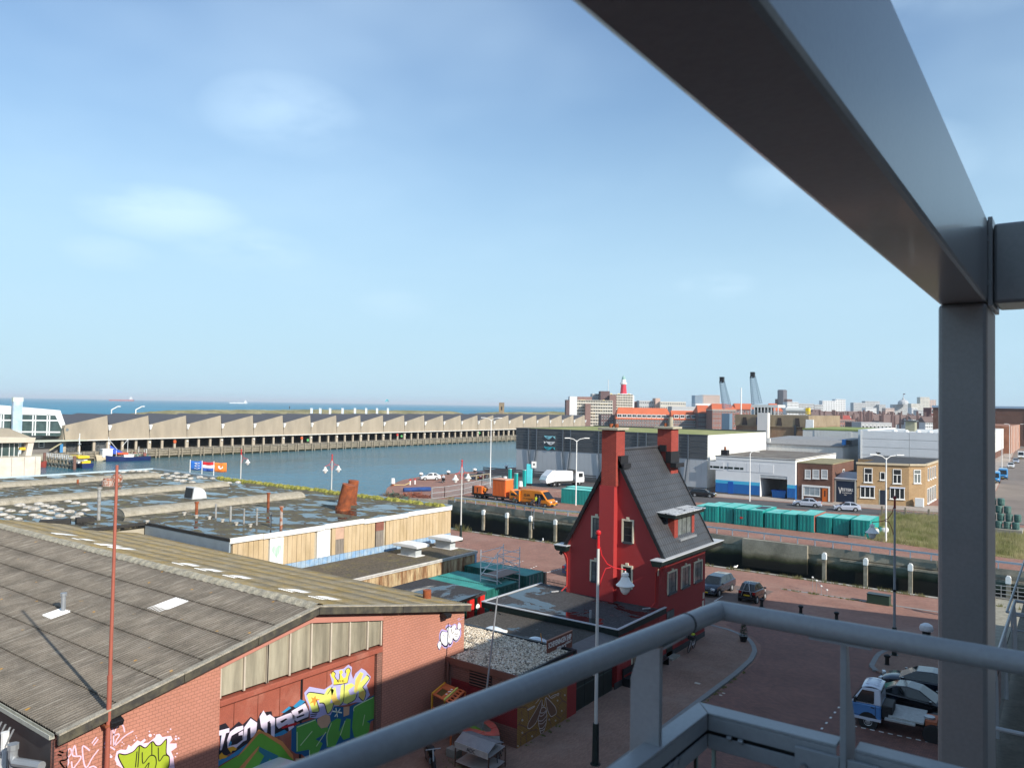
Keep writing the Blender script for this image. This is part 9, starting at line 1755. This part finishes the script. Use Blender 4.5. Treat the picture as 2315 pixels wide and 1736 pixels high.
for a in ((0,0,.12,1),(.42,0,.6,1),(.12,0,.42,.12),(.12,.62,.42,1),(.68,0,.75,1),(.92,0,1,1)): ppan('panel',*a,OP)
for i in range(6): ppan('slot_bar',.75,.0+.19*i,.92,.06+.19*i,OP)
ppan('inner_floor',.12,.12,.42,.62,mat('dark_olive',(.09,.06,.01),.8,.2),-.03);ppan('yellow_bar',.60,0,.66,1,mat('pale_lime',(.58,.62,.14),.5,.1),.04)
for i,(u,v) in enumerate(((.5,.35),(.53,.6),(.49,.55),(.5,.75))): c = pq(u,v);m = MB();m.lathe(c+Vector((0,0,.03)),[(.05,0),(.06,.02),(.01,.04)],6);m.build('flower_sticker',WHITEP,PH)
for q,h_ in ((q0,0),(q1,0),(q2,0),(q3,0)): m = MB();m.bar(q,Vector((q.x,q.y,.02)),.07);m.build('leg',YP if q in (q0,q1) else OP,PH)
m = MB();m.bar(q0+Vector((0,0,.03)),q1+Vector((0,0,.03)),.08);m.build('end_board',YP,PH);m = MB();m.bar(q0-Vector((0,0,.6)),q3-Vector((0,0,.6)),.06);m.bar(q0-Vector((0,0,1.0)),q1-Vector((0,0,1.0)),.06);m.build('brace',OP,PH)
# red decked dinghy standing tilted on its trestle
dg = thing('dinghy','small red decked grey sailing dinghy with aluminium mast beside the gravel hut','boat',(-22.2,28.4,.55),R(-22),rot=(R(8),R(-4),R(-20)))
m = MB();n = 14;vs = [];fs = []
for i in range(n+1): t_ = i/n;X = -1.7+3.4*t_;wd = .72*(1-max(0,(t_-.35)/.65)**2.0)*(.8+.2*min(1,t_*5));vs += [(X,-wd,.55+.12*t_*t_),(X,-wd*.7,.1),(X,0,-.05+.25*t_**3),(X,wd*.7,.1),(X,wd,.55+.12*t_*t_)]
m.add(vs,[(i*5+j,(i+1)*5+j,(i+1)*5+j+1,i*5+j+1) for i in range(n) for j in range(4)]+[tuple(range(5))]);m.build('hull',mat('dinghy_grey',(.42,.43,.42),.5,.1,2),dg,world=False,smooth=True)
m = MB()
for i in range(n):
    for s_ in (1,-1):
        a,c = vs[i*5+(4 if s_ > 0 else 0)],vs[(i+1)*5+(4 if s_ > 0 else 0)];wi = lambda k: 0 if k/n > .72 else .40*(1-max(0,(k/n-.35)/.65));m.add([(a[0],a[1],a[2]),(c[0],c[1],c[2]),(c[0],s_*wi(i+1),c[2]+.03),(a[0],s_*wi(i),a[2]+.03)],[(0,1,2,3)])
m.build('deck',mat('dinghy_red',(.50,.09,.07),.5,.15,3,col2=(.36,.12,.09)),dg,world=False,solid=.02);m = MB();m.box(-1.6,-.35,.12,.9,.35,.2);m.build('cockpit_floor',mat('lime_bag2',(.22,.45,.05),.6,.3,4),dg,world=False)
mt_ = GX(B(960,1180,905,925),-22.4);m = MB();mb_ = G(B(960,1436,715,1190),.8);m.tube(mb_,GD(B(960,1180,910,930),(mb_-CAM).dot(ROT @ Vector((0,0,-1)))),.05,.035,8);m.build('mast',mat('mast_alu',(.40,.42,.44),.4,.1,3,metal=.4),dg,smooth=True)
bq = thing('barbecue','long steel barbecue with grey lid scrawled ADC on rusty legs','barbecue',(-21.6,26.6,0));
b0_,b1_,b2_,b3_ = G(B(960,1436,385,1390),.95),G(B(960,1436,800,1545),.95),G(B(960,1436,1010,1390),.95),None;b3_ = b0_+(b2_-b1_)
def bqp(u,v,z): p = b0_+(b1_-b0_)*u+(b3_-b0_)*v;return Vector((p.x,p.y,z))
RUSTL = mat('rusty_leg',(.10,.05,.035),.8,.3,4);STL = mat('bbq_steel',(.50,.47,.45),.45,.2,4,metal=.3);LID = mat('bbq_lid',(.23,.25,.27),.5,.15,4,metal=.2)
for u,v in ((0,0),(1,0),(1,1),(0,1)): m = MB();m.bar(bqp(u,v,0),bqp(u,v,1.0),.045);m.build('leg',RUSTL,bq)
for (u,v),(u2,v2) in (((0,0),(1,0)),((1,0),(1,1)),((1,1),(0,1)),((0,1),(0,0))): m = MB();m.bar(bqp(u,v,.95),bqp(u2,v2,.95),.04);m.bar(bqp(u,v,.3),bqp(u2,v2,.3),.035);m.build('frame_bar',RUSTL,bq)
m = MB();P = [bqp(0,-.05,.95),bqp(1,-.05,.95),bqp(1,-.05,1.22),bqp(0,-.05,1.22)];m.add(P,[(0,1,2,3)]);m.build('front_plate',STL,bq,solid=.02);m = MB();m.add([bqp(0,-.02,1.2),bqp(1,-.02,1.2),bqp(1,.4,1.42),bqp(0,.4,1.42)],[(0,1,2,3)]);m.add([bqp(0,.4,1.42),bqp(1,.4,1.42),bqp(1,.9,1.2),bqp(0,.9,1.2)],[(0,1,2,3)]);m.build('lid',LID,bq,solid=.02);m = MB();m.add([bqp(0,0,.96),bqp(1,0,.96),bqp(1,1,.96),bqp(0,1,.96)],[(0,1,2,3)]);m.add([bqp(0,0,.3),bqp(1,0,.3),bqp(1,1,.3),bqp(0,1,.3)],[(0,1,2,3)]);m.build('tray',STL,bq,solid=.02)
m = MB();uu = (b1_-b0_).normalized();nn_ = Vector((uu.y,-uu.x,0));put_txt(m,'ADC',bqp(.38,-.05,1.0)+nn_*.03,uu,(0,0,1),nn_,.5,.17,.003,.0);m.build('scrawl',BLACKP,bq)
mp_ = thing('moped','black moped with yellow number plate parked beside the barbecue','moped',(-22.95,25.75,0),R(-35));m = MB();m.prism([(-.75,.42),(-.85,.72),(-.2,.78),(.1,.62),(.35,.62),(.45,.35),(-.2,.3)],'y',-.15,.15);m.build('body',BLK,mp_,world=False,bevel=.05);wheel(mp_,-.6,0,.28,.12,1);wheel(mp_,.65,0,.28,.11,1);m = MB();m.tube((.65,0,.28),(.42,0,.98),.035);m.tube((.42,-.33,1.0),(.42,.33,1.0),.022);m.build('fork',STEEL_G,mp_,world=False);m = MB();m.cbox((-.3,0,.84),(.7,.26,.12));m.build('seat',TRIM,mp_,world=False,bevel=.04);m = MB();m.cbox((-.92,0,.55),(.02,.16,.2));m.build('number_plate',PLATE,mp_,world=False);m = MB();m.lathe((.1,0,.8),[(.17,0),(.19,.08),(.12,.18),(.02,.2)],10);m.build('helmet_box',TRIM,mp_,world=False)
for x,y,h_ in ((-22.75,27.1,.45),): t = MB().box(x-.3,y-.2,0,x+.3,y+.2,h_).build('breeze_block',CONC,None);tag(t,'pale concrete block standing behind the moped','block')
bicycle('dark bicycle leaning behind the barbecue',-20.9,28.2,0,R(-60),IRON,10)
# ---------------------------------------------------------------- wooden gangway at the right
gwy = thing('gangway','timber boarded gangway with steel fence leading to the channel, right of the column','gangway',(-4.6,70,0))
for i in range(46): y = 62+i*.36;m = MB();m.box(-5.6,y,.0,-3.0,y+.345,.10+random.uniform(-.004,.004));m.build('plank',mat('deck_plank',(.30,.28,.22),.9,.25,2,fine=.15),gwy)
for x in (-5.65,-2.9): m = MB();m.box(x-.1,62,.1,x+.1,78.6,.28);m.build('edge_beam',CONC_D,gwy)
for z in (.45,.8,1.15): m = MB();m.bar((-6.4,79.0,z),(-1.5,79.4,z),.05);m.bar((-6.4,79.0,z),(-6.6,74,z),.05);m.build('fence_rail',STEEL_G,gwy)
for x,y in ((-6.4,79),(-5.2,79.1),(-4.0,79.2),(-2.8,79.3),(-1.5,79.4)): m = MB();m.bar((x,y,0),(x,y,1.2),.06);m.build('fence_post',STEEL_G,gwy)
m = MB();m.box(-6.5,78.7,-.3,-1.2,79.5,.12);m.build('head_beam',CONC_D,gwy);m = MB();m.ribbon([(-5.9,66,.2),(-5.9,66,1.0),(-5.9,72,1.0),(-5.9,72,.2)],.03,6);m.build('handrail',STEEL_G,gwy)
# ---------------------------------------------------------------- the building we stand on and its balcony
STEELP = mat('grey_steel_paint',(.19,.19,.19),.30,.06,3,spec=.5,bump=.03,bscale=60,fine=.05,coat=.25);STEELP2 = mat('grey_rail_paint',(.30,.32,.34),.34,.06,6,spec=.5,bump=.04,bscale=80,fine=.05)
ob = thing('quayside_building','tall quayside building behind the balcony casting its shadow over the square','building',(6,30,0));OBM = mat('facade_grey',(.35,.33,.31),.8,.1,.4)
m = MB();m.prism([(9.8,0),(9.8,18.1),(57.5,18.1),(61.8,11.5),(66.4,5.1),(70,0)],'x',.35,14);m.build('main_block',OBM,ob);m = MB();m.box(2.4,-40,0,16,5.2,19.4);m.build('tower_block',OBM,ob);m = MB();m.box(.5,-14,0,2.4,9.6,14.0);m.build('lower_block',OBM,ob)
bl_ = thing('balcony','grey steel corner balcony with round handrail, glass panels and frame above','balcony',(-.75,1.95,14.4))
m = MB();m.box(-.92,-3,14.2,.5,2.05,14.42);m.build('floor_slab',CONC,bl_)
C_ = Vector((-.748,1.955,15.476));LE = Vector((-.985,-.45,15.476));RE = Vector((.62,1.965,15.476));rr_ = .0243
m = MB();m.ribbon([LE,C_+(LE-C_).normalized()*.0,C_+Vector((.0005,0,0)),RE],rr_,20) if 0 else m.tube(LE,C_,rr_,n=24)
m.build('handrail',STEELP2,bl_,smooth=True);m = MB();m.tube(C_,RE,rr_,n=24);m.build('handrail',STEELP2,bl_,smooth=True);m = MB();m.lathe(C_,[(.002,-rr_),(rr_*.7,-rr_*.7),(rr_,0),(rr_*.7,rr_*.7),(.002,rr_)],16);m.build('corner_joint',STEELP2,bl_,smooth=True)
dL = (LE-C_).normalized();j = C_+dL*.17;m = MB();m.tube(j,j+dL*.006,rr_+.0012,n=24);m.build('joint_ring',mat('joint_dark',(.03,.035,.04),.5,.1),bl_,smooth=True)
# lower clamp rail (angle above a slot, strip below) on both sides of the corner, mitred
Ci,Co = Vector((-.783,1.968,15.2)),Vector((-.832,2.027,15.2));Li,Lo = Ci+Vector((-.034,-2.2,0))*1.0,Co+Vector((-.034,-2.2,0));Ri,Ro = Vector((.62,1.985,15.2)),Vector((.62,2.04,15.2))
def clamp(nm,a,b,c,d,gaps=()):                     # a..b inner edge, d..c outer edge, top plate and inner faces
    for z0,z1,k in ((-.008,.0,1),):
        m = MB();V_ = [a,b,c,d];m.add([v+Vector((0,0,z0)) for v in V_]+[v for v in V_],[(0,1,2,3),(7,6,5,4),(0,4,5,1),(1,5,6,2),(2,6,7,3),(3,7,4,0)]);m.build(nm+'_top',STEELP2,bl_,bevel=.002)
    n_ = (d-a);n_.z = 0;n_ = n_.normalized()
    for z0,z1,nm2 in ((-.045,-.0085,'_face'),(-.092,-.055,'_strip')): m = MB();P = [a,b,b+n_*.006,a+n_*.006];m.add([v+Vector((0,0,z0)) for v in P]+[v+Vector((0,0,z1)) for v in P],[(0,1,2,3),(7,6,5,4),(0,4,5,1),(1,5,6,2),(2,6,7,3),(3,7,4,0)]);m.build(nm+nm2,STEELP2,bl_,bevel=.0015)
    m = MB();P = [a+n_*.012,b+n_*.012,b+n_*.03,a+n_*.03];m.add([v+Vector((0,0,-.09)) for v in P]+[v+Vector((0,0,-.0085)) for v in P],[(0,1,2,3),(7,6,5,4),(0,4,5,1),(1,5,6,2),(2,6,7,3),(3,7,4,0)]);m.build(nm+'_core',mat('slot_dark',(.012,.013,.014),.8,.1),bl_)
e_ = .0015;clamp('clamp_rail',Ci-Vector((0,e_,0)),Li,Lo,Co-Vector((0,e_,0)))
xg = -.452                                              # gap at the right post
clamp('clamp_rail',Ci+Vector((e_,0,0)),Vector((xg-.012,1.975,15.2)),Vector((xg-.012,2.033,15.2)),Co+Vector((e_,0,0)));clamp('clamp_rail',Vector((xg+.028,1.978,15.2)),Ri,Ro,Vector((xg+.028,2.034,15.2)))
GLS = bpy.data.materials.new('clear_glass');GLS.use_nodes = True;gb2 = GLS.node_tree.nodes['Principled BSDF'];gb2.inputs['Transmission Weight'].default_value = 1;gb2.inputs['Roughness'].default_value = .0;gb2.inputs['IOR'].default_value = 1.02;gb2.inputs['Base Color'].default_value = (.93,.95,.95,1)
GE = mat('glass_edge',(.25,.33,.30),.2,.1,5)
for a,c in (((-.80,1.93),(-.87,-.4)),((-.775,1.992),(-.47,1.995)),((-.42,1.996),(.6,2.0))):
    A0,C0 = Vector((*a,0)),Vector((*c,0));d = (C0-A0).normalized();nn_ = Vector((-d.y,d.x,0))*.004;P = [A0-nn_,C0-nn_,C0+nn_,A0+nn_];m = MB();m.add([v+Vector((0,0,14.5)) for v in P]+[v+Vector((0,0,15.12)) for v in P],[(0,1,2,3),(7,6,5,4),(0,4,5,1),(1,5,6,2),(2,6,7,3),(3,7,4,0)]);go_ = m.build('glass_panel',GLS,bl_);m = MB();m.bar((A0.x,A0.y,14.5),(A0.x,A0.y,15.11),.009);m.build('glass_edge',GE,go_)
# posts: flat bars, chamfered at the top, with saddles and bolted plates
pl = G((1456,1690),15.2);py = 1.70
pxl = GY((1424,1640),py).x;pxr = GY((1487,1640),py).x
m = MB();m.prism([(pxl,14.3),(pxr+.004,14.3),(pxr+.004,15.46),(pxl+.038,15.45),(pxl+.028,15.44),(pxl,15.345)],'y',py,py+.016);m.build('post',STEELP2,bl_,bevel=.0015)
m = MB();m.cbox(Vector((C_.x-.025,py+.0,15.452)),(.03,.12,.006));m.build('saddle',STEELP2,bl_)
m = MB();q0 = GY((1878,1400),2.0).x;m.prism([(1.955,14.3),(2.05,14.3),(2.05,15.24),(2.0,15.33),(1.975,15.46),(1.955,15.46)],'x',xg,xg+.014);m.build('post',STEELP2,bl_,bevel=.0015);m = MB();m.cbox(Vector((xg,1.962,15.45)),(.14,.03,.006));m.build('saddle',STEELP2,bl_)
BOLT = mat('bolt_steel',(.30,.32,.34),.3,.1,30,metal=.6)
for (x0,x1),bs_ in (((xg-.105,xg-.002),(-.082,-.038)),((xg+.016,xg+.085),(.058,))):
    m = MB();m.box(x0,1.958,15.095,x1,1.970,15.178);po = m.build('bolt_plate',STEELP2,bl_,bevel=.0015)
    for b_ in bs_: m = MB();m.tube((xg+b_,1.945,15.135),(xg+b_,1.958,15.135),.0085,.0095,14);m.build('bolt',BOLT,po,smooth=True)
m = MB();m.box(-.806,1.735,15.10,-.795,1.825,15.18);po = m.build('bolt_plate',STEELP2,bl_,bevel=.0015)
for y in (1.758,1.795): m = MB();m.tube((-.797,y,15.135),(-.783,y,15.135),.0095,.0085,14);m.build('bolt',BOLT,po,smooth=True)
for x in (-.73,-.70): m = MB();m.tube((x,1.966,15.15),(x+.012,1.966,15.15),.006,n=8);m.build('clip',BOLT,bl_)
# frame overhead: column, long beam, cross beam
fr_ = thing('portal','grey steel portal frame of column and beams standing over the balcony','steel frame',(-.42,4.2,0));cw0,cw1,cy0_,cy1_ = -.524,-.324,4.13,4.58;zb_,zt_2 = 16.512,16.90
m = MB();m.box(cw0,cy0_,0,cw1,cy1_,zb_-.001);m.build('column',STEELP,fr_,bevel=.018)
m = MB();xa,xb = -.512,-.307;m.add([(xa,-4,zb_),(xb,-4,zb_),(cw1,cy1_,zb_),(cw0,cy1_,zb_),(xa,-4,zt_2),(xb,-4,zt_2),(cw1,cy1_,zt_2),(cw0,cy1_,zt_2)],[(0,3,2,1),(4,5,6,7),(0,1,5,4),(1,2,6,5),(2,3,7,6),(3,0,4,7)]);m.build('long_beam',STEELP,fr_,bevel=.014)
m = MB();m.box(cw1+.022,cy0_+.03,zb_-.005,2.6,cy1_-.1,16.876);m.build('cross_beam',STEELP,fr_,bevel=.014);m = MB();m.box(cw1+.001,cy0_+.005,zb_-.02,cw1+.020,cy1_-.05,16.905);pl_ = m.build('end_plate',STEELP,fr_,bevel=.003)
for z in (16.60,16.80): m = MB();m.tube((cw1-.016,cy0_+.012,z),(cw1-.0,cy0_-.004,z),.013,n=10);m.build('bolt',STEELP,pl_,smooth=True)
# lower gallery seen at the bottom right
gal = thing('gallery','lower concrete gallery with grey handrails beside the balcony, right of the column','gallery',(-.6,14,11))
def gr_(a,b,r=.03): m = MB();m.tube(a,b,r,n=8);m.build('handrail',STEELP2,gal,smooth=True)
m = MB();m.box(-1.05,5.6,10.9,.35,18.8,11.05);m.build('slab',CONC_D,gal);gr_((-1.0,5.2,12.19),(-1.0,18.84,12.19));gr_((-1.0,18.84,12.19),(.4,18.84,12.19));gr_((-1.35,22.3,11.2),(-1.35,36,11.2));gr_((-1.35,22.3,11.2),(.3,22.3,11.2))
for z in (11.9,11.6): gr_((-1.0,18.84,z),(.4,18.84,z),.02)
for y in (6,8,10,12,14,16,18.6): m = MB();m.prism([(-1.06,10.9),(-.94,10.9),(-.96,11.9),(-.985,12.17),(-1.0,12.17),(-1.06,11.9)],'y',y,y+.02);m.build('post',STEELP2,gal)
for y in (6,8,10,12,14,16): m = MB();m.box(-.985,y+.1,11.15,-.975,y+1.9,11.95);m.build('glass_panel',GLS,gal)
m = MB();m.box(-1.35,22,9.8,.35,36,9.95);m.build('slab',CONC_D,gal);
q = GX(B(1915,1436,1860,1160),-.62);q2 = GX(B(1915,1436,2212,1240),-.3);gr_(Vector((-.95,q.y*1.25,13.1)) if 0 else q,GY(B(1915,1436,2212,1235),q.y),.022);m = MB();m.box(-.9,4.75,12.0,.4,5.5,12.1);m.build('landing',CONC_D,gal)
